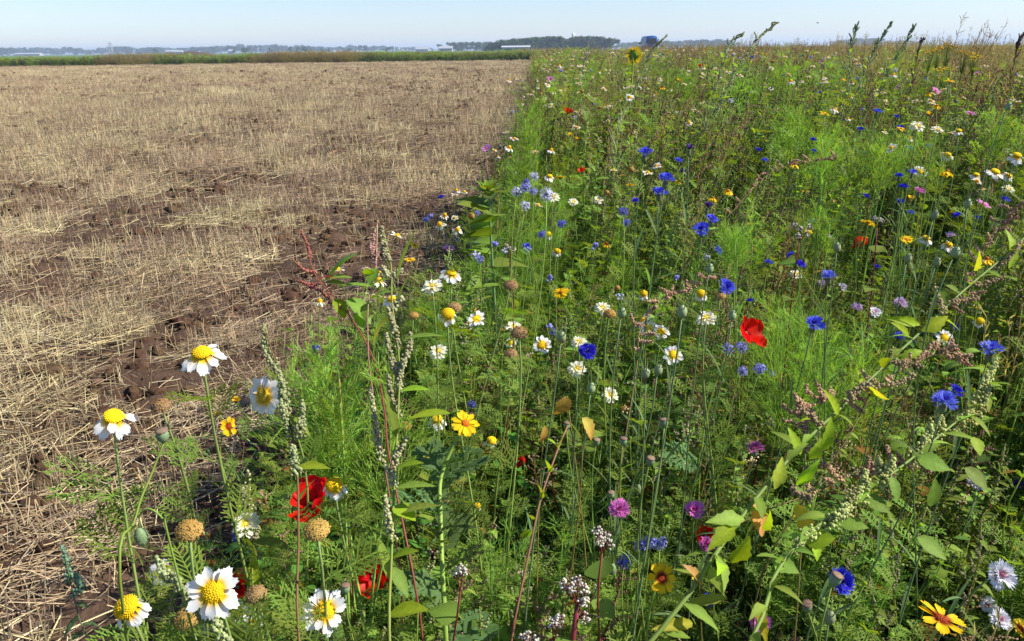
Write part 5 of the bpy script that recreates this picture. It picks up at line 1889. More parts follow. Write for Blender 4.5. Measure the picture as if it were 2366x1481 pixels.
seed_spikes(ro, bs, [((578, 1205, 1.32), (575, 1094, 1.34)), ((590, 1285, 1.29), (596, 1220, 1.3)), ((580, 1180, 1.32), (560, 1130, 1.32))], 0.0095, CREAMS * 0.95, rs, 0.9)
for (a, c, w_, co) in [((592, 1210), (640, 1166), 0.014, YELG * 0.9), ((585, 1250), (680, 1262), 0.022, GREEN), ((585, 1270), (588, 1400), 0.012, YELG), ((620, 1420), (710, 1376), 0.034, GREEN * 1.4)]:
    leaf_between(ro, bs, W(*a, 1.28), W(*c, 1.26), w_ * 1.3, co, 'lance')
ro, bs, pa = traced('goosefoot', 'small bluish goosefoot standing alone in the straw, lower left', 'goosefoot',
                    [(146, 1268, 1.35), (160, 1330, 1.33), (176, 1400, 1.30), (205, 1478, 1.26)], 0.0025, 0.0012, GREYG, TG)
seed_spikes(ro, bs, [((162, 1345, 1.33), (145, 1264, 1.35)), ((168, 1370, 1.32), (180, 1330, 1.32))], 0.009, np.array([0.16, 0.25, 0.15]), rs, 0.9)
for (a, c, w_) in [((175, 1392), (205, 1400), 0.012), ((182, 1420), (140, 1475), 0.014), ((190, 1440), (225, 1440), 0.012), ((196, 1460), (160, 1478), 0.018)]:
    leaf_between(ro, bs, W(*a, 1.3), W(*c, 1.28), w_, GREYG * 0.9, 'diamond')
ro, bs, pa = traced('goosefoot', 'pale knobbly seed spike leaning across the sideways daisy', 'goosefoot',
                    [(365, 1298, 0.93), (400, 1335, 0.92), (440, 1395, 0.90), (520, 1478, 0.88)], 0.003, 0.0015, GREEN * 1.4, TG)
seed_spikes(ro, bs, [((415, 1350, 0.92), (363, 1294, 0.93)), ((440, 1400, 0.90), (400, 1330, 0.91)), ((470, 1440, 0.89), (425, 1370, 0.9)), ((520, 1478, 0.88), (490, 1420, 0.88))], 0.008, PALES, rs, 1.0)

# red stemmed plants at the rim
ro, bs, pa = traced('redshank', 'red stemmed plant with long green leaves leaning over the stubble', 'redshank',
                    [(700, 540, 1.78), (716, 600, 1.72), (735, 645, 1.68), (795, 712, 1.62), (845, 790, 1.56), (872, 860, 1.50), (890, 960, 1.42), (900, 1060, 1.34)], 0.0038, 0.0012, REDST, TG, coltop=REDST * 1.2)
seed_spikes(ro, bs, [((716, 600, 1.72), (698, 538, 1.76)), ((726, 630, 1.7), (676, 600, 1.7)), ((740, 655, 1.68), (690, 650, 1.68)), ((765, 690, 1.65), (710, 660, 1.66)), ((800, 720, 1.62), (760, 700, 1.62))], 0.004, REDST * 1.3 + [0.05, 0.06, 0.04], rs, 0.35, (0.0016, 0.003))
for (a, c, w_, co) in [((762, 640), (812, 568), 0.036, GREEN * 1.25), ((742, 652), (808, 622), 0.022, GREEN * 1.3), ((745, 655), (800, 645), 0.018, GREEN), ((778, 665), (860, 640), 0.016, GREEN * 1.3), ((738, 645), (768, 630), 0.014, (0.33, 0.09, 0.03)),
                       ((803, 690), (866, 735), 0.032, GREEN * 1.1), ((775, 690), (800, 730), 0.02, YELG * 0.8), ((825, 720), (842, 760), 0.016, GREEN), ((862, 800), (884, 712), 0.022, (0.26, 0.24, 0.03)), ((850, 800), (835, 760), 0.016, GREEN)]:
    leaf_between(ro, bs, W(*a, 1.62), W(*c, 1.60), w_ * 1.5, co, 'lance', None, 0.3)
ro, bs, pa = traced('redshank', 'upright pink spiked plant beside the tall goosefoot top', 'redshank',
                    [(872, 515, 1.62), (870, 580, 1.60), (866, 640, 1.58), (852, 690, 1.56), (850, 780, 1.52), (860, 900, 1.45)], 0.0032, 0.0014, REDST * 1.1, TG, coltop=PINKS)
seed_spikes(ro, bs, [((870, 590, 1.60), (872, 512, 1.62)), ((866, 600, 1.6), (856, 565, 1.6)), ((868, 610, 1.59), (874, 585, 1.6))], 0.0045, np.array([0.42, 0.23, 0.19]), rs, 0.5, (0.0014, 0.0026))
for (a, c, w_, co) in [((868, 620), (850, 655), 0.018, GREEN * 1.3), ((860, 660), (895, 632), 0.016, GREEN * 1.2), ((862, 690), (898, 662), 0.024, GREEN * 1.2), ((850, 700), (842, 740), 0.016, GREEN), ((853, 640), (848, 615), 0.016, YELG * 0.8)]:
    leaf_between(ro, bs, W(*a, 1.57), W(*c, 1.55), w_ * 1.5, co, 'lance', None, 0.3)

# big leaning goosefoots of the right foreground
ro, bs, pa = traced('goosefoot', 'long thick goosefoot stem leaning right up to the frame edge, with yellow green leaves', 'goosefoot',
                    [(2390, 528, 1.78), (2300, 610, 1.70), (2230, 668, 1.62), (2140, 755, 1.54), (2050, 838, 1.46), (1940, 945, 1.36), (1850, 1030, 1.28), (1740, 1160, 1.2), (1660, 1270, 1.12), (1580, 1390, 1.05)], 0.0062, 0.0030, GREEN * 1.35, TG)
LV = [((2130, 765), (2198, 730), 0.040, 'diamond', (0.34, 0.40, 0.03), None), ((2125, 750), (2072, 732), 0.026, 'diamond', YELG * 1.1, None), ((2010, 915), (2062, 900), 0.052, 'diamond', (0.36, 0.40, 0.03), (0.42, 0.22, 0.03)),
      ((2080, 830), (2140, 800), 0.024, 'lance', YELG * 0.9, None), ((2040, 850), (2055, 795), 0.024, 'lance', YELG * 0.9, None), ((2250, 625), (2282, 570), 0.026, 'lance', (0.33, 0.38, 0.03), None), ((2330, 620), (2366, 520), 0.034, 'lance', (0.28, 0.36, 0.03), None),
      ((1985, 900), (2000, 850), 0.018, 'lance', YELG, None), ((1935, 960), (1918, 900), 0.022, 'lance', YELG, None), ((1900, 1040), (1935, 975), 0.026, 'lance', YELG, None), ((1870, 1060), (1905, 1020), 0.03, 'diamond', YELG, None), ((1850, 1050), (1825, 985), 0.022, 'lance', YELG * 0.9, None),
      ((1790, 1130), (1815, 1055), 0.030, 'diamond', (0.32, 0.38, 0.04), None), ((1840, 1120), (1895, 1080), 0.026, 'diamond', YELG, None), ((1760, 1240), (1745, 1140), 0.040, 'diamond', (0.50, 0.24, 0.06), (0.55, 0.30, 0.13)), ((1720, 1200), (1650, 1190), 0.034, 'diamond', GREEN * 1.5, None),
      ((1700, 1210), (1640, 1260), 0.034, 'diamond', YELG * 0.9, None), ((1760, 1220), (1800, 1180), 0.03, 'lance', YELG * 0.9, None), ((1840, 1165), (1885, 1260), 0.030, 'lance', (0.45, 0.30, 0.03), (0.50, 0.18, 0.03)), ((1690, 1300), (1735, 1245), 0.040, 'diamond', YELG, None),
      ((1655, 1280), (1700, 1350), 0.03, 'diamond', GREEN * 1.4, None), ((1680, 1380), (1575, 1392), 0.020, 'lance', (0.24, 0.24, 0.03), None), ((1750, 1390), (1775, 1490), 0.020, 'lance', (0.42, 0.38, 0.02), None), ((1620, 1350), (1590, 1300), 0.026, 'diamond', (0.42, 0.25, 0.06), (0.5, 0.3, 0.14)),
      ((1655, 1300), (1690, 1290), 0.03, 'diamond', YELG, None), ((1600, 1440), (1525, 1446), 0.020, 'lance', (0.24, 0.19, 0.02), None), ((1880, 1250), (1895, 1295), 0.022, 'lance', YELG * 1.1, None), ((2100, 780), (2085, 740), 0.02, 'lance', YELG, None)]
add_leaves(ro, bs, pa, LEAF_L, np.linspace(0.25, 0.97, 30), 0.050, rs, (0.0, 0.9))
for (a, c, w_, pr, co, tp) in LV:
    dd = float(np.interp(a[0], [1500, 1600, 1850, 2140, 2366], [1.0, 1.06, 1.27, 1.53, 1.76]))
    leaf_between(ro, bs, W(*a, dd), W(*c, dd - 0.03 + rs.normal(0, 0.03)), w_ * 0.8, np.asarray(co) * rs.uniform(0.9, 1.25), pr, tp, rs.uniform(0.1, 0.6), 0.12, rs.uniform(0.2, 0.6), up=(0.3 + rs.normal(0, 0.3), -0.6 + rs.normal(0, 0.3), 0.7))
seed_spikes(ro, bs, [((2200, 700, 1.58), (2260, 690, 1.6)), ((2250, 660, 1.64), (2320, 640, 1.64)), ((2060, 840, 1.45), (2130, 850, 1.44)), ((1960, 930, 1.36), (2020, 880, 1.36)), ((1900, 990, 1.32), (1850, 945, 1.32)), ((1990, 900, 1.4), (2110, 870, 1.4)),
                     ((1830, 1130, 1.22), (1880, 1150, 1.2)), ((2300, 620, 1.7), (2360, 560, 1.72)), ((2180, 720, 1.56), (2160, 660, 1.56))], 0.0075, np.array([0.36, 0.27, 0.14]), rs, 0.5, (0.0018, 0.0032))
ro, bs, pa = traced('goosefoot', 'goosefoot with fat yellow green seed spikes sweeping up to the light blue cornflower', 'goosefoot',
                    [(2300, 838, 1.44), (2272, 920, 1.38), (2190, 990, 1.32), (2080, 1080, 1.25), (1950, 1170, 1.19), (1850, 1250, 1.13), (1785, 1340, 1.08), (1755, 1440, 1.02)], 0.0055, 0.0022, GREEN * 1.5, TG)
seed_spikes(ro, bs, [((2262, 930, 1.37), (2302, 836, 1.44)), ((2240, 975, 1.35), (2285, 900, 1.39)), ((2205, 990, 1.33), (2250, 935, 1.35)), ((2160, 1020, 1.31), (2168, 940, 1.33)), ((2140, 1045, 1.29), (2150, 980, 1.3)), ((2110, 1070, 1.27), (2140, 1010, 1.28)),
                     ((2050, 1110, 1.23), (2030, 1060, 1.24)), ((2030, 1130, 1.22), (2065, 1060, 1.23)), ((1990, 1160, 1.2), (2000, 1090, 1.22)), ((1950, 1190, 1.18), (1985, 1130, 1.19)), ((1910, 1215, 1.16), (1960, 1170, 1.17)), ((1880, 1230, 1.14), (1840, 1270, 1.12))],
            0.0115, np.array([0.42, 0.44, 0.15]), rs, 1.0, (0.0018, 0.0034))
add_leaves(ro, bs, pa, LEAF_L, np.linspace(0.2, 0.97, 26), 0.050, rs, (0.0, 0.9))
for (a, c, w_, pr, co) in [((2120, 1060), (2200, 1080), 0.03, 'lance', GREEN * 1.2), ((2250, 1010), (2270, 1050), 0.022, 'lance', YELG), ((2000, 1150), (2060, 1180), 0.026, 'lance', GREEN), ((1930, 1200), (2010, 1215), 0.03, 'diamond', GREEN * 1.2), ((2060, 1100), (2080, 1160), 0.018, 'lance', GREEN),
                       ((1860, 1250), (1930, 1240), 0.03, 'lance', YELG), ((1780, 1290), (1850, 1320), 0.034, 'diamond', GREEN * 1.2), ((2230, 1080), (2290, 1130), 0.026, 'lance', GREEN * 1.1), ((2120, 1240), (2195, 1290), 0.026, 'lance', GREEN * 1.2), ((2150, 1170), (2170, 1110), 0.024, 'lance', GREEN)]:
    leaf_between(ro, bs, W(*a, 1.2), W(*c, 1.18), w_, co, pr, None, 0.2, 0.06, 0.2, up=(0.2, -0.6, 0.7))
for (px_, lab, top) in [((2130, 860), 'pink seeded spray arching under the broad light blue cornflower', [(2245, 845, 1.5), (2200, 815, 1.5), (2130, 830, 1.48), (2020, 900, 1.42), (1960, 1010, 1.35)]),
                        ((1850, 930), 'pink seeded spray crossing the front of the big feathery bush', [(1925, 905, 1.5), (1880, 935, 1.48), (1850, 960, 1.46), (1860, 1060, 1.4)]),
                        ((2110, 1110), 'dusky pink spray behind the yellow green seed spikes', [(2150, 1090, 1.4), (2110, 1075, 1.4), (2000, 1090, 1.36), (1900, 1130, 1.3)]),
                        ((1560, 690), 'pink seeded spray above the two touching white daisies', [(1650, 640, 1.9), (1590, 670, 1.9), (1530, 690, 1.88), (1480, 760, 1.8), (1470, 860, 1.7)]),
                        ((1800, 420), 'pinkish brown spray arching over small blue cornflowers', [(1930, 365, 2.9), (1860, 375, 2.9), (1780, 400, 2.85), (1700, 480, 2.7)]),
                        ((2300, 560), 'pinkish spray before the right frame edge', [(2350, 480, 1.9), (2310, 530, 1.9), (2260, 600, 1.85), (2230, 700, 1.8)])]:
    ro, bs, pa = traced('seed_spray', lab, 'seed spray', top, 0.0026, 0.0010, REDST * 0.5 + GREEN * 0.6, 'pink seeded sprays')
    n_ = 16
    sg = []
    for q in range(n_):
        u = 1 - 0.55 * (q / n_)
        p = at(pa, u)
        e = p + rdir(rs, rs.uniform(0.1, 1.0)) * 0.035
        x0, y0, d0 = proj(p); x1, y1, d1 = proj(e)
        sg.append(((x0, y0, d0), (x1, y1, d1)))
    seed_spikes(ro, bs, sg, 0.0055, np.array([0.44, 0.27, 0.165]), rs, 0.45, (0.0014, 0.0027))

# red stem with small paired leaves, and buckwheats
ro, bs, pa = traced('red_stem_plant', 'bare reddish stem with small leaf pairs in the dark gap, bottom centre', 'weed',
                    [(1312, 983, 1.36), (1290, 1035, 1.33), (1250, 1150, 1.26), (1226, 1260, 1.20), (1192, 1420, 1.12), (1182, 1480, 1.08)], 0.0036, 0.0022, REDST * 0.55, TG, coltop=np.array([0.24, 0.14, 0.05]))
for (a, c, w_) in [((1290, 1035), (1268, 1010), 0.012), ((1290, 1035), (1300, 1005), 0.012), ((1270, 1090), (1264, 1060), 0.012), ((1272, 1090), (1285, 1070), 0.014), ((1252, 1150), (1246, 1115), 0.014), ((1252, 1150), (1262, 1125), 0.012), ((1230, 1200), (1222, 1185), 0.012), ((1212, 1245), (1215, 1220), 0.012), ((1225, 1240), (1232, 1215), 0.010)]:
    leaf_between(ro, bs, W(*a, 1.26), W(*c, 1.25), w_ * 1.4, YELG * 0.9, 'lance')
M_WHITEB = np.array([0.62, 0.58, 0.47])
for (x, y, d, lab, heads, st) in [(1392, 1238, 1.2, 'white buckwheat cluster left of the lavender pompons', [(1380, 1228), (1398, 1240), (1408, 1256), (1385, 1250)], 0.0016),
                                  (1335, 1355, 1.06, 'buckwheat with three white clusters on a thick red stem at the bottom', [(1320, 1358), (1335, 1342), (1350, 1362), (1348, 1388), (1305, 1352), (1355, 1430)], 0.0036),
                                  (1280, 1440, 1.02, 'small white buckwheat cluster left of the thick red stem', [(1275, 1440), (1292, 1436)], 0.0016),
                                  (1222, 1474, 1.0, 'white buckwheat cluster cut by the bottom edge', [(1215, 1474), (1235, 1478)], 0.0016),
                                  (1062, 1322, 1.1, 'tiny white cluster right of the thick green stem', [(1056, 1322), (1070, 1316)], 0.0014),
                                  (1850, 530, 2.1, 'greyish white clusters left of the small pale cornflower', [(1835, 520), (1850, 528), (1864, 540), (1845, 545), (1870, 525)], 0.0016),
                                  (2030, 500, 2.1, 'small white clusters above the striped pods at right', [(2020, 505), (2036, 510)], 0.0014),
                                  (1178, 570, 2.0, 'white cluster at the rim left of small blue cornflower', [(1172, 568), (1184, 576)], 0.0014)]:
    P_ = W(x, y, d)
    path, bs = stem_path(P_ - [0, 0, 0.03], (0, 0, 1), rs, 0.03)
    ro = root('buckwheat', lab, 'buckwheat', bs, 'buckwheat plants')
    add_stem(ro, bs, path, st * 1.3, st, REDST * 0.8, 6)
    for (hx, hy) in heads:
        c0 = W(hx, hy, d + rs.normal(0, 0.01)) - bs
        b = MB()
        n_ = 34
        cc = c0 + nrm(rs.normal(0, 1, (n_, 3))) * 0.0072 * rs.uniform(0.4, 1.2, (n_, 1))
        balls(b, cc, rs.uniform(0.0012, 0.0024, n_), np.where(rs.random((n_, 1)) < 0.72, M_WHITEB[None] * rs.uniform(0.85, 1.15, (n_, 1)), np.array([[0.16, 0.085, 0.06]])))
        straws(b, (path[-1] - bs)[None], c0[None], np.array([0.0009]), (REDST * 0.8)[None])
        obj('flower_cluster', b.mesh('flower_cluster', M_SEED), ro)
    add_leaves(ro, bs, path, LEAF_H, (0.5, 0.65, 0.8, 0.92), 0.05, rs, (0.1, 0.5))

# two fallen looking yellowed leaves still on their stalks
for (lab, a, c, d, w_, co, tp) in [('yellow leaf hanging on a thin stalk in the picture centre', (1310, 915), (1286, 970), 1.36, 0.028, (0.44, 0.32, 0.06), (0.45, 0.26, 0.06)),
                                   ('orange brown leaf hanging above the second poppy capsule', (1345, 965), (1386, 1018), 1.36, 0.024, (0.44, 0.30, 0.07), (0.45, 0.12, 0.05)),
                                   ('shrivelled orange leaf at the upper rim of the dark gap', (1258, 985), (1258, 1030), 1.36, 0.016, (0.40, 0.20, 0.05), (0.35, 0.12, 0.05))]:
    P0, P1 = W(*a, d), W(*c, d)
    path, bs = stem_path(P0, (0, 0, 1), rs, 0.03)
    ro = root('yellowed_leaf_plant', lab, 'leaf', bs, 'yellowed leaves')
    add_stem(ro, bs, path, 0.0016, 0.0009, REDST * 0.5 + GREEN * 0.5, 4)
    leaf_between(ro, bs, P0, P1, w_, co, 'lance', tp, 0.5, 0.10, 0.5, up=(0.5, -0.6, 0.5))

# ------------------------------------------------------------------ feathery bushes
def feather_bush(lab, x, y, d, wpx, hpx, seed, col=BRIGHT, stems=6, dens=1.0, tw=1.0):
    """Bushy plant of thread leaves; x, y is the top centre in the picture."""
    r2 = np.random.default_rng(seed)
    top = W(x, y, d)
    base = np.array([top[0], top[1] + 0.02, 0.0])
    ro = root('feathery_bush', lab, 'bush', base, 'bright green feathery bushes')
    hw = wpx * d / F / 2
    hh = hpx * d / F
    for s in range(stems):
        tp = np.array([r2.uniform(-1.05, 1.05) * hw, r2.uniform(-0.9, 0.9) * hw, top[2] - r2.uniform(0.05, 0.5) * hh])
        if s == 0:
            tp = np.array([0, 0, top[2] - 0.03])
        b0 = np.array([r2.normal(0, 0.015), r2.normal(0, 0.015), 0])
        st = bez(b0, b0 + [0, 0, tp[2] * 0.5], tp - [0, 0, tp[2] * 0.3], tp, 12)
        b = MB(); tube(b, st, np.linspace(0.0042, 0.0014, 12), 5, (REDST * 0.6 + GREEN * 0.6) if s == 0 else col)
        obj('stem', b.mesh('stem', M_STEM), ro)
        b = MB()
        z0 = max(0.12, 1 - hh / max(tp[2], 0.05))
        n_ = int(11 * dens)
        for u in np.linspace(z0, 1.0, n_):
            for q in range(2):
                threads(b, at(st, u), nrm(rdir(r2, r2.uniform(0.5, 1.6))), min(0.16, hw * 0.95) * r2.uniform(0.6, 1.2), 12, r2, col * r2.uniform(0.8, 1.25), 0.0010 * tw * max(1.0, d / 2.2), 0.36)
        obj('foliage', b.mesh('foliage', M_LEAF), ro)


CBR = BRIGHT
feather_bush('feathery bright green bush with red stem, left of the tall goosefoot', 775, 850, 1.50, 270, 380, 1, CBR * 1.2, 8, 1.25, 1.7)
feather_bush('large bright feathery bush right of the scarlet poppy', 1890, 750, 2.10, 270, 300, 2, CBR * 1.05, 10, 1.5, 1.25)
feather_bush('rounded feathery bush at the strip edge, before the stubble', 1215, 250, 4.6, 95, 170, 3, CBR * 1.1, 6, 1.2)
feather_bush('pale feathery bush in the right-hand middle, left of its twin', 1930, 300, 3.6, 110, 120, 4, CBR * 1.2, 6)
feather_bush('pale feathery bush in the right-hand middle, right one of twins', 2030, 320, 3.6, 100, 100, 5, CBR * 1.2, 6)
feather_bush('feathery bush under the brown sprays, left of the pale twins', 1840, 260, 4.2, 100, 90, 6, CBR, 5)
feather_bush('feathery bush near the right edge above the daisies', 2305, 265, 3.8, 90, 90, 7, CBR, 5)
feather_bush('feathery bush behind the white daisy row, upper right', 2150, 330, 3.2, 100, 110, 8, CBR, 5)
feather_bush('low feathery bush right of the greyish white clusters', 1900, 480, 2.5, 80, 90, 9, CBR, 5)
feather_bush('feathery bush left of the greyish white clusters', 1745, 545, 2.4, 110, 80, 10, CBR, 5)
feather_bush('distant feathery bush right of the leaning tall weed', 1800, 165, 7.5, 70, 60, 11, CBR, 5)
feather_bush('distant feathery bush below the leaning tall weed', 1715, 200, 6.5, 70, 60, 12, CBR, 5)
feather_bush('distant feathery bush right of the sunflower', 1560, 165, 7.5, 60, 60, 13, CBR, 5)
feather_bush('feathery bush between the cream daisies and the goosefoot', 975, 700, 2.45, 110, 150, 14, CBR * 0.9, 5)
feather_bush('feathery bush low at the rim under the rounded one', 1195, 380, 3.9, 90, 90, 15, CBR * 0.8, 5)

# ------------------------------------------------------------------ sunflowers
P_ = W(1465, 127, 8.0)
base = np.array([P_[0] - 0.05, P_[1] + 0.05, 0.0])
ro = root('sunflower', 'lone yellow sunflower seen from behind, against the horizon', 'sunflower', base)
nf = nrm(np.array([0.45, 0.80, 0.10]))
path = bez(base, base + [0, 0, 0.6], P_ - [0.0, 0.02, 0.25], P_ - nf * 0.03, 14)
add_stem(ro, base, path, 0.012, 0.008, GREEN * 1.3, 7)
b = MB()
R_ = 0.088
lathe(b, [(0.02, -0.30), (0.30, -0.24), (0.52, -0.10), (0.55, 0.02), (0.45, 0.06), (0.05, 0.08)], 18, np.array([GREEN, GREEN, GREEN * 0.9, (0.10, 0.06, 0.02), (0.10, 0.06, 0.02), (0.10, 0.06, 0.02)]))
hd = obj('flower_head', b.mesh('flower_head', M_DISC), ro, frame(P_ - base, nf, 0.3, R_))
g = petal_geo(0.62, 0.22, (0.80, 0.46, 0.01), (0.82, 0.56, 0.01), 0.3, 0.25, 0.5, 0.12, -0.04, 3, r0=0.45, fan=0.5)
mp_ = geo_mesh('petal', g, M_PETAL)
for k in range(30):
    obj('petal', mp_, hd, petal_mat(k * 6.283 / 30 + rs.normal(0, 0.05), rs.normal(0.05, 0.14), -0.02, rs.uniform(0.88, 1.08), rs.normal(0, 0.2)))
br = leaf_mesh(lambda b: blade(b, O0, X1, Z1, 0.5, 0.2, GREEN * 1.0, 'lance', 0.1, 0.2, 6), 'bract')
for k in range(14):
    obj('bract', br, hd, petal_mat(k * 6.283 / 14 + rs.normal(0, 0.1), rs.normal(-0.1, 0.2), -0.16, 1.0) @ Matrix.Translation((0.25, 0, 0)))
add_leaves(ro, base, path, LEAF_H, (0.3, 0.42, 0.52, 0.62, 0.72, 0.8, 0.88), 0.14, rs, (0.0, 0.4))
P_ = W(1130, 440, 3.0)
base = np.array([P_[0] + 0.02, P_[1], 0.0])
ro = root('sunflower', 'young sunflower with unopened leafy bud at the strip edge', 'sunflower', base)
path = bez(base, base + [0, 0, 0.5], P_ - [0, 0, 0.2], P_ - [0, 0, 0.03], 12)
add_stem(ro, base, path, 0.0065, 0.004, GREYG, 6)
b = MB(); lathe(b, [(0.006, -0.02), (0.018, -0.008), (0.020, 0.008), (0.012, 0.02), (0.001, 0.024)], 12, GREEN)
bud = obj('bud', b.mesh('bud', M_STEM), ro, Matrix.Translation(Vector(P_ - base)))
for k in range(16):
    obj('bract', br, bud, petal_mat(k * 2.4, 0.15 + 0.07 * k, -0.01, 0.19 - 0.005 * k))
add_leaves(ro, base, path, LEAF_H, (0.5, 0.58, 0.64, 0.70, 0.75, 0.8, 0.84, 0.88, 0.91, 0.94, 0.97), 0.15, rs, (0.0, 0.6))

# ------------------------------------------------------------------ tall weeds that break the skyline
for (lab, pts, col, r_, dn) in [
        ('tallest weed leaning right against the sky with pale seed clusters', [(1790, 58, 4.2), (1760, 80, 4.2), (1720, 130, 4.15), (1680, 200, 4.1), (1640, 280, 4.0)], PALES, 0.016, 0.9),
        ('second weed leaning right, left of the tallest one', [(1712, 82, 4.6), (1690, 98, 4.6), (1672, 135, 4.55), (1655, 200, 4.5)], PALES * 0.9, 0.012, 0.7),
        ('slim upright weed against the sky, first of three at right', [(1980, 58, 5.0), (1974, 80, 5.0), (1966, 120, 5.0), (1960, 190, 4.9)], np.array([0.20, 0.26, 0.12]), 0.012, 0.5),
        ('slim weed leaning right against the sky, second of three at right', [(2056, 58, 5.0), (2040, 82, 5.0), (2015, 130, 5.0), (1985, 200, 4.9)], np.array([0.20, 0.26, 0.12]), 0.013, 0.5),
        ('slim weed leaning right against the sky, third of three at right', [(2112, 62, 5.0), (2098, 86, 5.0), (2070, 130, 5.0), (2035, 200, 4.9)], np.array([0.20, 0.26, 0.12]), 0.013, 0.5),
        ('thin green weed crossing in front of the blue vehicle', [(1538, 85, 6.0), (1520, 100, 6.0), (1500, 125, 6.0), (1480, 180, 5.9)], PALES * 0.8, 0.010, 0.5),
        ('pale weed spike at the left part of the far strip', [(1358, 108, 7.0), (1352, 135, 7.0), (1345, 180, 7.0), (1340, 240, 6.8)], PALES, 0.016, 0.6),
        ('dark reddish weed top at the right frame edge', [(2362, 82, 6.0), (2352, 100, 6.0), (2345, 140, 6.0)], np.array([0.12, 0.06, 0.05]), 0.02, 0.5),
        ('dark weed top left of the yellow tansies', [(2133, 92, 7.0), (2125, 105, 7.0), (2118, 140, 7.0)], np.array([0.14, 0.09, 0.07]), 0.016, 0.5),
        ('pale seeded weed arching in the mid strip', [(1480, 190, 4.5), (1450, 240, 4.5), (1430, 300, 4.4), (1420, 380, 4.3)], PALES, 0.012, 0.6)]:
    ro, bs, pa = traced('tall_weed', lab, 'weed', pts, 0.0055, 0.002, GREEN * 0.9, 'tall weeds on the skyline')
    sg = []
    for q in range(24):
        u = 1 - 0.62 * (q / 24)
        p = at(pa, u)
        tdir = nrm(at(pa, min(1.0, u + 0.08)) - at(pa, u - 0.08))
        e = p + nrm(tdir * 1.0 + rdir(rs, 0.2) * rs.uniform(0.2, 0.6)) * (0.025 + 0.085 * (q / 24) * rs.uniform(0.6, 1.3))
        sg.append((proj(p), proj(e)))
    seed_spikes(ro, bs, sg, r_ * 0.30, col, rs, dn * 0.16, (0.0022, 0.0042))
    add_leaves(ro, bs, pa, LEAF_L, np.linspace(0.35, 0.66, 9), 0.06, rs, (0.6, 1.6))
for (x, y, d, lab) in [(2192, 104, 6.5, 'tall yellow tansy against the sky at right'), (2232, 120, 6.5, 'yellow tansy right of the tallest tansy'), (2250, 130, 6.5, 'small yellow tansy at the right end of its row'),
                       (2170, 112, 7.0, 'yellow tansy left of the tallest tansy'), (2150, 120, 7.0, 'small yellow tansy at the left end of its row'), (2185, 160, 6.0, 'low yellow tansy below the tallest tansy')]:
    P_ = W(x, y, d)
    path, bs = stem_path(P_, (0, 0, 1), rs, 0.05)
    ro = root('tansy', lab, 'tansy', bs, 'yellow tansies on the skyline')
    add_stem(ro, bs, path, 0.005, 0.003, GREEN, 5)
    b = MB(); c = P_ - bs + rs.normal(0, 1, (26, 3)) * [0.035, 0.035, 0.014]
    balls(b, c, 0.0062, np.array([0.76, 0.50, 0.02])); straws(b, np.repeat((path[-3] - bs)[None], 26, 0), c, np.full(26, 0.0012), np.tile(GREEN, (26, 1)))
    obj('flower_cluster', b.mesh('flower_cluster', M_SEED), ro)
    add_leaves(ro, bs, path, LEAF_F, np.linspace(0.4, 0.9, 7), 0.12, rs)

# ------------------------------------------------------------------ small flowers farther along the strip, each a plant of its own
def small_mesh(kind, var):
    r2 = np.random.default_rng(900 + var)
    b = MB()
    st = bez(np.array([0, 0, -1.3]), np.array([0.03, 0.0, -0.7]), np.array([-0.01, 0, -0.2]), np.array([0, 0, 0.0]), 6)
    tube(b, st, 0.0016, 3, GREEN * 1.2, False)
    if kind in ('white', 'cream'):
        r = 0.026
        for (st_, q, m) in petal_ring('droop' if var % 2 else 'fresh', r2)[::1]:
            g = SETS_G[0 if kind == 'white' else 1][q]
            b.add(xf(g[0], m) * r, g[1], None, g[2])
        balls(b, [[0, 0, 0.001]], r * 0.36, np.array([0.78, 0.48, 0.02]))
    elif kind == 'blue':
        r = 0.021
        g = lobes_geo(*CCOL['blue' if var % 2 else 'deep'], 600)
        for (t, m) in cring(False):
            b.add(xf(g[0], m) * r, g[1], None, g[2])
    elif kind == 'pink':
        r = 0.034
        g = petal_geo(0.85, 0.55, (0.60, 0.10, 0.35), (0.72, 0.30, 0.62), 0.3, 0.1, 2, 0.1, 0.05, 3, r0=0.12, fan=0.7)
        for k in range(8):
            b.add(xf(g[0], petal_mat(k * 0.785, 0.2 + 0.1 * (k % 2))) * r, g[1], None, g[2])
        balls(b, [[0, 0, 0.001]], r * 0.2, np.array([0.7, 0.4, 0.02]))
    elif kind == 'yellow':
        r = 0.026
        for (q, m) in yring(('open', 'droop')[var % 2], r2, True):
            g = G_YY[q]
            b.add(xf(g[0], m) * r, g[1], None, g[2])
        balls(b, [[0, 0, 0.001]], r * 0.24, np.array([0.5, 0.2, 0.01]))
    elif kind == 'lav':
        balls(b, r2.normal(0, 0.005, (14, 3)), 0.0042, np.array(GILC[('lav', 'wht')[var % 2]]))
    elif kind == 'tan':
        balls(b, [[0, 0, 0]], 0.014, np.array([0.40, 0.24, 0.06]))
        balls(b, r2.normal(0, 0.007, (8, 3)), 0.005, np.array([0.46, 0.30, 0.10]))
    elif kind == 'red':
        g = poppy_petal(3, 1.4)
        for k in range(4):
            b.add(xf(g[0], petal_mat(k * 1.57, 0.6)) * 0.03, g[1], None, g[2] * [1.0, 4, 1])
    return b.mesh(kind, M_PETAL)


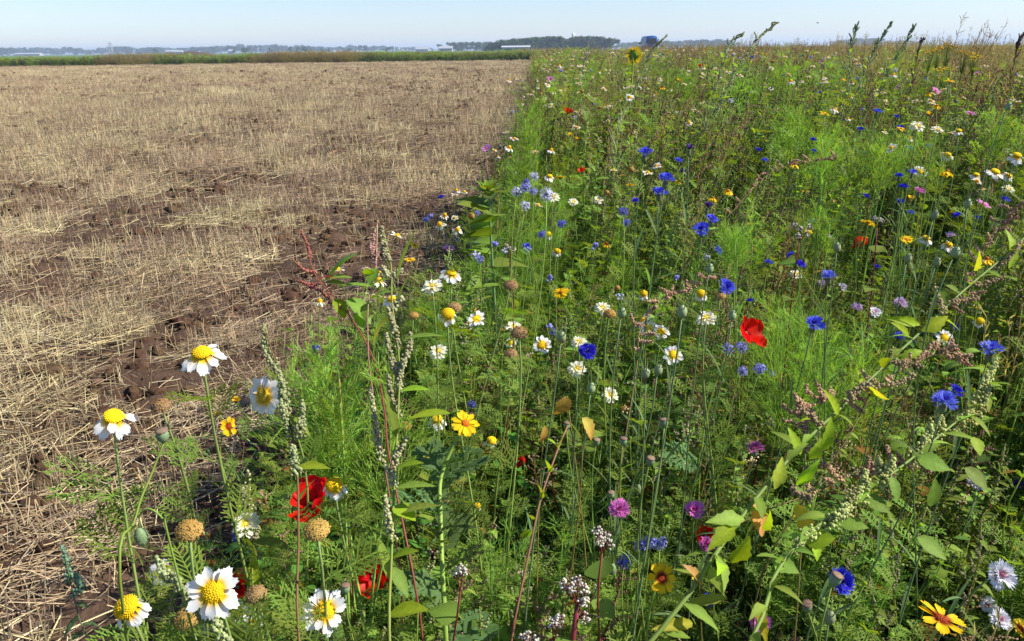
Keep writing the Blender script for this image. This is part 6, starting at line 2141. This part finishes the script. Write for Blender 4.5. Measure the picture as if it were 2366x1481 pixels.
NAMES = {'white': ('crown_daisy', 'daisy', 'white daisies'), 'cream': ('crown_daisy', 'daisy', 'cream daisies'), 'blue': ('cornflower', 'cornflower', 'blue cornflowers'), 'pink': ('cosmos', 'cosmos', 'pink cosmos flowers'),
         'yellow': ('yellow_daisy', 'yellow flower', 'yellow flowers'), 'lav': ('pompon_flower', 'pompon flower', 'lavender pompons'), 'tan': ('crown_daisy', 'daisy', 'withered daisies'), 'red': ('poppy', 'poppy', 'orange red poppies')}
DESC = {'white': 'small white daisy', 'cream': 'small cream daisy', 'blue': 'small blue cornflower', 'pink': 'pink cosmos flower', 'yellow': 'small yellow flower', 'lav': 'tiny lavender pompon', 'tan': 'small withered tan flower head', 'red': 'tiny orange red poppy'}
ZONE = [('near', 'in the middle of the strip among tall stems'), ('rim', 'along the rim of the strip next to the stubble'), ('far', 'far along the strip toward the horizon'), ('right', 'in the right half of the strip, before the brown grass')]
SM = {}
REFS = []
for T_, real in ((DAISY, 'daisy'), (CORN, 'corn'), (YELLOW, 'yellow'), (POPPY, 'poppy')):
    for t in T_:
        if len(t[-1].split()) <= 9 and ',' not in t[-1]:
            REFS.append((t[0], t[1], t[-1]))
USED = set()


def small_label(what, p, zone):
    """Says next to which findable flower a small one stands; far ones share a label."""
    px_, py_, dd = proj(p)
    if zone != 2 and 0 < px_ < CW and 0 < py_ < CH:
        near = sorted(REFS, key=lambda r_: (r_[0] - px_) ** 2 + (r_[1] - py_) ** 2)[:4]
        for (rx, ry, rl) in near:
            dx, dy = px_ - rx, py_ - ry
            if dx * dx + dy * dy > 160 ** 2:
                break
            side = ('left of' if dx < 0 else 'right of') if abs(dx) > abs(dy) else ('above' if dy < 0 else 'below')
            lab_ = '%s %s the %s' % (what, side, rl)
            if lab_ not in USED and len(lab_.split()) <= 16:
                USED.add(lab_)
                return lab_
    return what + ' ' + ZONE[zone][1]


for (kind, n_) in [('white', 120), ('cream', 65), ('blue', 64), ('yellow', 60), ('lav', 70), ('tan', 36), ('pink', 16), ('red', 10)]:
    SM[kind] = [small_mesh(kind, v) for v in range(3)]
    r2 = np.random.default_rng(hash(kind) % 1000 if False else sum(map(ord, kind)))
    k = 0
    while k < n_:
        yy = 2.2 + 24 * r2.random() ** (1.9 if kind in ('white', 'cream', 'lav') else 1.5)
        xx = float(edge_x(yy)) + 0.05 + r2.random() * min(5.0, 0.62 * yy + 1.2)
        if kind in ('white', 'cream') and r2.random() < 0.3:
            xx = float(edge_x(yy)) + 0.05 + abs(r2.normal(0, 0.35))
        if vnoise(xx * 0.9 + 5, yy * 0.7 + sum(map(ord, kind)), 50) < 0.42:
            continue
        z = float(canopy(xx, yy)) * r2.uniform(0.86, 1.10)
        z = min(z, 1.33)
        e = xx - float(edge_x(yy))
        z *= float(np.interp(e, [0, 0.15, 0.5], [0.55, 0.8, 1.0]))
        zone = 2 if yy > 11 else (1 if e < 0.35 else (3 if xx > 1.6 else 0))
        nm, cat, pl = NAMES[kind]
        o = obj(nm, SM[kind][k % 3])
        o.location = (xx, yy, z)
        s = r2.uniform(0.65, 1.1) * (1 + 0.012 * yy)
        o.scale = (s, s, z / 0.9)
        o.scale = (s, s, s)
        o.rotation_euler = (r2.normal(0.25, 0.25), r2.normal(0.05, 0.25), r2.uniform(0, 6.28))
        tag(o, small_label(DESC[kind], (xx, yy, z), zone), cat, pl + ' ' + ZONE[zone][1])
        k += 1
P, I, Ro, Sc = [], [], [], []
while len(P) < 420:
    yy = 5 + 32 * rng.random() ** 1.2
    xx = float(edge_x(yy)) + 0.05 + rng.random() * 5.0
    if vnoise(xx * 0.9 + 25, yy * 0.6, 51) < 0.45:
        continue
    s = rng.uniform(0.6, 1.1) * (1 + 0.012 * yy)
    P.append((xx, yy, min(1.36, float(canopy(xx, yy)) * rng.uniform(0.86, 1.10)))); I.append(int(rng.integers(0, 6)))
    Ro.append((rng.normal(0.25, 0.25), rng.normal(0.05, 0.25), rng.uniform(0, 6.28))); Sc.append((s, s, s))
o = instancer('far_blossoms', P, I, Ro, Sc, SM['white'] + SM['cream'])
tag(o, 'countless tiny pale blossoms speckling the far part of the strip', 'blossoms', kind='stuff')
for (x, y, px, lab) in [(1272, 183, 18, 'pink cosmos near the left rim of the far strip'), (1902, 141, 24, 'largest pink cosmos, standing out before brown grass'), (2077, 201, 20, 'pink cosmos left of the upper right yellow flowers'),
                        (1368, 119, 14, 'pink cosmos near the horizon, left of the sunflower'), (1330, 122, 12, 'small pink cosmos near the horizon, leftmost'), (1617, 160, 12, 'pale pink cosmos right of the sunflower')]:
    P_, d = place(x, y, px, 0.068)
    o = obj('cosmos', SM['pink'][0]); o.location = Vector(P_); s = px * d / F / 0.068
    o.scale = (s, s, s); o.rotation_euler = (0.75, 0.2, x)
    tag(o, lab, 'cosmos', 'pink cosmos one can point at')

# ------------------------------------------------------------------ far things: trees, wood, farms, mast, tower, earth heaps, vehicle
def tree_mesh(seed, w, h, trunk=0.16):
    """Crown of many leaf-clump faces through its volume, and a trunk with limbs."""
    r2 = np.random.default_rng(seed)
    b = MB()
    lob = [(r2.normal(0, 0.24, 2) * w, r2.uniform(0.17, 0.82) * h, r2.uniform(0.16, 0.28) * w) for _ in range(13)]
    Cs, Ns = [], []
    for (xy, z, r) in lob:
        n_ = 130
        D = nrm(r2.normal(0, 1, (n_, 3)))
        Cs.append(np.array([xy[0], xy[1], z]) + D * r * r2.uniform(0.55, 1.08, (n_, 1)) * [1, 1, 0.85]); Ns.append(D)
    Cc, Nn = np.concatenate(Cs), nrm(np.concatenate(Ns) + r2.normal(0, 0.5, (len(lob) * 130, 3)))
    U = nrm(np.cross(Nn, [0.2, 0.3, 0.9])); V = np.cross(Nn, U)
    s_ = w * r2.uniform(0.025, 0.055, (len(Cc), 1))
    v = np.stack([Cc - U * s_, Cc - V * s_ * 0.7, Cc + U * s_, Cc + V * s_ * 0.7], 1).reshape(-1, 3)
    cc = np.array([0.050, 0.078, 0.026]) * r2.uniform(0.7, 1.35, (len(Cc), 1))
    b.add(v, np.arange(len(v)).reshape(-1, 4), None, np.repeat(cc, 4, 0))
    crown = b.mesh('crown', M_FAR)
    b = MB()
    tube(b, bez(np.zeros(3), np.array([0, 0, h * 0.2]), np.array([0.02 * w, 0, h * 0.4]), np.array([0, 0, h * 0.62]), 6), np.linspace(0.03, 0.012, 6) * h, 6, (0.07, 0.055, 0.04))
    for (xy, z, r) in lob[:5]:
        tube(b, np.array([[0, 0, h * 0.28], [xy[0] * 0.5, xy[1] * 0.5, h * 0.36], [xy[0], xy[1], z]]), [0.012 * h, 0.008 * h, 0.003 * h], 4, (0.07, 0.055, 0.04))
    return crown, b.mesh('trunk', M_STEM)


TREES = [tree_mesh(1, 1.0, 1.0), tree_mesh(2, 0.8, 1.0), tree_mesh(3, 1.15, 1.0), tree_mesh(4, 0.62, 1.0)]


def far_tree(x, ypix_top, dist, wf, lab, grp, var, name='tree'):
    """Tree at distance dist seen at photo column x with its top at row y."""
    r = fwd + rgt * ((x - CW / 2) / F) + upv * ((CH / 2 - ypix_top) / F)
    t = dist / r[1]
    P_ = EYE + r * t
    h = P_[2]
    ro = root(name, lab, 'tree', (P_[0], P_[1], 0), grp)
    cr, tr = TREES[var % 4]
    o = obj('crown', cr, ro); o.scale = (h * wf, h * wf, h); o.rotation_euler = (0, 0, x)
    o = obj('trunk', tr, ro); o.scale = (h, h, h); o.rotation_euler = (0, 0, x)


r2 = np.random.default_rng(321)
# long low tree line at the left, bluish with distance
LINE = [(-100, 110), (0, 111), (60, 112), (110, 111), (160, 112), (200, 116), (250, 112), (280, 108), (310, 114), (360, 112), (420, 112), (480, 110), (530, 107), (600, 105), (650, 107), (700, 108), (760, 110), (830, 106), (880, 108), (920, 110), (1000, 112)]
lx = [p[0] for p in LINE]; ly = [p[1] for p in LINE]
x = -60.0
while x < 1000:
    yt = float(np.interp(x, lx, ly)) - 3.5 + r2.normal(0, 1.5)
    far_tree(x, yt, r2.uniform(1500, 2100), r2.uniform(1.0, 1.6), 'bluish tree in the hazy tree line at the left horizon', 'trees of the hazy line at the left horizon', int(r2.integers(0, 4)))
    x += r2.uniform(6, 11)
for (x, yt, dist, wf, lab) in [(359, 110, 1000, 1.0, 'single darker tree left of the earth heaps'), (541, 112, 900, 0.9, 'darker round tree right of the white sheds, first of the row'), (566, 108, 900, 1.0, 'larger dark round tree, second of the row'),
                               (623, 109, 900, 1.1, 'dark round tree with flat crown, third of the row'), (671, 105, 900, 1.1, 'dark round tree, fourth of the row'), (685, 112, 950, 0.8, 'small tree between two dark round trees'),
                               (702, 106, 900, 1.1, 'dark round tree, fifth of the row'), (744, 111, 900, 0.9, 'slim dark tree, sixth of the row'), (759, 110, 900, 0.9, 'dark tree, last of the row'),
                               (806, 110, 1000, 1.0, 'small tree left of the middle copse'), (843, 104, 1100, 1.0, 'tree standing out of the middle copse'), (894, 107, 1000, 0.9, 'tree left of the farm house with pale roof'), (1020, 100, 1000, 1.3, 'broad tree right of the farm house with pale roof')]:
    far_tree(x, yt, dist, wf * 0.9, lab, 'single trees on the horizon', int(x) % 4)
x = 1045.0
while x < 1140:
    far_tree(x, 95 + r2.normal(0, 1.0), r2.uniform(900, 1050), 1.1, 'grey green tree of the copse left of the dark wood', 'trees of the copse left of the dark wood', int(r2.integers(0, 4)))
    x += 7
WX = [1118, 1135, 1160, 1200, 1250, 1290, 1305, 1330, 1365, 1395, 1408]; WY = [110, 98, 89, 85, 81, 79, 86, 81, 78, 81, 94]
x = 1120.0
while x < 1408:
    for dist in (560, 620):
        far_tree(x + r2.normal(0, 3), float(np.interp(x, WX, WY)) + abs(r2.normal(0, 1.8)), dist + r2.uniform(-20, 20), 1.15, 'dark green tree of the wood on the horizon', 'trees of the dark wood on the horizon', int(r2.integers(0, 4)))
    x += r2.uniform(7, 11)
x = 1428.0
while x < 1700:
    far_tree(x, float(np.interp(x, [1428, 1450, 1480, 1560, 1640, 1700], [100, 94, 95, 92, 88, 92])) + r2.normal(0, 1), r2.uniform(1200, 1500), 1.3, 'hazy tree right of the dark wood, behind the sunflower', 'hazy trees behind the sunflower', int(r2.integers(0, 4)))
    x += r2.uniform(8, 12)
x = 1930.0
while x < 2130:
    far_tree(x, float(np.interp(x, [1930, 1990, 2030, 2060, 2075, 2110, 2130], [92, 86, 85, 96, 93, 92, 97])) + r2.normal(0, 0.8), r2.uniform(1400, 1700), 1.4, 'hazy tree at the right horizon behind the slim weeds', 'hazy trees at the right horizon', int(r2.integers(0, 4)))
    x += r2.uniform(8, 12)


def box(b, x0, x1, y0, y1, z0, z1, col):
    v = [(x, y, z) for z in (z0, z1) for y in (y0, y1) for x in (x0, x1)]
    b.add(v, [(0, 2, 3, 1), (4, 5, 7, 6), (0, 1, 5, 4), (2, 6, 7, 3), (0, 4, 6, 2), (1, 3, 7, 5)], None, col)


def boxpart(name, ro, dims, col, mat=None):
    b = MB(); box(b, *dims, np.asarray(col)); return obj(name, b.mesh(name, mat or M_WALL, False), ro)


def ray_h(x):
    r = fwd + rgt * ((x - CW / 2) / F) + upv * ((CH / 2 - 120) / F)
    return r / r[1]


def farm(x, dist, L_, Wd, hw, hr, wall, roofc, lab):
    """Low farm building with pitched roof, door and windows on the side towards us."""
    r = ray_h(x)
    P_ = np.array([EYE[0] + r[0] * dist, dist, 0.0])
    ro = root('farm_building', lab, 'building', P_, 'pale farm buildings on the horizon')
    b = MB()
    box(b, -L_ / 2, L_ / 2, 0, Wd, 0, hw, np.asarray(wall))
    b.add([(-L_ / 2, 0, hw), (-L_ / 2, Wd, hw), (-L_ / 2, Wd / 2, hw + hr * 0.96), (L_ / 2, 0, hw), (L_ / 2, Wd, hw), (L_ / 2, Wd / 2, hw + hr * 0.96)], None, [(0, 2, 1), (3, 4, 5)], np.asarray(wall))
    obj('wall', b.mesh('wall', M_WALL, False), ro)
    b = MB()
    e = 0.4
    for sg, yy in ((1, -e), (-1, Wd + e)):
        v = [(-L_ / 2 - e, yy, hw - 0.1), (L_ / 2 + e, yy, hw - 0.1), (L_ / 2 + e, Wd / 2, hw + hr), (-L_ / 2 - e, Wd / 2, hw + hr)]
        v += [(p[0], p[1], p[2] + 0.18) for p in v]
        b.add(v, [(0, 1, 2, 3), (4, 7, 6, 5), (0, 4, 5, 1), (1, 5, 6, 2), (2, 6, 7, 3), (3, 7, 4, 0)], None, np.asarray(roofc))
    obj('roof', b.mesh('roof', M_WALL, False), ro)
    boxpart('door', ro, (-L_ * 0.08, L_ * 0.08, -0.08, 0.02, 0, hw * 0.8), (0.15, 0.14, 0.13))
    for q in (-0.36, -0.22, 0.22, 0.36):
        boxpart('window', ro, (L_ * q - 0.7, L_ * q + 0.7, -0.06, 0.02, hw * 0.4, hw * 0.75), (0.06, 0.07, 0.09))


farm(60, 1300, 40, 12, 2.4, 1.6, (0.36, 0.36, 0.36), (0.32, 0.33, 0.34), 'long white greenhouse at the far left horizon')
farm(395, 1250, 18, 9, 3.4, 2.4, (0.36, 0.36, 0.36), (0.32, 0.33, 0.34), 'white shed left of a second shed, above the earth heaps')
farm(412, 1230, 10, 8, 3.2, 2.2, (0.36, 0.36, 0.36), (0.32, 0.33, 0.34), 'smaller white shed just right of another, above the earth heaps')
farm(534, 1200, 9, 8, 3.2, 2.4, (0.36, 0.36, 0.36), (0.32, 0.33, 0.34), 'tiny white house left of the row of dark trees')
farm(975, 1100, 16, 9, 3.0, 3.2, (0.36, 0.36, 0.36), (0.32, 0.33, 0.34), 'farm house with pale roof in the middle distance')
farm(1030, 800, 12, 8, 3.0, 2.0, (0.36, 0.36, 0.36), (0.32, 0.33, 0.34), 'bright white house left of the dark wood')
farm(1192, 320, 10, 7, 2.2, 0.4, (0.38, 0.40, 0.41), (0.42, 0.44, 0.46), 'flat grey shed in front of the dark wood')
# white water tower over the wood
r = ray_h(1324)
dist = 1100.0
base = np.array([EYE[0] + r[0] * dist, dist, 0])
ro = root('water_tower', 'thin white tower top just above the dark wood', 'tower', base)
b = MB(); lathe(b, [(1.5, 0), (1.4, 12), (1.4, 15.5)], 14, (0.75, 0.76, 0.78)); obj('shaft', b.mesh('shaft', M_WALL), ro)
b = MB(); lathe(b, [(1.4, 15.5), (2.0, 16.6), (2.1, 19.6), (1.6, 20.4), (0.05, 20.7)], 16, (0.80, 0.81, 0.83)); obj('tank', b.mesh('tank', M_WALL), ro)
# lattice mast at the left
r = ray_h(257)
dist = 700.0
ro = root('lattice_mast', 'pale lattice mast before the left tree line', 'mast', (EYE[0] + r[0] * dist, dist, 0))
b = MB()
H = 10.5
cs = [(-1, -1), (1, -1), (1, 1), (-1, 1)]
for (cx, cy) in cs:
    tube(b, np.array([[cx * 1.5, cy * 1.5, 0], [cx * 0.5, cy * 0.5, H]]), [0.16, 0.10], 4, (0.62, 0.62, 0.62))
for k in range(6):
    z0, z1 = H * k / 6, H * (k + 1) / 6
    w0, w1 = 1.5 - z0 / H, 1.5 - z1 / H
    for q in range(4):
        a, c = cs[q], cs[(q + 1) % 4]
        tube(b, np.array([[a[0] * w0, a[1] * w0, z0], [c[0] * w1, c[1] * w1, z1]]), 0.08, 3, (0.62, 0.62, 0.62))
        tube(b, np.array([[c[0] * w0, c[1] * w0, z0], [a[0] * w1, a[1] * w1, z1]]), 0.08, 3, (0.62, 0.62, 0.62))
obj('lattice', b.mesh('lattice', M_METAL, False), ro)
for z in (8.0, 9.6):
    b = MB(); tube(b, np.array([[-2.6, 0, z], [0, 0, z + 0.25], [2.6, 0, z]]), 0.1, 4, (0.6, 0.6, 0.6)); obj('crossarm', b.mesh('crossarm', M_METAL, False), ro)
# heaps of dark earth
for (x, w_, h, lab) in [(412, 9, 1.3, 'small dark heap of earth at the left of the two'), (445, 17, 1.7, 'long dark heap of earth beyond the field margin')]:
    r = ray_h(x)
    dist = 290.0
    gx, gy = np.meshgrid(np.linspace(-1, 1, 26), np.linspace(-1, 1, 12))
    zz = np.clip(1 - gx ** 2 - gy ** 2, 0, 1) ** 0.7 * (0.75 + 0.5 * vnoise(gx * 4 + x, gy * 3 + 20, 60)) - 0.02
    b = MB(); b.add(np.stack([gx * w_ / 2, gy * w_ * 0.35, zz * h], -1).reshape(-1, 3), grid_quads(12, 26), None, (0.085, 0.058, 0.045))
    o = obj('earth_heap', b.mesh('earth_heap', M_CLOD)); o.location = (EYE[0] + r[0] * dist, dist, 0)
    tag(o, lab, 'earth heap', 'earth heaps behind the field')
# blue van on the road beyond the grass
dist = 138.0
r = ray_h(1497)
VX, VY, VZ = EYE[0] + r[0] * dist, dist, 0.85
b = MB()
gx, gy = np.meshgrid(np.linspace(-60, 60, 30), np.array([-7, -4.5, -3.6, 3.6, 4.5, 7]))
b.add(np.stack([gx, gy, np.where(abs(gy) < 4, VZ - 0.02, np.where(abs(gy) < 5, VZ - 0.10, -0.05))], -1).reshape(-1, 3), grid_quads(6, 30), None, np.where((abs(gy) < 4).reshape(-1, 1), np.array([[0.06, 0.06, 0.06]]), np.array([[0.09, 0.13, 0.04]])))
o = obj('road', b.mesh('road', M_CLOD)); o.location = (VX + 45, VY, 0); tag(o, 'road on a low bank beyond the grass', 'road', kind='structure')
ro = root('van', 'blue van showing its roof and windows above the far flowers', 'van', (VX, VY, VZ))
ro.rotation_euler = (0, 0, R(8))
# cross-section across the width (x) with sloping sides; nose to tail along y, rear towards us
sec = np.array([(-0.92, 0.35), (-0.98, 0.75), (-0.97, 1.25), (-0.80, 2.10), (-0.68, 2.32), (0, 2.40), (0.68, 2.32), (0.80, 2.10), (0.97, 1.25), (0.98, 0.75), (0.92, 0.35)])
st = [(-2.25, 0.96, 0.0), (-2.15, 1.0, 0.0), (1.2, 1.0, 0.0), (1.75, 0.97, -0.75), (2.5, 0.93, -1.10), (2.62, 0.88, -1.15)]
V = []
for (yy, sx, dz) in st:
    for (xx, zz) in sec:
        V.append((xx * sx, yy, zz + (dz * np.clip((zz - 1.1) / 1.2, 0, 1))))
ns = len(sec)
Q = [(i_ * ns + j, i_ * ns + j + 1, (i_ + 1) * ns + j + 1, (i_ + 1) * ns + j) for i_ in range(len(st) - 1) for j in range(ns - 1)]
Q += [(i_ * ns + ns - 1, i_ * ns, (i_ + 1) * ns, (i_ + 1) * ns + ns - 1) for i_ in range(len(st) - 1)]
T = [(0, j + 1, j) for j in range(1, ns - 1)] + [((len(st) - 1) * ns, (len(st) - 1) * ns + j, (len(st) - 1) * ns + j + 1) for j in range(1, ns - 1)]
b = MB(); b.add(V, Q, T)
body = obj('body', b.mesh('body', M_BLUE), ro)
body.modifiers.new('edge', 'BEVEL').width = 0.03
b = MB(); b.add([(-0.72, -2.27, 1.22), (0.72, -2.27, 1.22), (0.62, -2.27, 2.02), (-0.62, -2.27, 2.02), (-0.72, -2.24, 1.22), (0.72, -2.24, 1.22), (0.62, -2.24, 2.02), (-0.62, -2.24, 2.02)], [(0, 1, 2, 3), (4, 7, 6, 5), (0, 4, 5, 1), (1, 5, 6, 2), (2, 6, 7, 3), (3, 7, 4, 0)])
obj('rear_window', b.mesh('rear_window', M_GLASS, False), ro)
for sg in (-1, 1):
    for (y0, y1) in ((-1.95, -0.9), (-0.75, 0.3), (0.45, 1.2)):
        b = MB()
        v = [(sg * 0.985, y0, 1.28), (sg * 0.985, y1, 1.28), (sg * 0.845, y1, 2.0), (sg * 0.845, y0, 2.0)]
        v += [(p[0] - sg * 0.03, p[1], p[2]) for p in v]
        b.add(v, [(0, 1, 2, 3), (4, 7, 6, 5), (0, 4, 5, 1), (1, 5, 6, 2), (2, 6, 7, 3), (3, 7, 4, 0)])
        obj('side_window', b.mesh('side_window', M_GLASS, False), ro)
    b = MB(); box(b, sg * 1.05 - 0.12, sg * 1.05 + 0.12, 1.25, 1.35, 1.15, 1.45, np.array([0.02, 0.02, 0.02])); obj('mirror', b.mesh('mirror', M_RUBBER, False), ro)
    for yy in (-1.45, 1.55):
        b = MB(); lathe(b, [(0.02, -0.11), (0.24, -0.11), (0.33, -0.10), (0.33, 0.10), (0.24, 0.11), (0.02, 0.11)], 18, (0.02, 0.02, 0.02))
        wh = obj('wheel', b.mesh('tyre', M_RUBBER), ro, Matrix.Translation((sg * 0.86, yy, 0.33)) @ Matrix.Rotation(R(90), 4, 'Y'))
        b = MB(); lathe(b, [(0.02, -0.125), (0.18, -0.12), (0.21, -0.115), (0.21, 0.115), (0.18, 0.12), (0.02, 0.125)], 14, (0.5, 0.5, 0.5))
        obj('rim', b.mesh('rim', M_METAL), wh)
    b = MB(); box(b, sg * 0.86 - 0.06, sg * 0.86 + 0.06, -2.30, -2.24, 0.85, 1.18, np.array([0.4, 0.02, 0.02])); obj('tail_light', b.mesh('tail_light', M_WALL, False), ro)
boxpart('bumper', ro, (-0.95, 0.95, -2.36, -2.22, 0.38, 0.62), (0.03, 0.03, 0.03), M_RUBBER)
# a far bird
P_ = W(1890, 53, 120.0)
b = MB()
b.add(np.array([(0, -0.22, 0), (0.05, 0, 0.03), (-0.05, 0, 0.03), (0, 0, -0.05), (0, 0.25, 0.01), (0.55, -0.03, 0.16), (0.25, 0.06, 0.10), (-0.55, -0.03, 0.16), (-0.25, 0.06, 0.10), (0.06, 0.34, 0.01), (-0.06, 0.34, 0.01)]), None,
      [(0, 1, 2), (0, 3, 1), (0, 2, 3), (1, 4, 2), (1, 3, 4), (2, 4, 3), (1, 5, 6), (1, 6, 4), (2, 8, 7), (2, 4, 8), (4, 9, 10)], (0.05, 0.045, 0.04))
o = obj('bird', b.mesh('bird', M_WALL)); o.location = Vector(P_); o.rotation_euler = (0, 0, 1.2)
tag(o, 'tiny dark bird flying in the upper right sky', 'bird')
